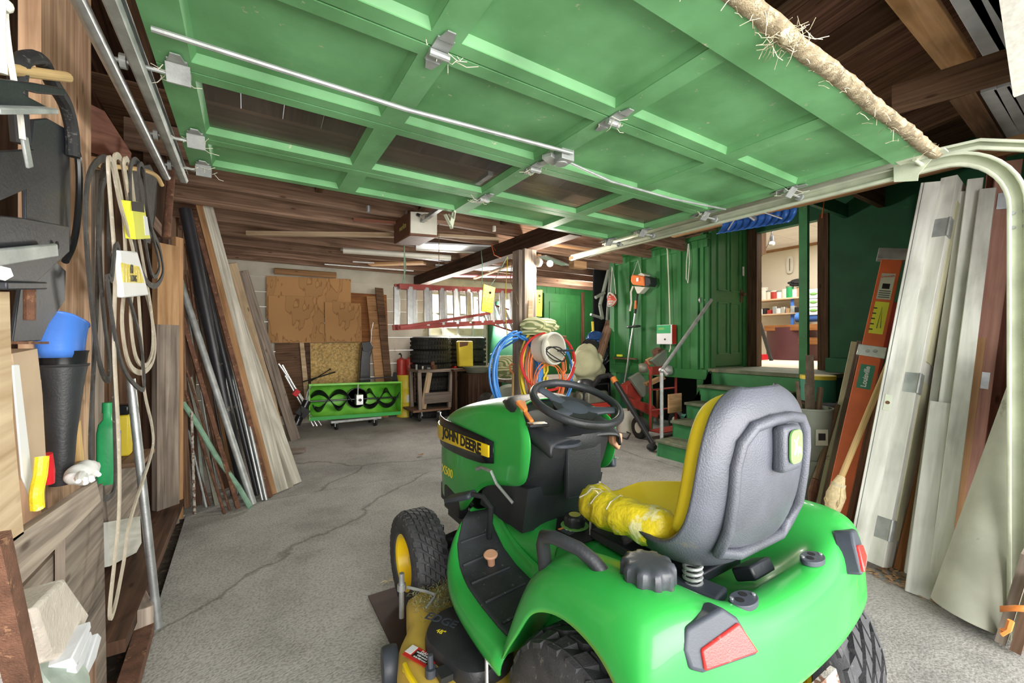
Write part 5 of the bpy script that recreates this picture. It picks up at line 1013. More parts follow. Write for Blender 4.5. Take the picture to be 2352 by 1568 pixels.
# low ledge, block and painted board next to the pole
m = MB(); a = U(300, 1300, X=-.43); m.box((-.60, 2.95, .11), (.42, 1.7, .05), rz=.0); tag(m.build('ledge_plank', 'dark_wood'), 'dark wide plank lying along the slab edge under the belts', 'plank')
m = MB(); c = U(298, 1420, X=-.43); m.box((c.x, c.y, .065), (.13, .20, .13), rz=.3); tag(m.build('timber_block', 'old_wood_gray', bevel=.006), 'split grey timber block by the foot of the galvanised pole', 'wood block')
m = MB(); m.prism([U(a, b, X=-.50) for a, b in ((250, 1198), (322, 1185), (326, 1262), (252, 1300))], (-.02, 0, 0)); tag(m.build('painted_board', 'white_wood'), 'board end with flaking white paint behind the long cream belt', 'board')
m = MB(); m.prism([U(a, b, X=-.52) for a, b in ((240, 1110), (322, 1040), (330, 1190), (250, 1205))], (-.02, 0, 0)); tag(m.build('painted_board', 'old_wood_gray'), 'plain grey board above the flaking painted board', 'board')
m = MB(); m.bar(V(-.34, 1.3, .03), V(-.37, 2.32, .03), .05, .06, (0, 0, 1)); tag(m.build('edge_angle', 'rust'), 'rusty steel angle along the slab edge at the lower left', 'steel angle')
r = random.Random(9); m = MB()
for _ in range(220):
    p = V(r.uniform(-.62, -.38), r.uniform(1.5, 2.6), r.uniform(-.02, .015)); d = V(r.uniform(-.03, .03), r.uniform(-.03, .03), r.uniform(-.004, .012)); q = d.cross(V(0, 0, 1)).normalized()*r.uniform(.003, .012); m.add([p-q*.3, p+d*.5-q, p+d, p+d*.5+q], [(0, 1, 2, 3)])
tag(m.build('dead_leaves', 'leather', smooth=0), 'dead brown leaves in the gap beside the slab', 'leaves', kind='stuff')
# ---------------------------------------------------------------- the leaning stack of lumber and pipes
def lean(name, foot, top, Yt, w, t, mat, label, cat, shape='bar', side=(1, .35, 0), z0=0.0):
    a = U(foot[0], foot[1], Z=z0); b = U(top[0], top[1], Y=Yt); m = MB()
    if shape == 'bar': m.bar(a, b, w, t, side)
    elif shape == 'pipe': m.cyl(a, b, w/2, 16)
    elif shape == 'angle': m.bar(a, b, w, .005, side); m.bar(a+V(0, .0, 0)+V(-w/2, w/2, 0)*.9, b+V(-w/2, w/2, 0)*.9, .005, w, side)
    elif shape == 'rebar':
        d = (b-a); n = int(d.length/.02); m.tube([a+d*(i/n) for i in range(n+1)], [w/2*(1.12 if i % 2 else .92) for i in range(n+1)], 8)
    return tag(m.build(name, mat, bevel=(.002 if shape == 'bar' else 0)), label, cat)
LP = [
 ('lumber_board', (678, 1010), (556, 622), 5.6, .115, .035, 'old_wood_gray', 'knotted grey plank leaning furthest right in the lumber stack', 'board', 'bar'),
 ('lumber_board', (648, 1020), (528, 605), 5.2, .12, .03, 'pale_wood', 'pale tan plank second from the right in the lumber stack', 'board', 'bar'),
 ('lumber_board', (677, 1112), (512, 640), 4.75, .12, .018, 'washed_wood', 'whitewashed board whose foot reaches furthest onto the slab joint', 'board', 'bar'),
 ('lumber_board', (660, 1122), (500, 640), 4.80, .10, .012, 'washed_wood', 'thin split pale board under the whitewashed one', 'board', 'bar'),
 ('plywood_strip', (645, 1128), (470, 470), 4.5, .12, .012, 'washed_wood', 'tall plywood strip with the pointed top at the upper end of the stack', 'board', 'bar'),
 ('lumber_board', (628, 1135), (455, 465), 4.45, .05, .02, 'fir_wood', 'narrow orange board beside the plywood strip', 'board', 'bar'),
 ('steel_bar', (620, 1142), (448, 500), 4.42, .035, .02, 'rust', 'rusty perforated steel bar leaning in the middle of the stack', 'steel bar', 'bar'),
 ('conduit_pipe', (603, 1148), (470, 560), 4.5, .022, .02, 'galv', 'left one of the bright conduit pipes with a yellow band', 'pipe', 'pipe'),
 ('conduit_pipe', (612, 1148), (478, 560), 4.5, .022, .02, 'galv', 'right one of the bright conduit pipes, no band on it', 'pipe', 'pipe'),
 ('black_pipe', (592, 1135), (437, 500), 4.35, .045, .02, 'abs_black', 'slim dark pipe to the right of the fat black one', 'pipe', 'pipe'),
 ('black_pipe', (560, 1130), (425, 480), 4.25, .085, .02, 'abs_black', 'fat glossy black plastic pipe, the thickest of the stack', 'pipe', 'pipe'),
 ('grey_pipe', (582, 1158), (412, 640), 4.2, .048, .02, 'galv_dull', 'grey steel pipe with flattened foot leaning across the stack', 'pipe', 'pipe'),
 ('lumber_board', (520, 1120), (420, 620), 4.3, .06, .02, 'brown_wood', 'dark brown lath left of the fat black pipe', 'board', 'bar'),
 ('lumber_board', (535, 1120), (432, 560), 4.4, .05, .02, 'fir_wood', 'thin orange brown lath behind the fat black pipe', 'board', 'bar'),
 ('steel_angle', (548, 1168), (420, 730), 4.1, .030, .02, 'rust', 'rusty angle iron with pale flaking paint', 'steel angle', 'angle'),
 ('steel_angle', (500, 1160), (412, 760), 4.15, .035, .02, 'bucket_steel', 'olive coloured angle iron at the left of the stack', 'steel angle', 'angle'),
 ('rusty_rod', (516, 1180), (414, 860), 4.05, .020, .02, 'rust', 'thick rusty rod standing before the left pipes', 'rod', 'rebar'),
 ('rusty_rod', (528, 1172), (420, 820), 4.1, .016, .02, 'rust', 'thin rusty rod leaning parallel to the thick one', 'rod', 'rebar'),
 ('rebar', (474, 1165), (412, 900), 4.1, .016, .02, 'galv_dull', 'grey ribbed rebar low at the left of the stack', 'rebar', 'rebar'),
 ('rebar', (482, 1162), (416, 960), 4.15, .014, .02, 'rust', 'shorter brown rebar right of the grey one', 'rebar', 'rebar'),
 ('white_rod', (447, 1180), (440, 945), 3.9, .018, .02, 'rust_white', 'short flaking white rod standing almost upright by the post', 'rod', 'rebar'),
 ('lumber_board', (455, 1160), (418, 700), 4.15, .05, .02, 'dark_wood', 'dark weathered lath next to the orange strip', 'board', 'bar'),
 ('lumber_board', (430, 1165), (410, 560), 4.05, .04, .02, 'brown_wood', 'brown upright lath at the far left of the lumber stack', 'board', 'bar'),
 ('steel_angle', (470, 1150), (408, 650), 4.2, .028, .02, 'green_stone', 'dull green angle iron behind the rebar', 'steel angle', 'angle'),
 ('copper_pipe', (496, 1140), (425, 520), 4.3, .018, .02, 'rust', 'thin brown pipe between the laths at the left', 'pipe', 'pipe'),
 ('lumber_board', (600, 1110), (455, 560), 4.7, .08, .02, 'old_wood', 'brown board glimpsed between the fat pipe and the conduits', 'board', 'bar'),
]
for k, a_ in enumerate(LP): lean(*a_)
for i in range(5):
    f = (490+i*14, 1150-i*4); t_ = (414+i*7, 690-i*30)
    lean('thin_rod', f, t_, 4.22+i*.03, .010+.003*(i % 2), .01, ('rust', 'galv_dull', 'rust', 'abs_black', 'galv')[i], ('thin rusty rod, nearest the angle irons', 'thin dull steel rod beside the rusty one', 'second thin rusty rod near the grey pipe', 'thin black rod near the grey pipe', 'thin shiny rod just left of the fat pipe')[i], 'rod', 'pipe')
m = MB(); m.tube([U(575, 1165, Z=.02), U(548, 1118, Y=3.78), U(495, 1045, Y=3.85), U(448, 965, Y=3.9), U(420, 925, Y=3.95)], .018, 10); tag(m.build('garden_hose', 'rope_green'), 'pale green ribbed hose lying along the foot of the stack', 'hose')
a = U(570, 942, Y=4.22); m = MB(); m.cyl(a, a+V(-.006, .0, .018), .028, 12); tag(m.build('tape_band', 'yellow_label'), 'yellow tape band on the conduit pipes', 'tape')
m = MB(); a = U(665, 1040, Z=0); m.box((a.x+.05, a.y, .02), (.22, .10, .04), rz=-.3); tag(m.build('foot_block', 'old_wood_gray'), 'short grey offcut on the floor at the foot of the right planks', 'wood block')

zl = U(150, 1600, X=-.33).z
m = MB(); m.box((-.42, U(120, 1600, X=-.36).y-.03, zl/2), (.22, .24, zl)); tag(m.build('low_box', 'old_wood', bevel=.004), 'low wooden box under the stone and slates at the bottom left', 'box')
# ================================================================ THE BACK OF THE GARAGE
def zc_(p): return p.x*FW[0]+p.y*FW[1]
def sheet(name, pts, Y, t, mat, label, cat, dy=0):
    m = MB(); m.prism([U(a, b, Y=Y) for a, b in pts], (0, t, 0)); return tag(m.build(name, mat, bevel=.002), label, cat)
# boards and sheets against the back wall
sheet('hardboard_sheet', [(612, 633), (806, 641), (806, 730), (612, 730)], 7.02, .006, 'hardboard', 'stained hardboard sheet, the upper one behind the others', 'hardboard sheet')
sheet('hardboard_sheet', [(616, 678), (742, 682), (747, 787), (616, 787)], 6.99, .006, 'hardboard', 'water-stained hardboard sheet at the lower left of the group', 'hardboard sheet')
sheet('hardboard_sheet', [(746, 693), (829, 697), (831, 785), (747, 786)], 6.96, .006, 'hardboard', 'smaller clean hardboard sheet in front at the right', 'hardboard sheet')
sheet('orange_board', [(806, 672), (888, 677), (892, 790), (806, 790)], 7.05, .015, 'orange_wood', 'orange stained board behind the two leaning planks', 'board')
m = MB(); m.cyl(U(630, 622, Y=6.95), U(772, 632, Y=6.95), .045, 14); tag(m.build('rolled_paper', 'fir_wood'), 'brown rolled tube resting above the hardboard sheets', 'roll')
sheet('plywood_sheet', [(632, 788), (700, 786), (702, 950), (640, 956)], 7.04, .012, 'brown_wood', 'dark brown panel below the hardboard sheets', 'panel')
sheet('lumber_board', [(688, 786), (698, 786), (712, 920), (700, 920)], 6.98, .02, 'pale_wood', 'narrow pale board before the dark panel', 'board')
sheet('lumber_board', [(700, 786), (712, 786), (716, 910), (708, 910)], 7.0, .02, 'dark_wood', 'narrow dark board left of the strand board', 'board')
sheet('strand_board', [(712, 788), (832, 786), (828, 946), (716, 948)], 6.97, .012, 'osb', 'yellow strand board panel standing on the floor behind the snow blower', 'strand board')
sheet('leaning_plank', [(842, 680), (864, 680), (893, 958), (871, 959)], 6.9, .03, 'fir_wood', 'wide golden plank with a short black handle on it', 'plank')
sheet('leaning_plank', [(862, 660), (880, 662), (908, 953), (892, 954)], 6.85, .03, 'brown_wood', 'taller dark brown plank at the right of the golden one', 'plank')
# snow chute leaning there
ch = thing('snow_chute', 'black snow blower chute standing behind the green blower', 'chute', U(835, 870, Y=6.7))
m = MB(); m.prism([U(a, b, Y=6.7) for a, b in ((832, 788), (850, 786), (857, 798), (850, 820), (852, 945), (822, 948), (828, 830))], (0, .16, 0)); m.build('chute_body', 'black_gloss', ch, bevel=.01)
m = MB(); m.prism([U(a, b, Y=6.68) for a, b in ((830, 786), (850, 784), (858, 797), (846, 808), (834, 806))], (0, .04, 0)); m.build('chute_hood', 'black_steel', ch, bevel=.004)
m = MB(); m.tube([U(857, 740, Y=6.8), U(853, 760, Y=6.78), U(851, 790, Y=6.75)], .006, 6); m.build('chute_rod', 'galv_dull', ch)
# ---- green snow blower head on its dolly
SY0, SY1 = 6.30, 6.62
A_ = U(710, 964, Y=SY0); B_ = U(921, 949, Y=SY0); A1 = U(708, 884, Y=SY0); B1 = U(918, 869, Y=SY0)
sb = thing('snow_blower', 'bright green snow blower attachment with black auger on a wheeled dolly', 'snow blower', A_.lerp(B_, .5))
ex = (B_-A_).normalized(); ez = (A1-A_); H2 = ez.length; ez = V(0, 0, 1); Ls = (B_-A_).length; ey = V(0, 1, 0)
Q = lambda u, v, w_: A_+ex*(u*Ls)+ez*(v*H2)+ey*w_
rows = []
for a in range(13):
    t = a/12; ang = -PI/2+PI*t; w_ = .30*math.cos(ang)**.7 if abs(math.cos(ang)) > 1e-6 else 0; v = .5+.5*math.sin(ang)
    rows.append([Q(u, v, w_) for u in (0, .25, .5, .75, 1)])
m = MB(); m.grid(rows); m.build('auger_housing', 'blade_green', sb, smooth=60, solid=.006)
for u in (0, 1):
    m = MB(); m.prism([Q(u, .5+.5*math.sin(-PI/2+PI*k/12), .30*max(0, math.cos(-PI/2+PI*k/12))**.7-.02) for k in range(13)], ex*(.008 if u == 0 else -.008)); m.build('side_plate', 'blade_green', sb)
m = MB(); m.bar(Q(-.005, 1.0, -.005), Q(1.005, 1.0, -.005), .03, .03, ez); m.build('top_rail', 'blade_green', sb, bevel=.005)
m = MB(); m.bar(Q(0, .02, -.01), Q(1, .02, -.01), .05, .012, ez); m.build('scraper', 'jd_green', sb)
m = MB(); m.cyl(Q(.01, .5, .10), Q(.99, .5, .10), .012, 10); m.build('auger_shaft', 'black_gloss', sb)
def helix(u0, u1, turns, ph, hand):
    m = MB(); rows = []; N = 40
    for k in range(N+1):
        t = k/N; a = ph+hand*2*PI*turns*t; c = Q(lerp(u0, u1, t), .5, .10); d = V(0, math.cos(a), math.sin(a)); rows.append([c+d*.085, c+d*.155])
    m.grid(rows); return m.build('auger_ribbon', 'black_gloss', sb, solid=.012, smooth=60)
helix(.04, .44, .95, .4, 1); helix(.04, .44, .95, .4+PI, 1); helix(.60, .97, .95, 2.2, -1); helix(.60, .97, .95, 2.2+PI, -1)
m = MB(); m.lathe([(.15, 0), (.15, .05), (.14, .05), (.14, .0)], Q(.52, .52, .16), (0, 1, 0), 28); m.build('impeller_ring', 'black_gloss', sb)
m = MB(); m.box(Q(.525, .50, .06), (.10, .12, .15)); m.bar(Q(.51, .62, .05), Q(.51, .98, .02), .02, .01); m.build('gear_box', 'alu', sb, bevel=.008)
m = MB(); m.lathe([(.02, 0), (.02, .01)], Q(.525, .5, -.03), (0, 1, 0), 14); m.build('gear_hub', 'black_gloss', sb)
m = MB(); m.bar(Q(.55, 1.10, .15), Q(.97, 1.16, .15), .03, .02); m.prism([Q(.92, 1.0, .15), Q(1.0, 1.0, .15), Q(.98, 1.3, .15), Q(.95, 1.3, .15)], (0, .03, 0)); m.build('linkage', 'black_gloss', sb); MB().cyl(Q(-.05, 1.08, .1), Q(.30, 1.32, .3), .010, 8).build('linkage_rod', 'black_gloss', sb)
m = MB(); m.tube([Q(0.02, .1, -.03), Q(-.05, .30, -.05), Q(-.02, .8, -.04), Q(.03, 1.02, .0)], .008, 6); m.build('lift_cable', 'galv_dull', sb)
dl_ = thing('wheeled_dolly', 'low grey platform dolly with four casters under the snow blower', 'dolly', V(Q(.48, 0, .15).x, Q(.48, 0, .15).y, 0))
dc_ = Q(.48, 0, .12); zt_ = min(A_.z, B_.z)-.012; dp = zt_
for k, (dx, dy) in enumerate(((-.26, -.10), (.28, -.10), (-.26, .2), (.28, .2))):
    c = V(dc_.x+dx, dc_.y+dy, .045); m = MB(); m.lathe([(.02, -.014), (.045, -.014), (.045, .014), (.02, .014)], c, (1, .3, 0), 18); cs_ = m.build('caster_wheel', 'black_rubber', dl_); m = MB(); m.bar(c+V(0, 0, 0), c+V(0, .01, max(.03, dp-.075)), .04, .03); m.build('caster_fork', 'galv_dull', cs_)
m = MB(); m.box((dc_.x+.01, dc_.y+.05, dp-.018), (.70, .42, .035)); m.build('platform', 'galv_dull', dl_, bevel=.006)
# small black engine part and chrome tubes at its left
tb = []
for k, (a, b) in enumerate((((640, 835), (738, 976)), ((648, 838), (728, 978)), ((655, 862), (720, 978)))):
    m = MB(); m.cyl(U(b[0], b[1], Z=0.015), U(a[0], a[1], Y=6.75), .014, 10); tag(m.build('chrome_tube', 'alu'), ('bright chrome tube leaning left of the snow blower, the rightmost at its foot', 'bright chrome tube leaning left of the snow blower, middle one', 'short chrome tube leaning lowest behind the snow blower')[k], 'tube')
m = MB(); c = U(680, 902, Y=6.35); m.box(c, (.07, .05, .09), rz=.2, ry=.6); tag(m.build('red_clamp', 'red_plastic', bevel=.006), 'bright red band clamped around the chrome tubes', 'clamp')
m = MB(); m.cyl(U(680, 975, Y=6.2), U(706, 920, Y=6.25), .05, 14); m.box(U(695, 945, Y=6.2), (.14, .10, .12), ry=.7); m.tube([U(690, 930, Y=6.15), U(694, 950, Y=6.12), U(688, 962, Y=6.15)], .006, 6); tag(m.build('drive_unit', 'black_gloss', bevel=.006), 'black drive shaft coupling lying left of the snow blower', 'machine part')
m = MB(); m.tube([U(758, 848, Y=6.75), U(726, 868, Y=6.7), U(708, 878, Y=6.65)], .008, 8); m.sphere(U(758, 848, Y=6.75), .015, 10, 6); tag(m.build('lever_rod', 'black_gloss'), 'thin black lever sticking up above the left end of the blower', 'lever')
# ---- drum with petrol cans
def can(c, r_, h, mat, label, name='can', cat='can', group=None, lid=None, handle=True, n=24, taper=1.0):
    t = thing(name, label, cat, c, group); m = MB()
    pr = [(r_*taper, 0), (r_*taper*1.01, .01), (r_, h*.96), (r_*1.04, h*.965), (r_*1.04, h)]
    if not lid: pr += [(r_*.97, h), (r_*taper*.95, h*.15)]
    m.lathe(pr, c, k=n); m.build('shell', mat, t, smooth=40)
    if lid:
        m = MB(); m.lathe([(r_*1.06, h-.02), (r_*1.07, h), (r_*1.0, h+.008)], c, k=n); m.build('lid', lid, t, smooth=40)
    if handle:
        m = MB(); m.tube([c+V(r_*1.03*math.cos(a), -.02-r_*1.0*math.sin(a)*.35, h*.93-r_*.9*math.sin(a)) for a in [PI*k/14 for k in range(15)]], .0025, 5); m.build('handle', 'galv_dull', t)
    return t
c = U(931, 955, Z=0); DYm = c
dr_ = thing('steel_drum', 'narrow yellow steel drum standing beside the snow blower', 'drum', c); rD = 20*zc_(c)/F_PX; hD = U(931, 860, Y=c.y).z
m = MB(); m.lathe([(rD, 0), (rD*1.03, .01), (rD, .02), (rD, hD*.33), (rD*1.03, hD*.34), (rD, hD*.35), (rD, hD*.66), (rD*1.03, hD*.67), (rD, hD*.68), (rD, hD-.02), (rD*1.03, hD-.01), (rD, hD)], c, k=28); m.build('drum_body', 'drum_yellow', dr_, smooth=50)
MB().box(c+V(.02, -rD-.002, hD*.45), (.09, .003, .12)).build('drum_label', 'decal_white', dr_)
for k, (dx, lb_) in enumerate(((-.075, 'old red petrol can on the yellow drum, left one with a spout'), (.078, 'old red petrol can on the yellow drum, right one'))):
    cc = c+V(dx, -.02+k*.04, hD); t = thing('petrol_can', lb_, 'petrol can', cc); m = MB(); m.lathe([(.072, 0), (.074, .01), (.074, .24), (.07, .255), (.03, .275), (.028, .285)], cc, k=24); m.build('can_body', 'red_can', t, smooth=40)
    if k == 0: MB().tube([cc+V(.0, 0, .275), cc+V(.0, 0, .33), cc+V(-.03, -.02, .36), cc+V(-.045, -.03, .345)], .012, 8).build('spout', 'black_steel', t)
    else: text('lettering', 'GAS', cc+V(.0, -.0765, .14), (1, 0, 0), (0, 0, 1), .055, 'rust_white', t)
# ---- tyres stacked behind the cart
def tyre(c, R, W, label, parent=None):
    m = MB(); m.lathe([(R*.58, -W*.38), (R*.64, -W*.5), (R*.86, -W*.52), (R*.97, -W*.42), (R, -W*.25), (R*.985, -W*.08), (R, 0), (R*.985, W*.08), (R, W*.25), (R*.97, W*.42), (R*.86, W*.52), (R*.64, W*.5), (R*.58, W*.38)], c, (0, 0, 1), 40, cap=False)
    for k in range(44):
        a = 2*PI*k/44
        for z in (-.33, 0, .33): m.box(Vector(c)+V(R*math.cos(a+.04*(z > 0)), R*math.sin(a+.04*(z > 0)), W*z), (.016, .035, W*.2), rz=a+.3)
    return tag(m.build('car_tyre', 'tire_old', smooth=40), label, 'tyre', 'stacked car tyres at the back')
NM = ('bottom', 'second', 'third', 'fourth', 'topmost')
cL = U(990, 800, Y=6.74); cR = U(1072, 800, Y=6.72)
for k in range(6): tyre((cL.x, cL.y, .11+.222*k), .335, .215, 'old black car tyre of the left stack, number %s from the floor' % ('one', 'two', 'three', 'four', 'five', 'six')[k])
for k in range(6): tyre((cR.x+.03, cR.y+.05, .11+.222*k), .33, .215, 'old black car tyre of the right stack, number %s from the floor' % ('one', 'two', 'three', 'four', 'five', 'six')[k])
yb = thing('yellow_jug', 'tall yellow paper sack of compound before the right tyre stack', 'sack', U(1070, 845, Y=6.15))
m = MB(); m.prism([U(a, b, Y=6.15) for a, b in ((1053, 783), (1087, 783), (1088, 842), (1055, 842))], (0, .10, 0)); m.build('sack_body', 'drum_yellow', yb, bevel=.02)
m = MB(); m.prism([U(a, b, Y=6.145) for a, b in ((1056, 785), (1076, 785), (1074, 793), (1056, 797))], (0, .002, 0)); m.build('print_block', 'leather', yb)
m = MB(); c = U(1072, 846, Y=6.15); m.box((c.x, c.y+.1, c.z-.02), (.5, .3, .03)); tag(m.build('shelf_board', 'dark_wood'), 'dark board carrying the yellow sack in front of the tyres', 'shelf')
m = MB(); m.box((c.x-.2, c.y+.1, (c.z-.035)/2), (.04, .25, c.z-.035)); m.box((c.x+.2, c.y+.1, (c.z-.035)/2), (.04, .25, c.z-.035)); tag(m.build('shelf_trestle', 'dark_wood'), 'dark trestle under the board with the yellow sack', 'trestle')
# ---- wheeled wooden work cart
c = U(985, 966, Z=0); ct = thing('work_cart', 'old wooden work cart on large casters in front of the tyres', 'cart', c)
CX, CY = c.x+.02, c.y+.20
tz0 = U(985, 852, Y=c.y).z
m = MB(); m.box((CX+.10, CY, tz0), (.62, .5, .035)); m.build('cart_top', 'old_wood_gray', ct)
m = MB(); m.box((CX+.02, CY, .17), (.62, .5, .03)); m.build('cart_base', 'old_wood', ct)
m = MB(); m.box((CX+.12, CY-.22, .36), (.44, .04, .17)); m.build('cart_drawer', 'old_wood_gray', ct, bevel=.003)
for dx, dy in ((-.18, -.2), (.36, -.2), (-.18, .2), (.36, .2)):
    m = MB(); m.bar((CX+dx*.9, CY+dy, .185), (CX+dx, CY+dy, tz0-.018), .055, .055); m.build('leg', 'old_wood_gray', ct)
m = MB(); m.bar((CX-.12, CY-.21, .2), (CX-.02, CY-.22, tz0-.02), .09, .03); m.build('brace_board', 'pale_wood', ct)
for k, (dx, dy) in enumerate(((-.16, -.12), (.08, -.28), (-.18, .25), (.35, .2))):
    cc = V(CX+dx, CY+dy-.06, .073); m = MB(); m.lathe([(.016, -.018), (.05, -.018), (.052, -.012), (.073, -.012), (.073, .012), (.052, .012), (.05, .018), (.016, .018)], cc, (.8, -.5, 0), 26); wv = m.build('caster_wheel', 'tire_old', ct); m = MB(); m.lathe([(.001, -.021), (.035, -.02), (.035, .02), (.001, .021)], cc, (.8, -.5, 0), 20); m.bar(cc+V(.03, .02, 0), cc+V(.02, .03, .085), .05, .012); m.build('caster_fork', 'galv_dull', wv)
for k, (px, py, sz, mt, lb) in enumerate(((955, 838, (.03, .03, .09), 'galv_dull', 'small upright steel bracket on the left of the cart top'), (975, 836, (.03, .03, .06), 'alu', 'short metal tube on the cart top'), (1015, 838, (.16, .05, .07), 'leather', 'brown leather boot lying on the cart top'), (1000, 842, (.10, .06, .03), 'galv_dull', 'flat steel tool on the cart top'), (1035, 842, (.12, .05, .035), 'alu', 'shiny pliers at the right of the cart top'))):
    c2 = V(U(px, 852, Z=tz0).x, CY-.12+.04*k, tz0+.018+sz[2]/2); m = MB(); m.box(c2, sz, rz=.3*k)
    if k == 2: m.box(c2+V(-.05, 0, .05), (.06, .05, .08))
    tag(m.build('cart_item', mt, bevel=.008), lb, 'tool')
m = MB(); m.tube([U(953, 856, Y=c.y-.02)+V(0, 0, -.03*k+.0) for k in range(16)], [.010 if k % 2 else .006 for k in range(16)], 6); tag(m.build('hanging_chain', 'rust'), 'rusty chain hanging from the left side of the cart', 'chain')
# ---- buckets and cans right of the cart
b0 = U(1050, 948, Z=0); b1 = U(1084, 948, Z=0); YB = b0.y
def px_r(pxw, p): return pxw*zc_(p)/F_PX/2
r1 = px_r(36, b0); h1 = U(1050, 912, Y=YB).z
can(b0, r1, h1, 'bucket_grey', 'grey bucket with a green lid at the bottom left of the bucket stack', 'bucket', 'bucket', lid='green_plastic', taper=.88)
can(b1, px_r(38, b1), U(1084, 920, Y=b1.y).z, 'bucket_white', 'dusty white bucket at the bottom right of the bucket stack', 'bucket', 'bucket', lid='bucket_white', taper=.9)
p2 = b0+V(-.01, .0, h1+.010); h2 = U(1050, 874, Y=YB).z-p2.z
can(p2, r1*.98, h2, 'bucket_steel', 'grey steel paint tin standing on the green lid', 'paint_tin', 'tin', lid='bucket_steel')
p3 = b1+V(-.02, 0, U(1084, 920, Y=b1.y).z+.010); h3 = U(1084, 870, Y=b1.y).z-p3.z
can(p3, px_r(29, b1), h3, 'bucket_steel', 'dull olive steel pail on the white bucket', 'pail', 'pail')
p4 = p2+V(0, 0, h2+.010); jg = thing('fuel_jug', 'bright red plastic fuel jug on top of the paint tin', 'fuel jug', p4); hj = U(1050, 832, Y=YB).z-p4.z
m = MB(); m.prism([p4+V(-.10, -.08, 0), p4+V(.10, -.08, 0), p4+V(.10, -.08, hj*.72), p4+V(.03, -.08, hj), p4+V(-.02, -.08, hj), p4+V(-.10, -.08, hj*.65)], (0, .16, 0)); m.build('jug_body', 'red_plastic', jg, bevel=.02, seg=3)
MB().tube([p4+V(.03, 0, hj*.95), p4+V(.10, 0, hj*.9), p4+V(.12, 0, hj*.6)], .014, 8).build('jug_handle', 'red_plastic', jg); MB().cyl(p4+V(0, 0, hj-.01), p4+V(0, 0, hj+.03), .025, 14).build('jug_cap', 'red_plastic', jg)
m = MB(); c = U(1095, 864, Y=6.1); m.lathe([(.17, 0), (.24, .10), (.235, .10), (.16, .01)], V(c.x, c.y, .74), k=26); tag(m.build('basin', 'bucket_grey'), 'grey plastic basin behind the steel pail', 'basin')
m = MB(); m.box((c.x+.0, c.y+.0, .37), (.5, .4, .73)); tag(m.build('storage_crate', 'dark_wood'), 'dark crate under the grey basin behind the buckets', 'crate')
# ---- hung extension ladder
LA, LB = V(1.22, 4.13, 0), V(3.35, 5.03, 0)
ld = thing('extension_ladder', 'long red railed aluminium extension ladder hung on its side from the beam', 'ladder', V(1.22, 4.13, 1.4))
dl3 = (LB-LA); La = U(925, 658, Y=4.13); 
topL, topR = U(925, 660, Y=4.2).z, U(1190, 668, Y=5.0).z; botL, botR = U(900, 752, Y=4.13).z, U(1190, 736, Y=5.0).z
def LP_(t, top, off=0): 
    n = V(dl3.y, -dl3.x, 0).normalized(); a = LA+dl3*t+n*(off+(0 if top else .06)); a.z = lerp(topL, topR, t) if top else lerp(botL, botR, t); return a
for off in (0, -.07):
    for top in (1, 0):
        m = MB(); m.bar(LP_(.03 if top else 0, top, off), LP_(1, top, off), .022, .055, (0, 0, 1) if False else None); m.build('side_rail', 'rail_red', ld, bevel=.004)
for k in range(20):
    t = .04+k*.0495
    if t > .99: continue
    m = MB(); off = -.0 if k % 2 else -.07; a, b = LP_(t+.0, 1, off), LP_(t-.02, 0, off); m.bar(a, b, .062, .03); m.build('rung', 'alu', ld, bevel=.006)
m = MB(); m.bar(LP_(.0, 0, .03), LP_(.62, 0, .03)+V(0, 0, .12), .03, .03); m.build('support_rail', 'rail_red', ld, bevel=.003)
l2 = thing('step_ladder', 'second red ladder hung on its side just below the long one', 'ladder', U(1150, 745, Y=5.3))
m = MB(); a, b = U(1115, 740, Y=5.5), U(1192, 765, Y=5.1); m.bar(a, b, .02, .06, (0, 0, 1)); m.build('side_rail', 'rail_red', l2)
a2, b2 = a+V(.10, .45, .38), b+V(.10, .45, .38); m = MB(); m.bar(a2, b2, .02, .06, (0, 0, 1)); m.build('side_rail', 'rail_red', l2)
for k in range(4): MB().bar(a.lerp(b, .15+.23*k), a2.lerp(b2, .15+.23*k), .05, .02).build('rung', 'alu', l2)
def rope(pts, mat, label, r_=.005, name='rope', cat='rope'):
    m = MB(); m.tube(pts, r_, 6); return tag(m.build(name, mat), label, cat)
t1 = LP_(.06, 1); rope([V(t1.x, t1.y, 2.41), t1+V(0, .01, .25), t1+V(.0, 0, .03)], 'rope_green', 'green rope tying the left end of the ladder to the joists')
rope([V(t1.x+.06, t1.y+.25, 2.41), t1+V(.03, .05, .2), t1+V(-.02, 0, .03), t1+V(-.06, -.02, -.04)], 'rope_green', 'second green rope knotted at the left end of the ladder')
t1 = LP_(.60, 1); rope([U(1105, 572, X=2.44), U(1108, 610, X=2.3), t1+V(0, 0, .02)], 'rope_green', 'green rope from the dark beam down to the middle of the ladder')
t1 = LP_(.66, 1); rope([U(1165, 590, X=2.44), t1+V(.1, 0, .15), t1+V(-.05, 0, -.05)], 'rope_green', 'green rope slanting from the beam beside the yellow level')
rope([U(1166, 590, X=2.43), U(1160, 700, X=2.3), U(1165, 775, X=2.3)], 'hose_yellow', 'thin yellow cord hanging down in front of the ladder', .004, 'cord', 'cord')
rope([U(1178, 590, X=2.42), U(1172, 640, X=2.32), U(1190, 700, X=2.35)], 'old_handle', 'brown cord hanging beside the timber post', .004, 'cord', 'cord')
rope([U(1138, 575, X=2.43), U(1128, 560, X=2.41), U(1135, 585, X=2.40), U(1150, 592, X=2.42)], 'cord_orange', 'loop of orange cord around the dark beam', .005, 'cord', 'cord')
lv = thing('yellow_level', 'paint-splashed yellow plate hanging on the ladder rail', 'plate', U(1120, 715, Y=4.25))
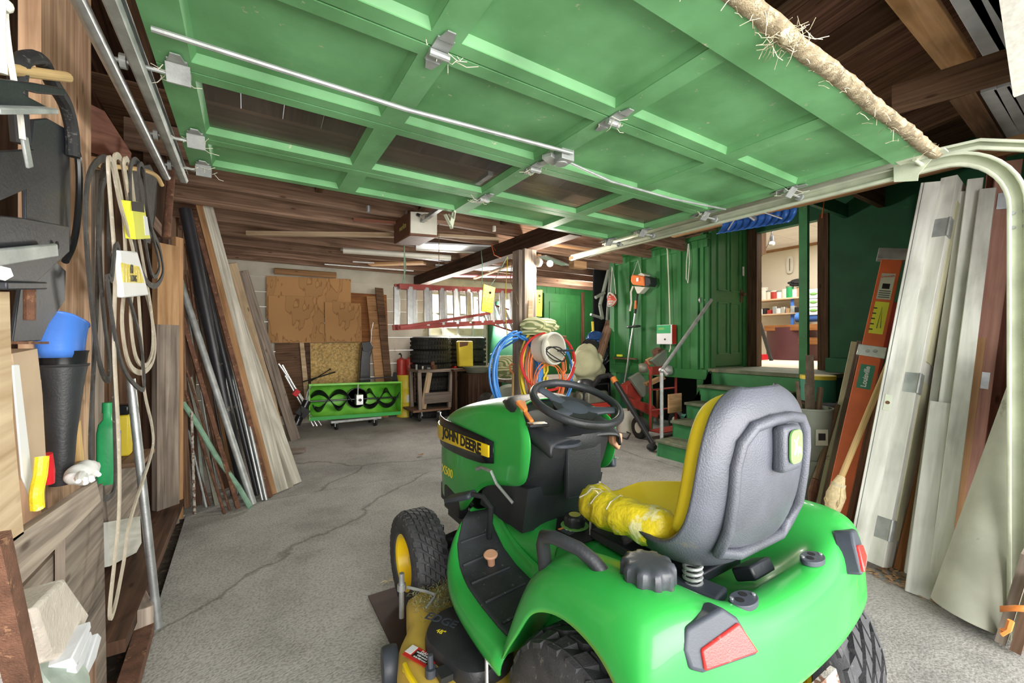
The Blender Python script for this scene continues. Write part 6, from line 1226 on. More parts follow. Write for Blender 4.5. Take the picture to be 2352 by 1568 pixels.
m = MB(); m.prism([U(a, b, Y=4.25) for a, b in ((1111, 652), (1138, 660), (1131, 719), (1106, 714))], (0, .02, 0)); m.build('plate_body', 'tape_yellow', lv, bevel=.002); MB().lathe([(.014, 0), (.014, .004)], U(1126, 672, Y=4.245), (0, -1, 0), 16).build('plate_hole', 'black', lv)
# things on the post
lv = thing('spirit_level', 'bright yellow plate with round holes on the right side of the post', 'plate', U(1240, 720, Y=3.74))
m = MB(); m.prism([U(a, b, Y=3.735) for a, b in ((1222, 666), (1246, 666), (1245, 727), (1222, 725))], (0, .02, 0)); m.build('plate_body', 'drum_yellow', lv, bevel=.002)
for y_, r_ in ((679, .016), (688, .007), (694, .007)): MB().lathe([(r_, 0), (r_, .003)], U(1239, y_, Y=3.733), (0, -1, 0), 14).build('plate_hole', 'black', lv)
m = MB(); m.prism([U(a, b, Y=3.57) for a, b in ((1214, 690), (1224, 690), (1223, 731), (1213, 731))], (0, .01, 0)); tag(m.build('nailed_shim', 'pale_wood'), 'small pale wood slat nailed on the front of the post', 'slat')
bb = thing('light_bulb', 'round white light bulb on the right side of the post', 'light bulb', U(1265, 606, X=2.72))
m = MB(); m.sphere(U(1263, 605, X=2.66), .034, 16, 10); m.build('bulb_glass', 'bulb_lit', bb); MB().lathe([(.05, 0), (.045, .03), (.02, .05)], U(1235, 602, X=2.585), (1, -.1, 0), 16).build('bulb_socket', 'bucket_white', bb)
# ---- coils on the post, bucket reel, rag
PF = 3.55
def coil(cpx, rx, ry, n, r_, mat, label, Y, name='hose', cat='hose', tw=.03, seed=1, a0=0, a1=2*PI, parent=None, dy=.022):
    rr_ = random.Random(seed); m = MB(); pts = []; N = 34
    for k in range(n):
        ox, oy, sx_, sy_ = rr_.uniform(-6, 6), rr_.uniform(-4, 4), rx*(1+rr_.uniform(-.12, .12)), ry*(1+rr_.uniform(-.1, .1))
        for i in range(N):
            f = i/N; a = lerp(a0, a1, f); pts.append(U(cpx[0]+ox+sx_*math.cos(a), cpx[1]+oy-sy_*math.sin(a), Y=Y-dy*k-dy*f+.006*math.sin(3*a)))
    m.tube(pts, r_, 8); return tag(m.build(name, mat, parent), label, cat)
coil((1185, 858), 52, 88, 5, .011, 'hose_blue', 'coil of bright blue hose hanging on the left of the post', PF-.02, seed=3, name='air_hose', a0=PI/2, a1=PI/2+2*PI)
m = MB(); m.tube(strap_path([(1200, 772, 2.35), (1170, 790, 2.3), (1140, 808, 2.26), (1127, 815, 2.25)], 2.3, False), .011, 8); tag(m.build('hose_end', 'hose_blue'), 'free end of blue hose sticking out left of the coil', 'hose')
coil((1222, 850), 28, 80, 3, .011, 'hose_yellow', 'narrow coil of yellow hose on the front of the post', PF-.10, seed=5, name='yellow_hose')
coil((1256, 850), 40, 78, 6, .006, 'cord_orange', 'big tangle of orange extension cord below the bucket reel', PF-.12, seed=9, name='orange_cable_coil', cat='cord')
coil((1262, 880), 32, 46, 3, .005, 'cord_orange', 'small loops of orange cord hanging at the front of the tangle', PF-.26, seed=12, name='orange_cable_coil', cat='cord')
coil((1262, 828), 58, 66, 2, .011, 'hose_red', 'wide loops of red hose around the bucket reel', PF-.20, seed=21, name='red_hose')
coil((1285, 860), 34, 70, 3, .010, 'hose_blue', 'blue hose loops hanging right of the orange cords', PF-.06, seed=31, name='air_hose')
c = U(1274, 800, Y=3.16); br = thing('hose_reel_bucket', 'white bucket screwed sideways to the post as a hose holder, black cable inside', 'bucket', c)
R0 = 38*zc_(c)/F_PX; ax = V(.18, -1, .02).normalized()
m = MB(); m.lathe([(R0*.86, -.19), (R0*.93, -.03), (R0*1.0, -.025), (R0*1.0, -.01), (R0*.95, -.008), (R0*1.0, .0), (R0*.97, .012), (R0*.88, .01), (R0*.80, -.18), (.001, -.18)], c, ax, 36, cap=False); m.build('bucket_shell', 'bucket_white', br, smooth=30)
m = MB(); m.tube([c+V(R0*.7*math.cos(a*1.1), -.02+.01*math.sin(a*3), -R0*.35+R0*.45*math.sin(a)) for a in [k*.35 for k in range(34)]], .006, 6); m.bar(c+V(.0, -.05, -.02), c+V(.17, -.07, -.02), .02, .02); m.build('black_cable', 'black_rubber', br)
m = MB(); a = U(1225, 940, Z=0.0); m.box((a.x+.25, 3.45, .45), (.26, .02, .24)); tag(m.build('post_board', 'new_wood'), 'orange wood panel behind the hanging cords', 'board')
# crumpled striped rag on top of the post coils
def rag(name, c, sx_, sy_, sz_, mat, label, cat, seed=1, N=26, rough=.28, fl=1.0):
    r = random.Random(seed); fr = [(r.uniform(2, 7), r.uniform(2, 7), r.uniform(0, 6), r.uniform(.3, 1)) for _ in range(9)]; rings = []
    for i in range(1, N):
        th = PI*i/N; row = []
        for j in range(36):
            a = 2*PI*j/36; n = sum(w_*math.sin(f1*math.sin(th)*math.cos(a)*1.5+f2*math.cos(th)*1.3+f1*math.sin(a)*math.sin(th)+p) for f1, f2, p, w_ in fr)/4.0
            k = 1+rough*n; row.append(V(c[0]+sx_*k*math.sin(th)*math.cos(a), c[1]+sy_*k*math.sin(th)*math.sin(a), max(c[2]-sz_*fl, c[2]-sz_*k*math.cos(th))))
        rings.append(row)
    m = MB(); m.loft(rings); return tag(m.build(name, mat, smooth=50), label, cat)
c = U(1238, 750, Y=3.42); rag('striped_cloth', (c.x, c.y, c.z), .20, .12, .085, 'cloth_stripe', 'crumpled green striped cloth on top of the hose coils', 'cloth', 4, rough=.42)
m = MB(); m.cyl(U(1192, 765, Y=3.55), U(1300, 775, Y=3.3), .02, 10); tag(m.build('hanger_bar', 'rust'), 'iron hanger bar on the post carrying the hose coils', 'bar')
# shovel with red D handle left of the coils
sv = thing('shovel', 'shovel with orange red D grip and wooden shaft standing behind the blue hose', 'shovel', V(U(1178, 930, Y=3.75).x, 3.75, 0))
a = U(1180, 848, Y=3.75); m = MB(); m.tube([a+V(-.045, 0, .0), a+V(-.05, 0, .045), a+V(-.04, 0, .055), a+V(.04, 0, .055), a+V(.05, 0, .045), a+V(.045, 0, 0), a+V(.015, 0, -.04), a+V(-.015, 0, -.04)], .010, 8, closed=True); m.build('grip', 'orange_plastic', sv)
MB().cyl(a+V(0, 0, -.04), V(a.x-.03, 3.75, .25), .017, 12).build('shaft', 'handle_wood', sv); MB().prism([(a.x-.12, 3.75, .3), (a.x+.08, 3.75, .3), (a.x+.06, 3.76, .03), (a.x-.02, 3.76, 0), (a.x-.10, 3.76, .03)], (0, .004, 0)).build('blade', 'galv_dull', sv)
m = MB(); c = U(1170, 880, Y=4.0); m.lathe([(.22, -.03), (.25, 0), (.22, .03), (.12, .03), (.12, -.03)], (c.x, c.y, .52), (.2, 1, 0), 30); tag(m.build('grey_disc', 'bucket_grey'), 'large grey disc standing behind the blue hose', 'disc')
m = MB(); m.box((c.x, c.y+.05, .13), (.4, .2, .26)); tag(m.build('low_crate', 'dark_wood'), 'low dark crate behind the tractor hood', 'crate')
c = U(1110, 918, Z=.28); rag('dark_tarp', (c.x, c.y-.1, .22), .34, .24, .22, 'tarp_dark', 'dark crumpled tarp heap just behind the tractor hood', 'tarp', 8)
# ---- clutter at the back right: bench, tan tarp, bags
bn = thing('work_bench', 'dark steel bench under the tan tarp and bags', 'bench', V(3.75, 4.95, 0))
MB().box((3.75, 5.0, .70), (1.5, .65, .04)).build('bench_top', 'old_wood_gray', bn)
for dx in (-.65, .65):
    for dy in (-.26, .26): MB().box((3.75+dx, 5.0+dy, .34), (.06, .06, .68)).build('leg', 'dark_wood', bn)
MB().box((3.75, 5.0, .28), (1.4, .6, .03)).build('bench_shelf', 'dark_wood', bn)
c = U(1348, 842, Y=4.45); rag('tan_tarp', (c.x, c.y, c.z), .24, .20, .26, 'tarp_tan', 'folded tan canvas tarp draped over the bench', 'tarp', 14, rough=.34)
c = U(1352, 800, Y=5.0); rag('black_bag', (c.x, 4.82, c.z-.05), .30, .15, .22, 'bag_black', 'shiny black plastic bag behind the tan tarp', 'bag', 15)
c = U(1372, 776, Y=4.85); rag('blue_bag', (c.x, 4.84, c.z), .20, .13, .10, 'bag_blue', 'blue plastic bag on top of the black one', 'bag', 16)
rag('cloth_heap', (3.05, 4.95, .90), .24, .2, .16, 'cloth_stripe', 'striped cloth heap on the bench behind the orange cords', 'cloth', 17)
m = MB(); m.box((3.4, 4.8, .42), (.30, .3, .24)); tag(m.build('metal_box', 'bucket_grey', bevel=.01), 'grey metal box on the shelf of the bench', 'box')
m = MB(); m.box((3.9, 4.8, .40), (.34, .3, .20)); tag(m.build('metal_box', 'bucket_steel', bevel=.01), 'olive metal box on the shelf of the bench, right one', 'box')
m = MB(); m.bar(U(1352, 900, Y=4.55), U(1402, 735, Y=4.7), .14, .03); tag(m.build('leaning_board', 'old_wood'), 'brown board leaning by the dark corner of the house wall', 'board')
m = MB(); m.cyl(U(1363, 775, Y=4.9), U(1361, 738, Y=4.9), .02, 10); tag(m.build('yellow_tool', 'drum_yellow'), 'short yellow handle in the dark corner', 'handle')
# outboard bracket hanging in the dark corner
hb = thing('folding_bracket', 'grey folded metal bracket arm hanging in the dark corner', 'metal arm', U(1385, 735, Y=4.55))
m = MB(); m.bar(U(1398, 620, Y=4.55), U(1378, 700, Y=4.55), .05, .03); m.bar(U(1378, 700, Y=4.55), U(1384, 733, Y=4.55), .05, .03); m.bar(U(1402, 625, Y=4.58), U(1394, 735, Y=4.58), .04, .02); m.build('arm', 'bucket_grey', hb, bevel=.004)
MB().cyl(U(1357, 722, Y=4.5), U(1382, 730, Y=4.5), .02, 10).build('hinge_bar', 'galv', hb); MB().cyl(U(1368, 683, Y=4.5), U(1388, 672, Y=4.5), .025, 10).build('hinge_bar', 'bucket_grey', hb)
# ---- things stored across the joists
def over(name, a, b, w_, t_, mat, label, cat, z=2.40):
    z = 2.405-t_/2 if z > 2.365 else z
    p, q = U(a[0], a[1], Z=z), U(b[0], b[1], Z=z); m = MB(); m.bar(p, q, w_, t_, (q-p).cross(V(0, 0, 1))); return tag(m.build(name, mat, bevel=.003), label, cat)
m = MB(); p, q = U(568, 536, Z=2.37), U(920, 540, Z=2.37); m.bar(p, q, .05, .045); tag(m.build('long_batten', 'pale_wood'), 'long pale round-edged batten slung under the joists left of the opener', 'batten')
over('batten', (1005, 540), (1145, 549), .05, .03, 'pale_wood', 'pale batten slung under the joists right of the opener', 'batten', 2.37)
over('batten', (812, 505), (935, 515), .05, .03, 'red_wood', 'reddish batten between the joists behind the opener', 'batten', 2.40)
m = MB(); m.cyl(U(788, 575, Z=2.36), U(1035, 592, Z=2.36), .035, 12); tag(m.build('tube_lamp', 'bucket_white'), 'long white fluorescent tube fitting slung under the joists', 'tube lamp')
over('metal_strip', (745, 607), (950, 622), .03, .02, 'alu', 'thin aluminium strip, the lowest of the strips under the joists', 'metal strip', 2.39)
over('metal_strip', (782, 573), (1030, 600), .03, .02, 'galv', 'steel strip running next to the white tube fitting', 'metal strip', 2.38)
over('metal_strip', (810, 601), (860, 604), .03, .02, 'alu', 'short white strip behind the flat carton', 'metal strip', 2.38)
over('flat_carton', (850, 607), (975, 604), .16, .03, 'new_wood', 'flat orange carton lying on the strips under the joists', 'carton', 2.39)
for k, (a, b, mt, lb) in enumerate((((955, 572), (1130, 583), 'bucket_white', 'white plastic trim strip, the uppermost over the beam'), ((955, 563), (1140, 572), 'roof_metal', 'broad white metal panel above the dark beam'), ((1000, 612), (1190, 618), 'roof_metal', 'white metal panel above the hung ladder'), ((1000, 632), (1200, 636), 'insul_pink', 'strip of pink insulation glimpsed over the ladder'), ((1245, 588), (1298, 608), 'alu', 'bundle of aluminium channel right of the post'), ((1090, 640), (1240, 585), 'fir_wood', 'orange lath crossing the roof space behind the post'), ((1250, 560), (1400, 580), 'fir_wood', 'orange lath under the joists near the house wall'))):
    over('roof_strip', a, b, (.06, .30, .30, .2, .12, .05, .06)[k], .02, mt, lb, 'strip', 2.38-.004*k)
for k, (px, py, lb) in enumerate(((846, 476, 'tiny metal socket on the joist left of the opener'), (1135, 522, 'white ceramic socket on the dark board right of the opener'))):
    m = MB(); c = U(px, py, Z=2.41); m.cyl(c+V(0, 0, -.04), c+V(0, 0, .012), .018, 12); tag(m.build('lamp_socket', 'bucket_white' if k else 'galv'), lb, 'lamp socket')
# ---- garage door opener with bulb
c = U(955, 525, Z=2.22); op = thing('door_opener', 'brown and cream garage door opener box with a clear bulb', 'door opener', c)
Fo = [U(a, b, Y=3.62) for a, b in ((942, 486), (1003, 489), (1003, 540), (942, 535))]
dd_ = V(-.02, .42, 0)
m = MB(); m.prism([U(a, b, Y=3.62) for a, b in ((941, 484), (1005, 487), (1005, 545), (941, 540))], (-.02, .42, 0)); m.build('opener_case', 'leather', op, bevel=.012)
m = MB(); m.prism([p+V(0, -.012, 0) for p in Fo], (0, .01, 0)); lens_ = m.build('front_plate', 'bucket_white', op, bevel=.008)
c = U(972, 508, Y=3.60); m = MB(); m.lathe([(.012, 0), (.014, .03), (.030, .06), (.034, .085), (.026, .11), (.001, .12)], c+V(-.04, -.02, .04), (.5, -.8, -.35), 20, cap=False); m.build('bulb', 'bulb_off', op, smooth=60)
MB().cyl(c+V(-.055, 0, .052), c+V(-.035, -.03, .036), .014, 12).build('bulb_socket', 'black_plastic', op)
pA = U(941, 512, Y=3.62); text('lettering', 'powerlite', V(pA.x-.012, 3.83, pA.z), (0, -1, 0), (0, 0, 1), .075, 'decal_gold', op)
for dx in (-.0, .2):
    MB().box((pA.x+.03+dx, 3.8, 2.36), (.02, .004, .22)).build('hanger_strap', 'galv', op)
m = MB(); m.box((pA.x+.11, 3.0, 2.335), (.035, 1.3, .03)); tag(m.build('opener_rail', 'galv_dull'), 'steel rail running from the door opener toward the door', 'rail')
rope([V(U(1008, 545, Y=3.86).x, 3.86, 2.41), U(1008, 610, Y=3.86)], 'old_handle', 'thin chain hanging beside the door opener', .003, 'pull_chain', 'chain')
m = MB(); a = U(1045, 485, Z=DH-.01); m.tube([a, U(1042, 505, Y=2.62), U(1030, 492, Y=2.64)], .008, 6); m.bar(U(1044, 482, Y=2.56), U(1036, 520, Y=2.60), .03, .006); m.bar(U(1022, 492, Y=2.58), U(1038, 525, Y=2.6), .025, .006); tag(m.build('lift_bracket', 'track_cream'), 'cream metal lift arm bracket hanging from the far door edge', 'bracket')

for k, (px, py, lb) in enumerate(((966, 1046, 'curled dry leaf on the open floor left of the hood'), (893, 1334, 'small tuft of dry straw by the front tyre'))):
    c = U(px, py, Z=.004); m = MB(); r = random.Random(k+60)
    if k == 0: m.grid([[c+V(-.03+.02*i, -.02+.013*j, .004+.008*abs(i-1.5)+.004*(j % 2)) for i in range(4)] for j in range(4)])
    else:
        for _ in range(16): d = V(r.uniform(-.05, .05), r.uniform(-.03, .03), r.uniform(0, .02)); m.tube([c, c+d*.6, c+d+V(0, 0, -.004)], .0014, 4)
    tag(m.build('dry_leaf' if k == 0 else 'straw_tuft', 'cardboard' if k == 0 else 'straw'), lb, 'leaf' if k == 0 else 'straw')
# ================================================================ HOUSE WALL, STEPS AND THE THINGS BY THEM
WXp = HX-.045
WL = lambda px, py, o=.0: U(px, py, X=WXp-o)
# string trimmer
tm = thing('string_trimmer', 'orange and white string trimmer hanging by its engine on the green house wall', 'string trimmer', WL(1440, 880, .05))
m = MB(); m.prism([WL(a, b, .20) for a, b in ((1449, 634), (1453, 630), (1478, 634), (1480, 657), (1452, 653), (1448, 645))], (.16, 0, 0)); m.build('engine_cover', 'stihl_orange', tm, bevel=.012)
m = MB(); m.prism([WL(a, b, .19) for a, b in ((1480, 633), (1493, 638), (1494, 650), (1490, 658), (1480, 657))], (.14, 0, 0)); m.build('air_filter', 'black_plastic', tm, bevel=.01)
m = MB(); m.prism([WL(a, b, .17) for a, b in ((1462, 632), (1472, 626), (1480, 630), (1478, 636), (1462, 634))], (.12, 0, 0)); m.build('fuel_tank', 'bucket_white', tm, bevel=.008)
m = MB(); m.prism([WL(a, b, .17) for a, b in ((1456, 657), (1482, 659), (1468, 674), (1463, 674))], (.10, 0, 0)); m.build('clutch_housing', 'bucket_white', tm, bevel=.006)
m = MB(); m.box(WL(1464, 642, .208), (.004, .04, .05)); m.build('print_block', 'decal_white', tm)
m = MB(); m.tube([WL(1465, 672, .10), WL(1459, 720, .09)], .014, 8); m.build('grip', 'black_rubber', tm)
m = MB(); m.tube([WL(1461, 690, .10), WL(1459, 709, .10)], .019, 8); m.build('throttle_grip', 'stihl_orange', tm)
m = MB(); m.tube([WL(1459, 720, .09), WL(1448, 790, .07), WL(1433, 890, .05)], .012, 10); m.build('drive_tube', 'alu', tm)
m = MB(); m.lathe([(.10, -.008), (.10, .008), (.09, .012), (.02, .012)], WL(1455, 750, .12), (0, .1, 1), 24); m.build('loop_handle', 'black_plastic', tm)
m = MB(); m.tube([WL(1454, 657, .14), WL(1449, 670, .15), WL(1450, 695, .15), WL(1447, 714, .14)], .014, 6); m.build('harness', 'bucket_white', tm)
m = MB(); m.tube([WL(1452, 634, .12), WL(1465, 598, .02), WL(1474, 632, .12)], .005, 6); m.build('hanging_cord', 'rope_white', tm)
m = MB(); m.tube([WL(1432, 880, .05), WL(1430, 905, .05)], .02, 8, cap=True); m.build('cutter_head', 'bucket_white', tm)
nb = thing('net_bag', 'round net bag with red and white contents hanging by a white cord', 'net bag', WL(1407, 703, .08))
m = MB(); m.sphere(WL(1406, 689, .08), .085, 14, 9, (.6, 1, 1.15)); m.build('bag_body', 'net_red', nb)
for k in range(6):
    c = WL(1406, 689, .08); m = MB(); m.tube([c+V(-.054*math.cos(a)*0-.054*abs(math.sin(a)), .085*math.cos(a)*math.cos(k*.5), .098*math.sin(a)*math.cos(k*.3)+.02*math.sin(k)) for a in [2*PI*i/16 for i in range(16)]], .006, 5, closed=True); m.build('net_cord', 'rope_white', nb)
m = MB(); m.tube([WL(1402, 675, .08), WL(1406, 612, .02), WL(1411, 640, .06), WL(1414, 675, .08)], .006, 6); m.build('hanging_cord', 'rope_white', nb)
rope([U(1474, 556, X=4.2), U(1500, 555, X=4.5), WL(1528, 558, .03), WL(1533, 575, .03), WL(1536, 650, .03), WL(1539, 745, .03), WL(1540, 800, .03), WL(1537, 808, .05)], 'cord_cream', 'cream extension cord running along the ceiling and down the green wall', .008, 'extension_cable', 'cord')
rope([WL(1581, 560, .02), WL(1577, 600, .03), WL(1576, 640, .03), WL(1580, 650, .03), WL(1584, 600, .03), WL(1582, 560, .02)], 'rope_white', 'white strap loop hanging high on the green wall', .006, 'strap_loop', 'strap')
bx_ = thing('product_box', 'green and white cardboard box fixed on the green wall below the cream cord', 'box', WL(1527, 790, .1))
m = MB(); c0, c1 = WL(1509, 790, .09), WL(1544, 745, .09); m.box((WXp-.05, (c0.y+c1.y)/2, (c0.z+c1.z)/2), (.09, abs(c1.y-c0.y), c1.z-c0.z)); m.build('box_body', 'decal_white', bx_, bevel=.002)
m = MB(); m.box((WXp-.097, (c0.y+c1.y)/2+.01, lerp(c0.z, c1.z, .77)), (.002, abs(c1.y-c0.y)*.9, (c1.z-c0.z)*.42)); m.build('green_panel', 'green_plastic', bx_)
m = MB(); m.box((WXp-.098, lerp(c0.y, c1.y, .3), lerp(c0.z, c1.z, .8)), (.002, .09, .03)); m.build('print_block', 'decal_green', bx_)
m = MB(); m.lathe([(.012, 0), (.012, .002)], V(WXp-.097, lerp(c0.y, c1.y, .55), lerp(c0.z, c1.z, .25)), (-1, 0, 0), 14); m.build('print_dot', 'black', bx_)
m = MB(); m.box((WXp-.05, c1.y-.0, (c0.z+c1.z)/2), (.088, .004, c1.z-c0.z-.004)); m.build('red_edge', 'decal_red', bx_)
m = MB(); a, b = WL(1410, 822, .04), WL(1462, 824, .04); m.bar(a, b, .05, .02, (1, 0, 0)); tag(m.build('wall_shelf', 'rust'), 'short rusty bracket strip across the green wall behind the trimmer shaft', 'strip')
m = MB(); c = WL(1423, 816, .05); m.box(c, (.03, .09, .03)); tag(m.build('line_spool', 'yellow_label'), 'small yellow label spool standing on the rusty strip', 'spool')
# rail of grey pipe at the steps
rl = thing('pipe_handrail', 'grey galvanised pipe handrail rising beside the green steps', 'handrail', V(3.82, 3.04, 0))
b0_ = U(1518, 1012, Y=3.06); t0_ = U(1520, 850, Y=3.06); e0_ = U(1634, 688, Y=3.02)
MB().cyl(V(t0_.x, 3.06, max(.0, b0_.z)), V(t0_.x, 3.06, t0_.z), .020, 12).build('upright', 'galv_dull', rl)
MB().cyl(V(t0_.x, 3.06, t0_.z), e0_, .020, 12).build('rail', 'galv_dull', rl)
m = MB(); m.cyl(e0_, e0_+V(-.06, .10, 0), .018, 10); m.cyl(e0_+V(-.06, .09, 0), e0_+V(-.06, .11, 0), .04, 14); m.build('wall_flange', 'galv', rl); m = MB(); m.sphere(V(t0_.x, 3.06, t0_.z), .034, 12, 8); m.cyl(V(t0_.x, 3.06, t0_.z+.02), V(t0_.x, 2.98, t0_.z-.05), .02, 10); m.build('elbow', 'galv', rl)
# hand truck with grinder parts
hc = U(1500, 1005, Z=0); ht = thing('hand_truck', 'red two-wheeled hand truck standing before the house wall with scrap on it', 'hand truck', hc)
HYt = hc.y+.02
hl, hr = U(1494, 848, Y=HYt), U(1552, 848, Y=HYt)
for p_ in (hl, hr):
    MB().tube([V(p_.x, HYt, .12), V(p_.x, HYt, p_.z-.02), V(p_.x+(.03 if p_ is hr else -.03), HYt+.06, p_.z+.10)], .017, 10).build('side_tube', 'red_steel', ht)
MB().box(((hl.x+hr.x)/2, HYt, hl.z-.02), (hr.x-hl.x, .05, .11)).build('cross_plate', 'red_steel', ht, bevel=.004)
for z in (.35, .62): MB().cyl((hl.x, HYt, z), (hr.x, HYt, z), .012, 8).build('cross_bar', 'red_steel', ht)
MB().box(((hl.x+hr.x)/2, HYt-.10, .10), (hr.x-hl.x+.1, .22, .012)).build('toe_plate', 'red_steel', ht)
for x in (hl.x-.14, hr.x+.10):
    m = MB(); m.lathe([(.07, -.03), (.10, -.045), (.135, -.04), (.14, 0), (.135, .04), (.10, .045), (.07, .03)], V(x, HYt+.05, .14), (1, -.25, 0), 28); wv = m.build('wheel', 'tire_old', ht, smooth=50); MB().lathe([(.001, -.03), (.07, -.034), (.07, .034), (.001, .03)], V(x, HYt+.05, .14), (1, -.25, 0), 20).build('wheel_hub', 'bucket_white', wv)
GY = 4.0
for k, (pts, mt, lb, nm, ct_) in enumerate((
    ([(1497, 828), (1530, 803), (1547, 822), (1513, 845)], 'bucket_grey', 'grey steel machine guard tilted above the hand truck', 'machine_guard', 'machine part'),
    ([(1448, 868), (1470, 855), (1500, 893), (1478, 912)], 'bucket_grey', 'grey rectangular machine plate lower left of the hand truck top', 'machine_plate', 'machine part'),
    ([(1510, 805), (1520, 798), (1548, 830), (1544, 842), (1520, 842)], 'rust', 'rusty saw casting on top of the hand truck', 'saw_casting', 'machine part'),
    ([(1484, 880), (1525, 862), (1530, 870), (1490, 888)], 'new_wood', 'orange timber offcut lying across the hand truck', 'timber_offcut', 'wood block'),
    ([(1488, 826), (1500, 820), (1506, 834), (1494, 838)], 'new_wood', 'small square orange wood block left of the grey guard', 'wood_chock', 'wood block'),
    ([(1440, 885), (1462, 872), (1480, 900), (1468, 925), (1440, 905)], 'red_steel', 'dull red sheet metal housing low by the wall', 'red_housing', 'machine part'),
    ([(1450, 915), (1500, 930), (1518, 948), (1508, 960), (1460, 935)], 'red_steel', 'dull red bent frame piece beneath the red housing', 'scrap_metal', 'machine part'))):
    Yk = (3.62, 3.75, 3.66, 3.70, 3.72, 3.85, 3.78)[k]; m = MB(); m.prism([U(a, b, Y=Yk) for a, b in pts], (0, (.05, .05, .10, .06, .05, .12, .06)[k], 0)); tag(m.build(nm, mt, bevel=.006), lb, ct_)
for k, (px, py, lb) in enumerate(((1477, 845, 'grey round motor with a bolt in the middle, left of the saw casting'), (1535, 850, 'second grey motor housing between the red tubes'))):
    m = MB(); c = U(px, py, Y=3.55); m.lathe([(.05, -.05), (.062, -.03), (.062, .03), (.05, .05)], c, (1, -1, .2), 22); tag(m.build('electric_motor', 'galv_dull' if k else 'bucket_steel', smooth=40), lb, 'motor')
for k in range(6):
    r_ = random.Random(40+k); a = U(1450+k*12, 985-k*4, Z=.0); b = U(1440+k*14, 900+r_.uniform(-15, 25), Y=4.1); m = MB(); m.bar(a, b, .035, .02); tag(m.build('scrap_stick', ('brown_wood', 'old_wood', 'rust', 'old_wood_gray', 'brown_wood', 'fir_wood')[k]), 'scrap stick standing behind the hand truck, number %s from the left' % ('one', 'two', 'three', 'four', 'five', 'six')[k], 'stick')
# white bucket, leaf blower, red toolbox, small things on the floor
c = U(1438, 990, Z=0); can(c, px_r(38, c), .30, 'bucket_white', 'white bucket standing left of the hand truck wheel', 'bucket', 'bucket')
lbw = thing('leaf_blower', 'black leaf blower with an orange collar, its nozzle on the floor', 'leaf blower', U(1500, 1030, Z=0))
e_ = U(1500, 1020, Z=.03); s_ = U(1408, 868, Y=4.0)
MB().tube([U(1362, 885, Y=4.3), U(1378, 866, Y=4.2), U(1398, 861, Y=4.08), s_], [.035, .036, .034, .034], 12).build('elbow_tube', 'black_rubber', lbw)
MB().tube([s_, s_.lerp(e_, .08)], .040, 12).build('collar', 'orange_plastic', lbw)
MB().tube([s_.lerp(e_, .08), s_.lerp(e_, .55), s_.lerp(e_, .56), s_.lerp(e_, .9), e_], [.036, .033, .030, .028, .036], 12).build('blower_tube', 'black_plastic', lbw)
MB().sphere(U(1345, 885, Y=4.4), .13, 16, 10, (1, 1, .9)).build('fan_housing', 'black_plastic', lbw)
tb0 = U(1372, 990, Z=0); YT = tb0.y; l_, r_ = U(1341, 990, Y=YT), U(1403, 990, Y=YT); ht_ = U(1372, 926, Y=YT).z
tbx = thing('red_generator', 'red steel equipment box with white lettering on the floor behind the tractor', 'equipment box', tb0)
MB().box(((l_.x+r_.x)/2, YT+.16, ht_/2), (r_.x-l_.x, .32, ht_)).build('box_body', 'red_can', tbx, bevel=.012)
text('lettering', 'CRAFTSMAN', V((l_.x+r_.x)/2, YT-.002, ht_*.60), (1, 0, 0), (0, 0, 1), .058, 'decal_white', tbx, off=.001)
m = MB(); m.box(((l_.x+r_.x)/2, YT+.14, ht_+.08), (.34, .28, .16)); m.cyl(((l_.x), YT+.1, ht_+.1), (r_.x, YT+.1, ht_+.1), .06, 12); m.build('engine_block', 'bucket_steel', tbx, bevel=.02)
m = MB(); m.tube([(l_.x+.02, YT+.02, ht_), (l_.x+.02, YT+.02, ht_+.26), (r_.x-.02, YT+.02, ht_+.26), (r_.x-.02, YT+.02, ht_)], .012, 8); m.build('frame_tube', 'black_steel', tbx)
rope([U(1395, 975, Z=.02), U(1410, 1000, Z=.015), U(1440, 1008, Z=.015), U(1448, 995, Z=.015), U(1425, 985, Z=.02), U(1405, 960, Z=.2)], 'black_rubber', 'black cable curled on the floor beside the red box', .007, 'power_cable', 'cable')
m = MB(); c = U(1497, 1036, Z=0); m.sphere((c.x, c.y, .05), .055, 12, 8, (1.2, 1, .8)); tag(m.build('rubber_foot_pump', 'black_rubber'), 'small black rubber lump on the floor by the first step', 'rubber piece')
for k, (px, py, sz, mt, lb) in enumerate(((1590, 935, (.28, .2, .28), 'teal', 'dark green tub under the raised floor beside the steps'), (1580, 965, (.2, .16, .14), 'bucket_grey', 'low grey tin under the raised floor beside the steps'))):
    c = U(px, py, Y=3.35); m = MB(); m.lathe([(sz[0]/2*.9, 0), (sz[0]/2, sz[2]), (sz[0]/2*.8, sz[2])], (c.x, c.y+.1*k, 0), k=22); tag(m.build('tub', mt), lb, 'tub')
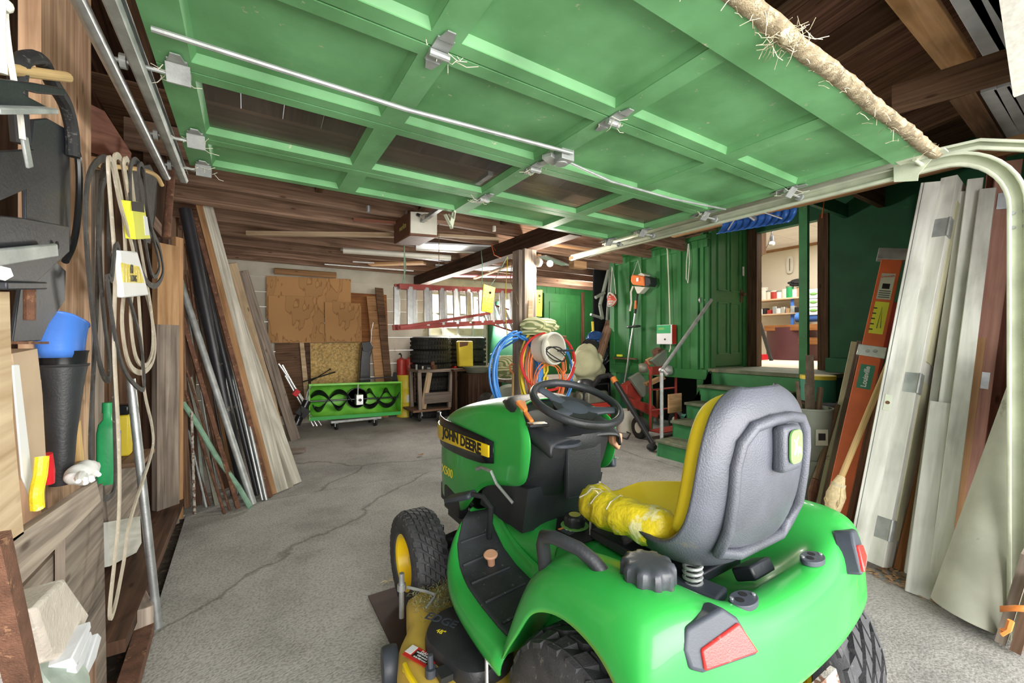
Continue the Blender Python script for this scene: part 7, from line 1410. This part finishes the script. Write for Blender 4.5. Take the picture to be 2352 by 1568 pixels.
# wooden crate behind, under the wall
# ================================================================ BLUE ROOF RAKE
rk = thing('roof_rake', 'blue plastic snow rake with steel arms hung under the ledger beam', 'snow rake', U(1740, 500, X=3.5))
A0, A1_, B0_, B1_ = U(1646, 538, X=3.45), U(1659, 511, X=3.5), U(1812, 511, X=3.45), U(1830, 477, X=3.5)
rows = []; N = 60
for i in range(N+1):
    f = i/N; rib = .012*(1 if (i//3) % 2 else 0); a = A0.lerp(B0_, f)+V(-rib, 0, 0); b = A1_.lerp(B1_, f)+V(-rib, 0, 0); mid = (a+b)/2+V(.03, 0, 0); rows.append([a, a.lerp(mid, .5)+V(.01, 0, 0), mid, mid.lerp(b, .5)+V(.01, 0, 0), b])
m = MB(); m.grid(rows); m.build('rake_blade', 'shovel_blue', rk, solid=.006, smooth=50)
for p_, q_ in (((1672, 528), (1698, 488)), ((1797, 502), (1735, 480)), ((1735, 502), (1720, 482))): MB().tube([U(*p_, X=3.43), U(*q_, X=3.42)], .006 if p_[0] != 1735 else .012, 8).build('brace_rod', 'galv', rk)
MB().tube([U(1735, 505, X=3.42), U(1700, 480, X=3.4), U(1690, 440, X=3.3)], .013, 8).build('rake_pole', 'galv', rk)
rope([U(1893, 458, Y=1.925), U(1888, 500, Y=1.925)], 'cord_orange', 'short orange cord with clip hanging from the header', .006, 'cord', 'cord')
# ================================================================ WORKSHOP BEHIND THE OPENING
RX = 9.0
st(MB().box((7.4, 2.8, DZ-.03), (3.4, 4.3, .06)).build('floor', 'cream')); st(MB().box((RX+.03, 2.8, 2.0), (.06, 4.3, 2.3)).build('wall_right', 'cream')); st(MB().box((7.4, 4.97, 2.0), (3.4, .06, 2.3)).build('wall_back', 'cream')); st(MB().box((7.4, .65, 2.0), (3.4, .06, 2.3)).build('wall_front', 'cream'))
m = MB()
for i in range(6):
    for j in range(7): m.box((5.98+i*.6, .95+j*.61, 3.12), (.592, .602, .02))
st(m.build('ceiling', 'ceil_tile')); st(MB().box((7.4, 2.8, 3.15), (3.4, 4.3, .03)).build('ceiling', 'ceil_tile'))
st(MB().box((RX-.01, 2.8, 3.085), (.03, 4.2, .05)).build('trim_8', 'fir_wood'))
W9 = lambda px, py, X=8.75: U(px, py, X=X)
th = thing('wall_thermometer', 'cream oval thermometer on the workshop wall', 'thermometer', W9(1815, 628, 8.98)); c = W9(1815, 608, 8.97)
m = MB(); m.prism([c+V(0, .06*math.copysign(abs(math.cos(a))**.6, math.cos(a)), .17*math.copysign(abs(math.sin(a))**.7, math.sin(a))) for a in [2*PI*i/24 for i in range(24)]], (-.02, 0, 0)); m.build('thermometer_body', 'bucket_white', th); MB().box(c+V(-.022, 0, 0), (.004, .012, .24)).build('scale_tube', 'leather', th)
hbq = thing('hanging_bulb', 'bare light bulb on a black socket hanging from the workshop ceiling', 'light bulb', U(1773, 562, X=7.0))
c = U(1773, 545, X=7.0); MB().tube([U(1780, 528, X=7.05), U(1773, 535, X=7.0), c], .006, 6).build('cord', 'black_rubber', hbq); MB().cyl(c+V(0, 0, -.06), c+V(0, 0, .02), .025, 12).build('socket', 'black_plastic', hbq); MB().sphere(c+V(0, 0, -.10), .042, 14, 10).build('bulb_glass', 'bulb_off', hbq)
rope([U(1773, 528, X=7.05), U(1765, 560, X=7.1), U(1748, 590, X=7.1), U(1736, 600, X=7.0)], 'black_rubber', 'thin black wire swagged from the bulb across the workshop', .005, 'wire', 'wire')
def wshelf(y, x0, x1, label, mat='pale_wood'):
    a, b = W9(x0, y, 8.7), W9(x1, y, 8.7); m = MB(); m.box((8.75, (a.y+b.y)/2, (a.z+b.z)/2), (.42, abs(b.y-a.y), .025)); return tag(m.build('workshop_shelf', mat), label, 'shelf'), (a.z+b.z)/2
_, zs1 = wshelf(688, 1738, 1852, 'upper pale workshop shelf full of tins'); _, zs2 = wshelf(722, 1738, 1852, 'lower workshop shelf under the tins')
for px in (1816,): 
    p_ = W9(px, 700, 8.55); tag(MB().box((8.62, p_.y, (DZ+zs1)/2), (.03, .05, zs1-DZ)).build('shelf_upright', 'blue_plastic'), 'slim blue upright carrying the workshop shelves', 'upright')
cols = ['bucket_white', 'cream', 'red_can', 'glove_white', 'bucket_white', 'green_plastic', 'decal_white', 'peach_plastic']; r = random.Random(77)
names = ['white paint bucket, the tallest', 'cream tin', 'red and white tin', 'small white tub', 'white tin with grey lid', 'green tin', 'plain white jar', 'pinkish tin']
loc = ['at the left end of the upper shelf', 'second from the left on the upper shelf', 'third from the left on the upper shelf', 'fourth from the left on the upper shelf', 'in the middle of the upper shelf', 'sixth from the left on the upper shelf', 'seventh from the left on the upper shelf', 'at the right end of the upper shelf']
for k in range(8):
    px = 1752+k*12; p_ = W9(px, 680, 8.62); hh = (.24, .17, .16, .15, .17, .22, .15, .19)[k]; rr_ = (.075, .055, .06, .05, .055, .06, .05, .055)[k]
    t = thing('paint_tin', names[k]+' '+loc[k], 'tin', (8.66, p_.y, zs1+.013), 'tins on the upper workshop shelf'); MB().lathe([(rr_, 0), (rr_, hh)], (8.66, p_.y, zs1+.013), k=18).build('tin_body', cols[k], t); MB().lathe([(rr_*1.05, hh-.02), (rr_*1.05, hh+.005)], (8.66, p_.y, zs1+.013), k=18).build('lid', 'bucket_grey' if k % 2 else 'bucket_white', t)
for k in range(9):
    px = 1748+k*10.5; p_ = W9(px, 715, 8.62); hh = (.10, .12, .08, .14, .10, .12, .09, .13, .10)[k]; mt = ('glove_white', 'black_rubber', 'red_can', 'galv', 'glove_white', 'alu', 'cardboard', 'galv_dull', 'black_rubber')[k]
    m = MB(); m.box((8.64, p_.y, zs2+.013+hh/2), (.12, .07, hh), rz=r.uniform(-.4, .4)); tag(m.build('small_box', mt, bevel=.006), ('white', 'black', 'red', 'silver', 'second white', 'bright metal', 'brown', 'dull grey', 'second black')[k]+' small container on the lower workshop shelf', 'container', 'containers on the lower workshop shelf')
rag('black_cables', (8.66, W9(1832, 655, 8.66).y-.02, zs1+.29), .10, .16, .07, 'black_rubber', 'heap of black cables on top of the tins', 'cables', 51, N=16)
m = MB(); a = W9(1742, 670, 8.66); m.box((8.64, a.y+.10, zs1+.20), (.12, .30, .37)); tag(m.build('old_monitor', 'black_gloss', bevel=.01), 'dark monitor edge at the left of the workshop shelves', 'monitor')
m = MB(); c = W9(1810, 787, 8.2); m.lathe([(.42, 0), (.42, .58)], (8.4, c.y, DZ+.002), k=30); tag(m.build('dark_cabinet', 'maroon'), 'dark maroon round-fronted cabinet on the workshop floor', 'cabinet')
m = MB(); c = W9(1838, 752, 8.1); m.box((8.15, c.y, c.z-.0), (.3, 1.1, .10)); tag(m.build('orange_crate', 'orange_wood', bevel=.004), 'long orange wooden tray lying on the dark cabinet', 'tray')
m = MB(); c = W9(1864, 783, 8.2); m.box((8.2, c.y, c.z), (.3, .34, .12)); tag(m.build('orange_crate', 'orange_wood', bevel=.004), 'short orange wooden box on the frame at the right of the cabinet', 'box')
m = MB(); m.tube([W9(1830, 729, 8.4), W9(1886, 727, 8.4)], .085, 14); tag(m.build('blue_roll', 'blue_plastic'), 'rolled blue mat lying behind the green post', 'roll')
dw = thing('drawer_unit', 'white drawer unit with green oval handles in the workshop', 'drawers', (8.3, W9(1868, 725, 8.3).y, W9(1868, 722, 8.3).z))
a, b = W9(1850, 665, 8.3), W9(1888, 722, 8.3)
MB().box((8.5, (a.y+b.y)/2, (a.z+b.z)/2), (.4, abs(a.y-b.y), a.z-b.z)).build('drawer_body', 'decal_white', dw, bevel=.006)
for k in range(3):
    z = lerp(b.z, a.z, .18+.32*k); MB().sphere((8.295, (a.y+b.y)/2, z), .06, 12, 6, (.2, 1, .45)).build('drawer_handle', 'decal_green', dw); MB().box((8.297, (a.y+b.y)/2, z-.085), (.004, abs(a.y-b.y)*.98, .006)).build('drawer_gap', 'grey_plastic', dw)
m = MB(); m.bar(W9(1734, 705, 7.2), U(1772, 828, Z=DZ), .05, .03); m.bar(W9(1724, 705, 7.2), U(1760, 828, Z=DZ)+V(.2, .2, 0), .05, .03); tag(m.build('black_step_ladder', 'black_plastic'), 'black step ladder leg slanting inside the workshop door', 'ladder')
c = U(1766, 815, Z=DZ); m = MB(); m.box((c.x+.4, c.y, DZ+.16), (.35, .4, .32)); tag(m.build('cardboard_carton', 'cardboard', bevel=.004), 'brown cardboard carton beside the black ladder leg', 'carton')
m = MB(); c = U(1745, 826, Z=DZ); m.box((c.x, c.y, DZ+.05), (.2, .2, .10)); tag(m.build('red_tin_box', 'red_plastic', bevel=.01), 'small red box on the workshop floor at the left jamb', 'box')
chq = thing('folding_stool', 'black tubular folding stool at the right of the workshop opening', 'stool', U(1866, 826, Z=DZ)); c = U(1866, 826, Z=DZ)
for s in (-1, 1): MB().tube([c+V(0, s*.14, 0), c+V(.1, -s*.12, .36), c+V(.1, -s*.12, .62)], .014, 8).build('leg', 'black_steel', chq)
MB().box(c+V(.06, 0, .37), (.26, .3, .04)).build('seat', 'black_rubber', chq)
a = U(1744, 540, X=5.9); m = MB(); m.box((5.92, a.y, 2.62), (.12, .10, .36)); tag(m.build('wall_box', 'fir_wood'), 'orange wooden box high behind the left jamb', 'box')
for k, (x_, y_, lb) in enumerate(((1714, 572, 'short chain with a tag hanging left of the workshop jamb'),)): rope([U(x_, 530, X=5.62), U(x_, 560, X=5.62), U(x_, 580, X=5.62)], 'rope_white', lb, .005, 'tag_chain', 'chain')
m = MB(); c = U(1707, 623, Y=3.0); m.box(c, (.035, .01, .12)); tag(m.build('light_switch', 'galv'), 'small metal switch plate beside the four panel door', 'switch')
# ================================================================ RIGHT SIDE: BUCKETS, LADDER, DOORS, BOARDS
c = U(1856, 1165, Z=0); rB = px_r(92, c)
can(c, rB, .375, 'bucket_grey', 'lower grey bucket beneath the one with sticks, right of the seat', 'bucket', 'bucket', taper=.88, handle=False, lid='bucket_grey')
tb_ = can(c+V(0, 0, .385), rB, .375, 'bucket_grey', 'grey bucket holding sticks and gloves beside the landing', 'bucket', 'bucket', taper=.88)
lbp = U(1856, 985, Y=c.y-rB*.9); lq = MB(); lq.box(V(c.x-rB*.55, c.y-rB*.80, .56), (.085, .004, .115), rz=-.6); lb_ = lq.build('bucket_label', 'track_cream', tb_); MB().box(V(c.x-rB*.557, c.y-rB*.81, .565), (.05, .004, .05), rz=-.6).build('print_block', 'black_rubber', lb_)
for k, (dx, dy, l, r0, mt, lb) in enumerate(((-.10, .02, .34, .014, 'bark', 'thin crooked stick at the left of the grey bucket'), (-.05, -.02, .30, .018, 'bark', 'second thin stick in the grey bucket'), (.02, .0, .66, .03, 'bark', 'thick barked branch standing tall in the grey bucket'), (.06, -.05, .26, .022, 'old_handle', 'sawn stick with a pale cut end in the grey bucket'), (.10, .05, .36, .02, 'leather', 'brown leather glove finger shape in the grey bucket'))):
    b = c+V(dx*.5, dy*.5, .45); e = c+V(dx*1.3, dy, .75+l*.6); m = MB(); m.tube([b, b.lerp(e, .5)+V(.012, 0, 0), e], [r0, r0*1.1, r0*.9], 8); tag(m.build('branch', mt), lb, 'stick')
c2 = U(1885, 1170, Z=0)+V(.28, .0, 0); can(c2, rB*.95, .375, 'bucket_grey', 'second grey bucket partly hidden behind the first', 'bucket', 'bucket', taper=.88, handle=False, lid='bucket_grey'); can(c2+V(0, 0, .385), rB*.95, .36, 'bucket_grey', 'upper grey bucket behind the bucket of sticks', 'bucket', 'bucket', taper=.88, handle=False, lid='black')
gt = U(1884, 900, X=4.55); t = thing('green_tin', 'round dark green tin with a yellow rim behind the bucket of sticks', 'tin', (4.5, gt.y, .62)); MB().lathe([(.135, 0), (.135, .22)], (4.5, gt.y, .70), k=26).build('tin_body', 'teal', t); MB().lathe([(.139, .20), (.139, .235)], (4.5, gt.y, .70), k=26).build('rim', 'drum_yellow', t)
tag(MB().box((4.5, gt.y, .345), (.34, .34, .69)).build('stand_box', 'dark_wood'), 'dark box carrying the green tin', 'box')
def leanR(name, foot, top, Xt, w_, t_, mat, label, cat, side=(.3, -.95, 0), z0=0, parent=None, bev=.003, Xf=None):
    a = U(*foot, Z=z0) if Xf is None else U(*foot, X=Xf); b = U(*top, X=Xt); m = MB(); m.bar(a, b, w_, t_, side); o = m.build(name, mat, parent, bevel=bev)
    if parent is None: tag(o, label, cat)
    return a, b, o
leanR('trim_strip', (1872, 1200), (1962, 785), 3.95, .035, .015, 'moss_siding', 'olive coloured trim strip left of the orange ladder', 'strip'); leanR('trim_strip', (1880, 1203), (1974, 783), 3.95, .03, .015, 'old_wood_gray', 'brown trim strip touching the orange ladder', 'strip')
# orange fibreglass ladder
ldr = thing('fiberglass_ladder', 'orange fibreglass step ladder with labels leaning folded at the right', 'ladder', U(1905, 1235, Z=0))
RD = V(.36, -.93, 0)
a, b = U(1905, 1235, Z=0), U(2050, 590, X=3.9); dL = (b-a).normalized(); n_ = RD.cross(dL).normalized()
if n_.y > 0: n_ = -n_
def onrail(f, off=.0, s=0): return a.lerp(b, f)+n_*off+RD*s
m = MB(); m.bar(a, b, .115, .03, RD); m.build('front_rail', 'rail_orange', ldr, bevel=.004)
a_, b_ = a+V(.16, .05, 0), b+V(.10, .03, -.32); m = MB(); m.bar(a_, b_, .08, .03, RD); m.build('rear_rail', 'red_steel', ldr, bevel=.004)
m = MB(); m.bar(onrail(.985), onrail(1.03), .17, .045, RD); m.build('top_cap', 'galv_dull', ldr, bevel=.004)
m = MB(); m.bar(onrail(.615, .004), onrail(.655, .004), .15, .034, RD); br_ = m.build('hinge_plate', 'alu', ldr, bevel=.003)
for s in (-.02, .02): MB().lathe([(.012, 0), (.010, .008)], onrail(.635, .022, s), n_, 12).build('rivet', 'galv', br_)
for (f0, f1, mt, nm) in ((.83, .93, 'track_cream', 'white_label'), (.70, .82, 'yellow_label', 'yellow_label'), (.50, .585, 'teal', 'maker_label')):
    m = MB(); m.bar(onrail(f0, .0165), onrail(f1, .0165), .075, .002, RD); lo = m.build(nm, mt, ldr)
    if nm == 'maker_label': text('lettering', 'Louisville', onrail((f0+f1)/2, .0185), dL, -RD, .040, 'decal_white', lo, off=.001)
    elif nm == 'yellow_label':
        for q in range(5): MB().bar(onrail(f0+.015+.02*q, .0185, -.03), onrail(f0+.015+.02*q+.004, .0185, -.03), .02+.0*q, .001, RD).build('print_line', 'decal_black', lo)
        MB().tube([onrail(f0+.02, .019, .0), onrail(f1-.02, .019, .005), onrail(f0+.02, .019, .02)], .002, 4).build('ladder_drawing', 'decal_black', lo)
    else:
        text('lettering', 'DANGER', onrail(f1-.012, .0185), RD, dL, .018, 'decal_red', lo); MB().bar(onrail(f0+.04, .0185), onrail(f0+.06, .0185), .04, .001, RD).build('print_block', 'decal_black', lo)
        for q in range(4): MB().bar(onrail(f0+.006+.008*q, .0185), onrail(f0+.009+.008*q, .0185), .06, .001, RD).build('print_line', 'grey_plastic', lo)
# broom
brm = thing('corn_broom', 'wooden handled round brush with pale bristles leaning on the ladder', 'brush', U(1908, 1200, Z=0))
a2_ = U(1927, 1108, X=2.98); b2_ = U(2068, 770, X=3.45); MB().tube([a2_, b2_], .016, 12).build('handle', 'handle_wood', brm)
tip = U(1908, 1188, X=2.95); m = MB(); m.tube([a2_.lerp(b2_, .04), a2_, a2_.lerp(tip, .35), a2_.lerp(tip, .75), tip], [.020, .030, .050, .040, .006], 14); m.build('bristles', 'bristle', brm); r = random.Random(3); m = MB()
for _ in range(60):
    o_ = V(r.uniform(-1, 1), r.uniform(-1, 1), r.uniform(-.3, .3))*.04; m.tube([a2_+o_*.6, a2_.lerp(tip, .5)+o_*1.15, tip+o_*.25], .0016, 3)
m.build('bristle_strands', 'bristle', brm)['kind'] = 'stuff'; m = MB(); m.tube([a2_.lerp(tip, .02), a2_.lerp(tip, .12)], .036, 14); m.build('binding', 'straw', brm)
# shovel/pick with bent handle left of the ladder
pk_ = thing('digging_tool', 'old dark shafted spade standing left of the orange ladder', 'spade', U(1858, 1150, Z=0)); a3 = U(1873, 1100, X=3.4); b3 = U(1924, 930, X=3.7)
MB().tube([a3, b3], .019, 10).build('shaft', 'old_handle', pk_); MB().tube([a3, U(1866, 1130, X=3.38), U(1862, 1165, X=3.36)], [.022, .028, .012], 10).build('socket', 'rust', pk_)
leanR('old_pole', (1845, 1180), (1890, 1045), 3.7, .03, .03, 'old_handle', 'short brown pole end left of the spade', 'pole')
leanR('dark_board', (1950, 1225), (2030, 860), 3.7, .06, .02, 'old_wood', 'brown weathered board between the ladder and the first white door', 'board')
leanR('dark_board', (1968, 1240), (2050, 800), 3.85, .05, .02, 'dark_wood', 'dark board hidden just behind the first white door edge', 'board')
# white door slabs standing on edge
def slab(foot, top, Xt, w_, t_, label, sv_=(.27, -.96)):
    t = thing('door_slab', label, 'door slab', U(*foot, Z=0)); a, b = U(*foot, Z=0), U(*top, X=Xt)
    sd = V(sv_[0], sv_[1], 0); m = MB(); dk_ = V(-sv_[1], sv_[0], 0)*(w_/2-.035); m.bar(a+dk_, b+dk_, t_, w_, sd); o = m.build('slab_body', 'white_wood', t, bevel=.003)
    return t, a, b
t1, a, b = slab((1966, 1297), (2137, 424), 3.5, .07, .085, 'white stored door with a latch hole, the leftmost of the white boards')
dA = (b-a).normalized(); sd = V(.27, -.96, 0); sd = (sd-dA*sd.dot(dA)).normalized(); fr_n = sd.cross(dA); fr_n = fr_n if fr_n.x < 0 else -fr_n
def on(f, off, s=0): return a.lerp(b, f)+fr_n*(off)+sd*s
m = MB(); m.bar(on(.385, .0365), on(.425, .0365), .03, .003, sd); lp = m.build('latch_plate', 'track_cream', t1); MB().lathe([(.010, 0), (.010, .002)], on(.405, .038), fr_n, 14).build('latch_hole', 'rust', lp)
m = MB(); m.bar(on(.0, .036, -.028), on(1.0, .036, -.028), .002, .002, sd); m.build('door_groove', 'grey_plastic', t1)
t2, a, b = slab((2014, 1309), (2184, 422), 3.55, .28, .072, 'white stored door with three hinges, second of the white boards', (-.05, -1.0))
dA = (b-a).normalized(); sd = V(-.05, -1.0, 0); sd = (sd-dA*sd.dot(dA)).normalized(); fr_n = sd.cross(dA); fr_n = fr_n if fr_n.x < 0 else -fr_n
for f in (.10, .46, .87):
    m = MB(); m.bar(on(f-.025, .038, .0), on(f+.025, .038, .0), .055, .004, sd); m.cyl(on(f-.025, .040, .038), on(f+.025, .040, .038), .007, 8); m.bar(on(f-.025, .015, .039), on(f+.025, .015, .039), .006, .05, sd); m.build('hinge', 'galv_dull', t2)
m = MB(); m.bar(on(.52, -.105, .037), on(.95, -.105, .037), .19, .006, fr_n); m.bar(on(.08, -.105, .037), on(.47, -.105, .037), .19, .006, fr_n); m.build('door_panel', 'moss_siding', t2)
RB = [
 ((2085, 1318), (2215, 440), 3.6, .035, .02, 'white_wood', 'narrow white strip just behind the second stored door', 'strip'),
 ((2072, 1312), (2236, 640), 3.55, .075, .03, 'orange_wood', 'orange brown board with a screwed block, right of the stored doors', 'board'),
 ((2110, 1368), (2166, 925), 3.15, .10, .03, 'white_wood', 'short white moulding with a slanted top end', 'moulding'),
 ((2120, 1350), (2240, 412), 3.6, .065, .03, 'white_wood', 'tall white board behind the short moulding', 'board'),
 ((2135, 1352), (2252, 440), 3.62, .05, .02, 'orange_wood', 'narrow brown board between the two tall white boards', 'board'),
 ((2148, 1378), (2268, 435), 3.55, .065, .03, 'white_wood', 'tall white board with a yellow glue line, right of the narrow brown one', 'board'),
 ((2175, 1330), (2288, 500), 3.65, .05, .02, 'fir_wood', 'thin golden brown board behind the rose coloured one', 'board'),
 ((2192, 1300), (2318, 372), 3.6, .095, .05, 'rose_wood', 'rose coloured timber with a hinge plate, standing tall at the right', 'board'),
 ((2215, 1300), (2330, 425), 3.62, .03, .03, 'rose_wood', 'slim rose coloured batten beside the wide rose timber', 'board'),
 ((2190, 1250), (2292, 345), 3.9, .07, .03, 'red_wood', 'reddish board with flaking paint whose top rises above the others', 'board'),
 ((2250, 1280), (2345, 470), 3.6, .06, .03, 'red_wood', 'red brown board in front of the dark gap at the far right', 'board'),
 ((2275, 1260), (2368, 430), 3.65, .09, .03, 'brown_wood', 'brown board running out of the frame behind the curved track', 'board'),
 ((2310, 1290), (2372, 800), 3.3, .10, .02, 'white_wood', 'white panel edge at the right border behind the grey tube', 'board'),
]
for f_, t_, X_, w_, th_, mt, lb, ct_ in RB:
    a, b, o = leanR('stored_board', f_, t_, X_, w_, th_, mt, lb, ct_, side=(.27, -.96, 0))
    if 'hinge plate' in lb:
        d_ = (b-a).normalized()
        for f in (.46, .90): m = MB(); m.bar(a.lerp(b, f-.02)+V(-.03, -.01, 0), a.lerp(b, f+.02)+V(-.03, -.01, 0), .06, .004, V(.27, -.96, 0)); m.build('hinge', 'galv', o)
# large grey tube
gt_ = thing('pvc_tube', 'huge dusty grey plastic tube leaning in the right corner', 'tube', U(2212, 1425, Z=0))
a, b = U(2222, 1412, Z=.03), U(2440, 820, X=2.98); dt = (b-a).normalized(); m = MB(); m.lathe([(.118, 0), (.120, .004), (.120, (b-a).length), (.112, (b-a).length), (.110, .01)], a, dt, 48, cap=False); m.build('tube_wall', 'pipe_grey', gt_, smooth=50)
r = random.Random(12)
m = MB()
for _ in range(420):
    f = r.random(); e = U(lerp(1990, 2340, f), lerp(1318, 1480, f**1.2), Z=0); p = V(e.x+r.uniform(-.03, .16), e.y+r.uniform(-.05, .07), .002+r.uniform(0, .012)); d = V(r.uniform(-.035, .035), r.uniform(-.035, .035), r.uniform(-.001, .012)); q = d.cross(V(0, 0, 1)).normalized()*r.uniform(.003, .012); m.add([p-q*.3, p+d*.5-q, p+d, p+d*.5+q], [(0, 1, 2, 3)])
tag(m.build('dead_leaves', 'cardboard', smooth=0), 'dry leaves and wood chips along the feet of the stored boards', 'leaves', kind='stuff')
m = MB(); m.bar(U(2300, 1470, Z=.02), U(2362, 1270, X=2.55), .05, .03); tag(m.build('scrap_board', 'old_wood_gray'), 'short grey board with a bolt hole at the bottom right corner', 'board')
m = MB(); m.bar(U(2335, 1490, Z=.02), U(2380, 1330, X=2.52), .05, .03); tag(m.build('scrap_board', 'old_wood'), 'brown board stub at the extreme bottom right', 'board')
m = MB(); p0 = U(2298, 1398, X=2.45); pts = [p0, U(2330, 1396, X=2.42), U(2370, 1398, X=2.42)]; m.grid([[p+V(0, 0, .012) for p in pts], [p+V(0, 0, -.012) for p in pts]]); m2 = [U(2312, 1440, X=2.43), U(2318, 1428, X=2.42), U(2306, 1455, X=2.42)]; m.tube([U(2322, 1425, X=2.42), U(2316, 1445, X=2.42), U(2300, 1455, X=2.42), U(2304, 1446, X=2.42)], .010, 6); tag(m.build('ratchet_strap', 'orange_plastic', solid=.003), 'bright orange webbing strap around the boards at the bottom right', 'strap')
# white boards and timber stored up under the roof at the top right
def roofbar(p, q, z, w_, t_, mat, label, cat):
    a, b = U(p[0], p[1], Z=z), U(q[0], q[1], Z=z); m = MB(); m.bar(a, b, w_, t_, (b-a).cross(V(0, 0, 1))); tag(m.build('overhead_board', mat, bevel=.003), label, cat)
roofbar((2068, -40), (2205, 148), 2.86, .13, .04, 'new_wood', 'fresh orange plank under the roof at the top right', 'plank')
for k in range(3): roofbar((2205+44*k, -30), (2290+40*k, 128-10*k), 2.84, .085, .02, 'slate', ('left', 'middle', 'right')[k]+' one of the pale boards stored under the roof, top right', 'board')
for k in range(3): roofbar((2270+30*k, 205-8*k), (2340+30*k, 330-8*k), 2.62, .06, .02, 'slate', ('left', 'middle', 'right')[k]+' one of the pale boards above the curved tracks', 'board')
m = MB(); a, b = U(2050, 232, Z=2.60), U(2420, 118, Z=2.60); m.bar(a, b, .09, .13, (b-a).cross(V(0, 0, 1))); tag(m.build('overhead_beam', 'brown_wood'), 'brown timber beam crossing below the roof at the top right', 'beam')
m = MB(); a, b = U(2210, 215, Z=2.62), U(2290, 335, Z=2.62); m.bar(a, b, .10, .03, (b-a).cross(V(0, 0, 1))); tag(m.build('overhead_board', 'brown_wood'), 'brown board beside the pale ones over the curved track', 'board')
m = MB(); a, b = U(2318, -60, X=1.95), U(2358, 210, X=1.95); m.bar(a, b, .02, .05, (1, 0, 0)); tag(m.build('rope_tail', 'rope_white'), 'frayed pale rope end hanging at the top right corner', 'rope')
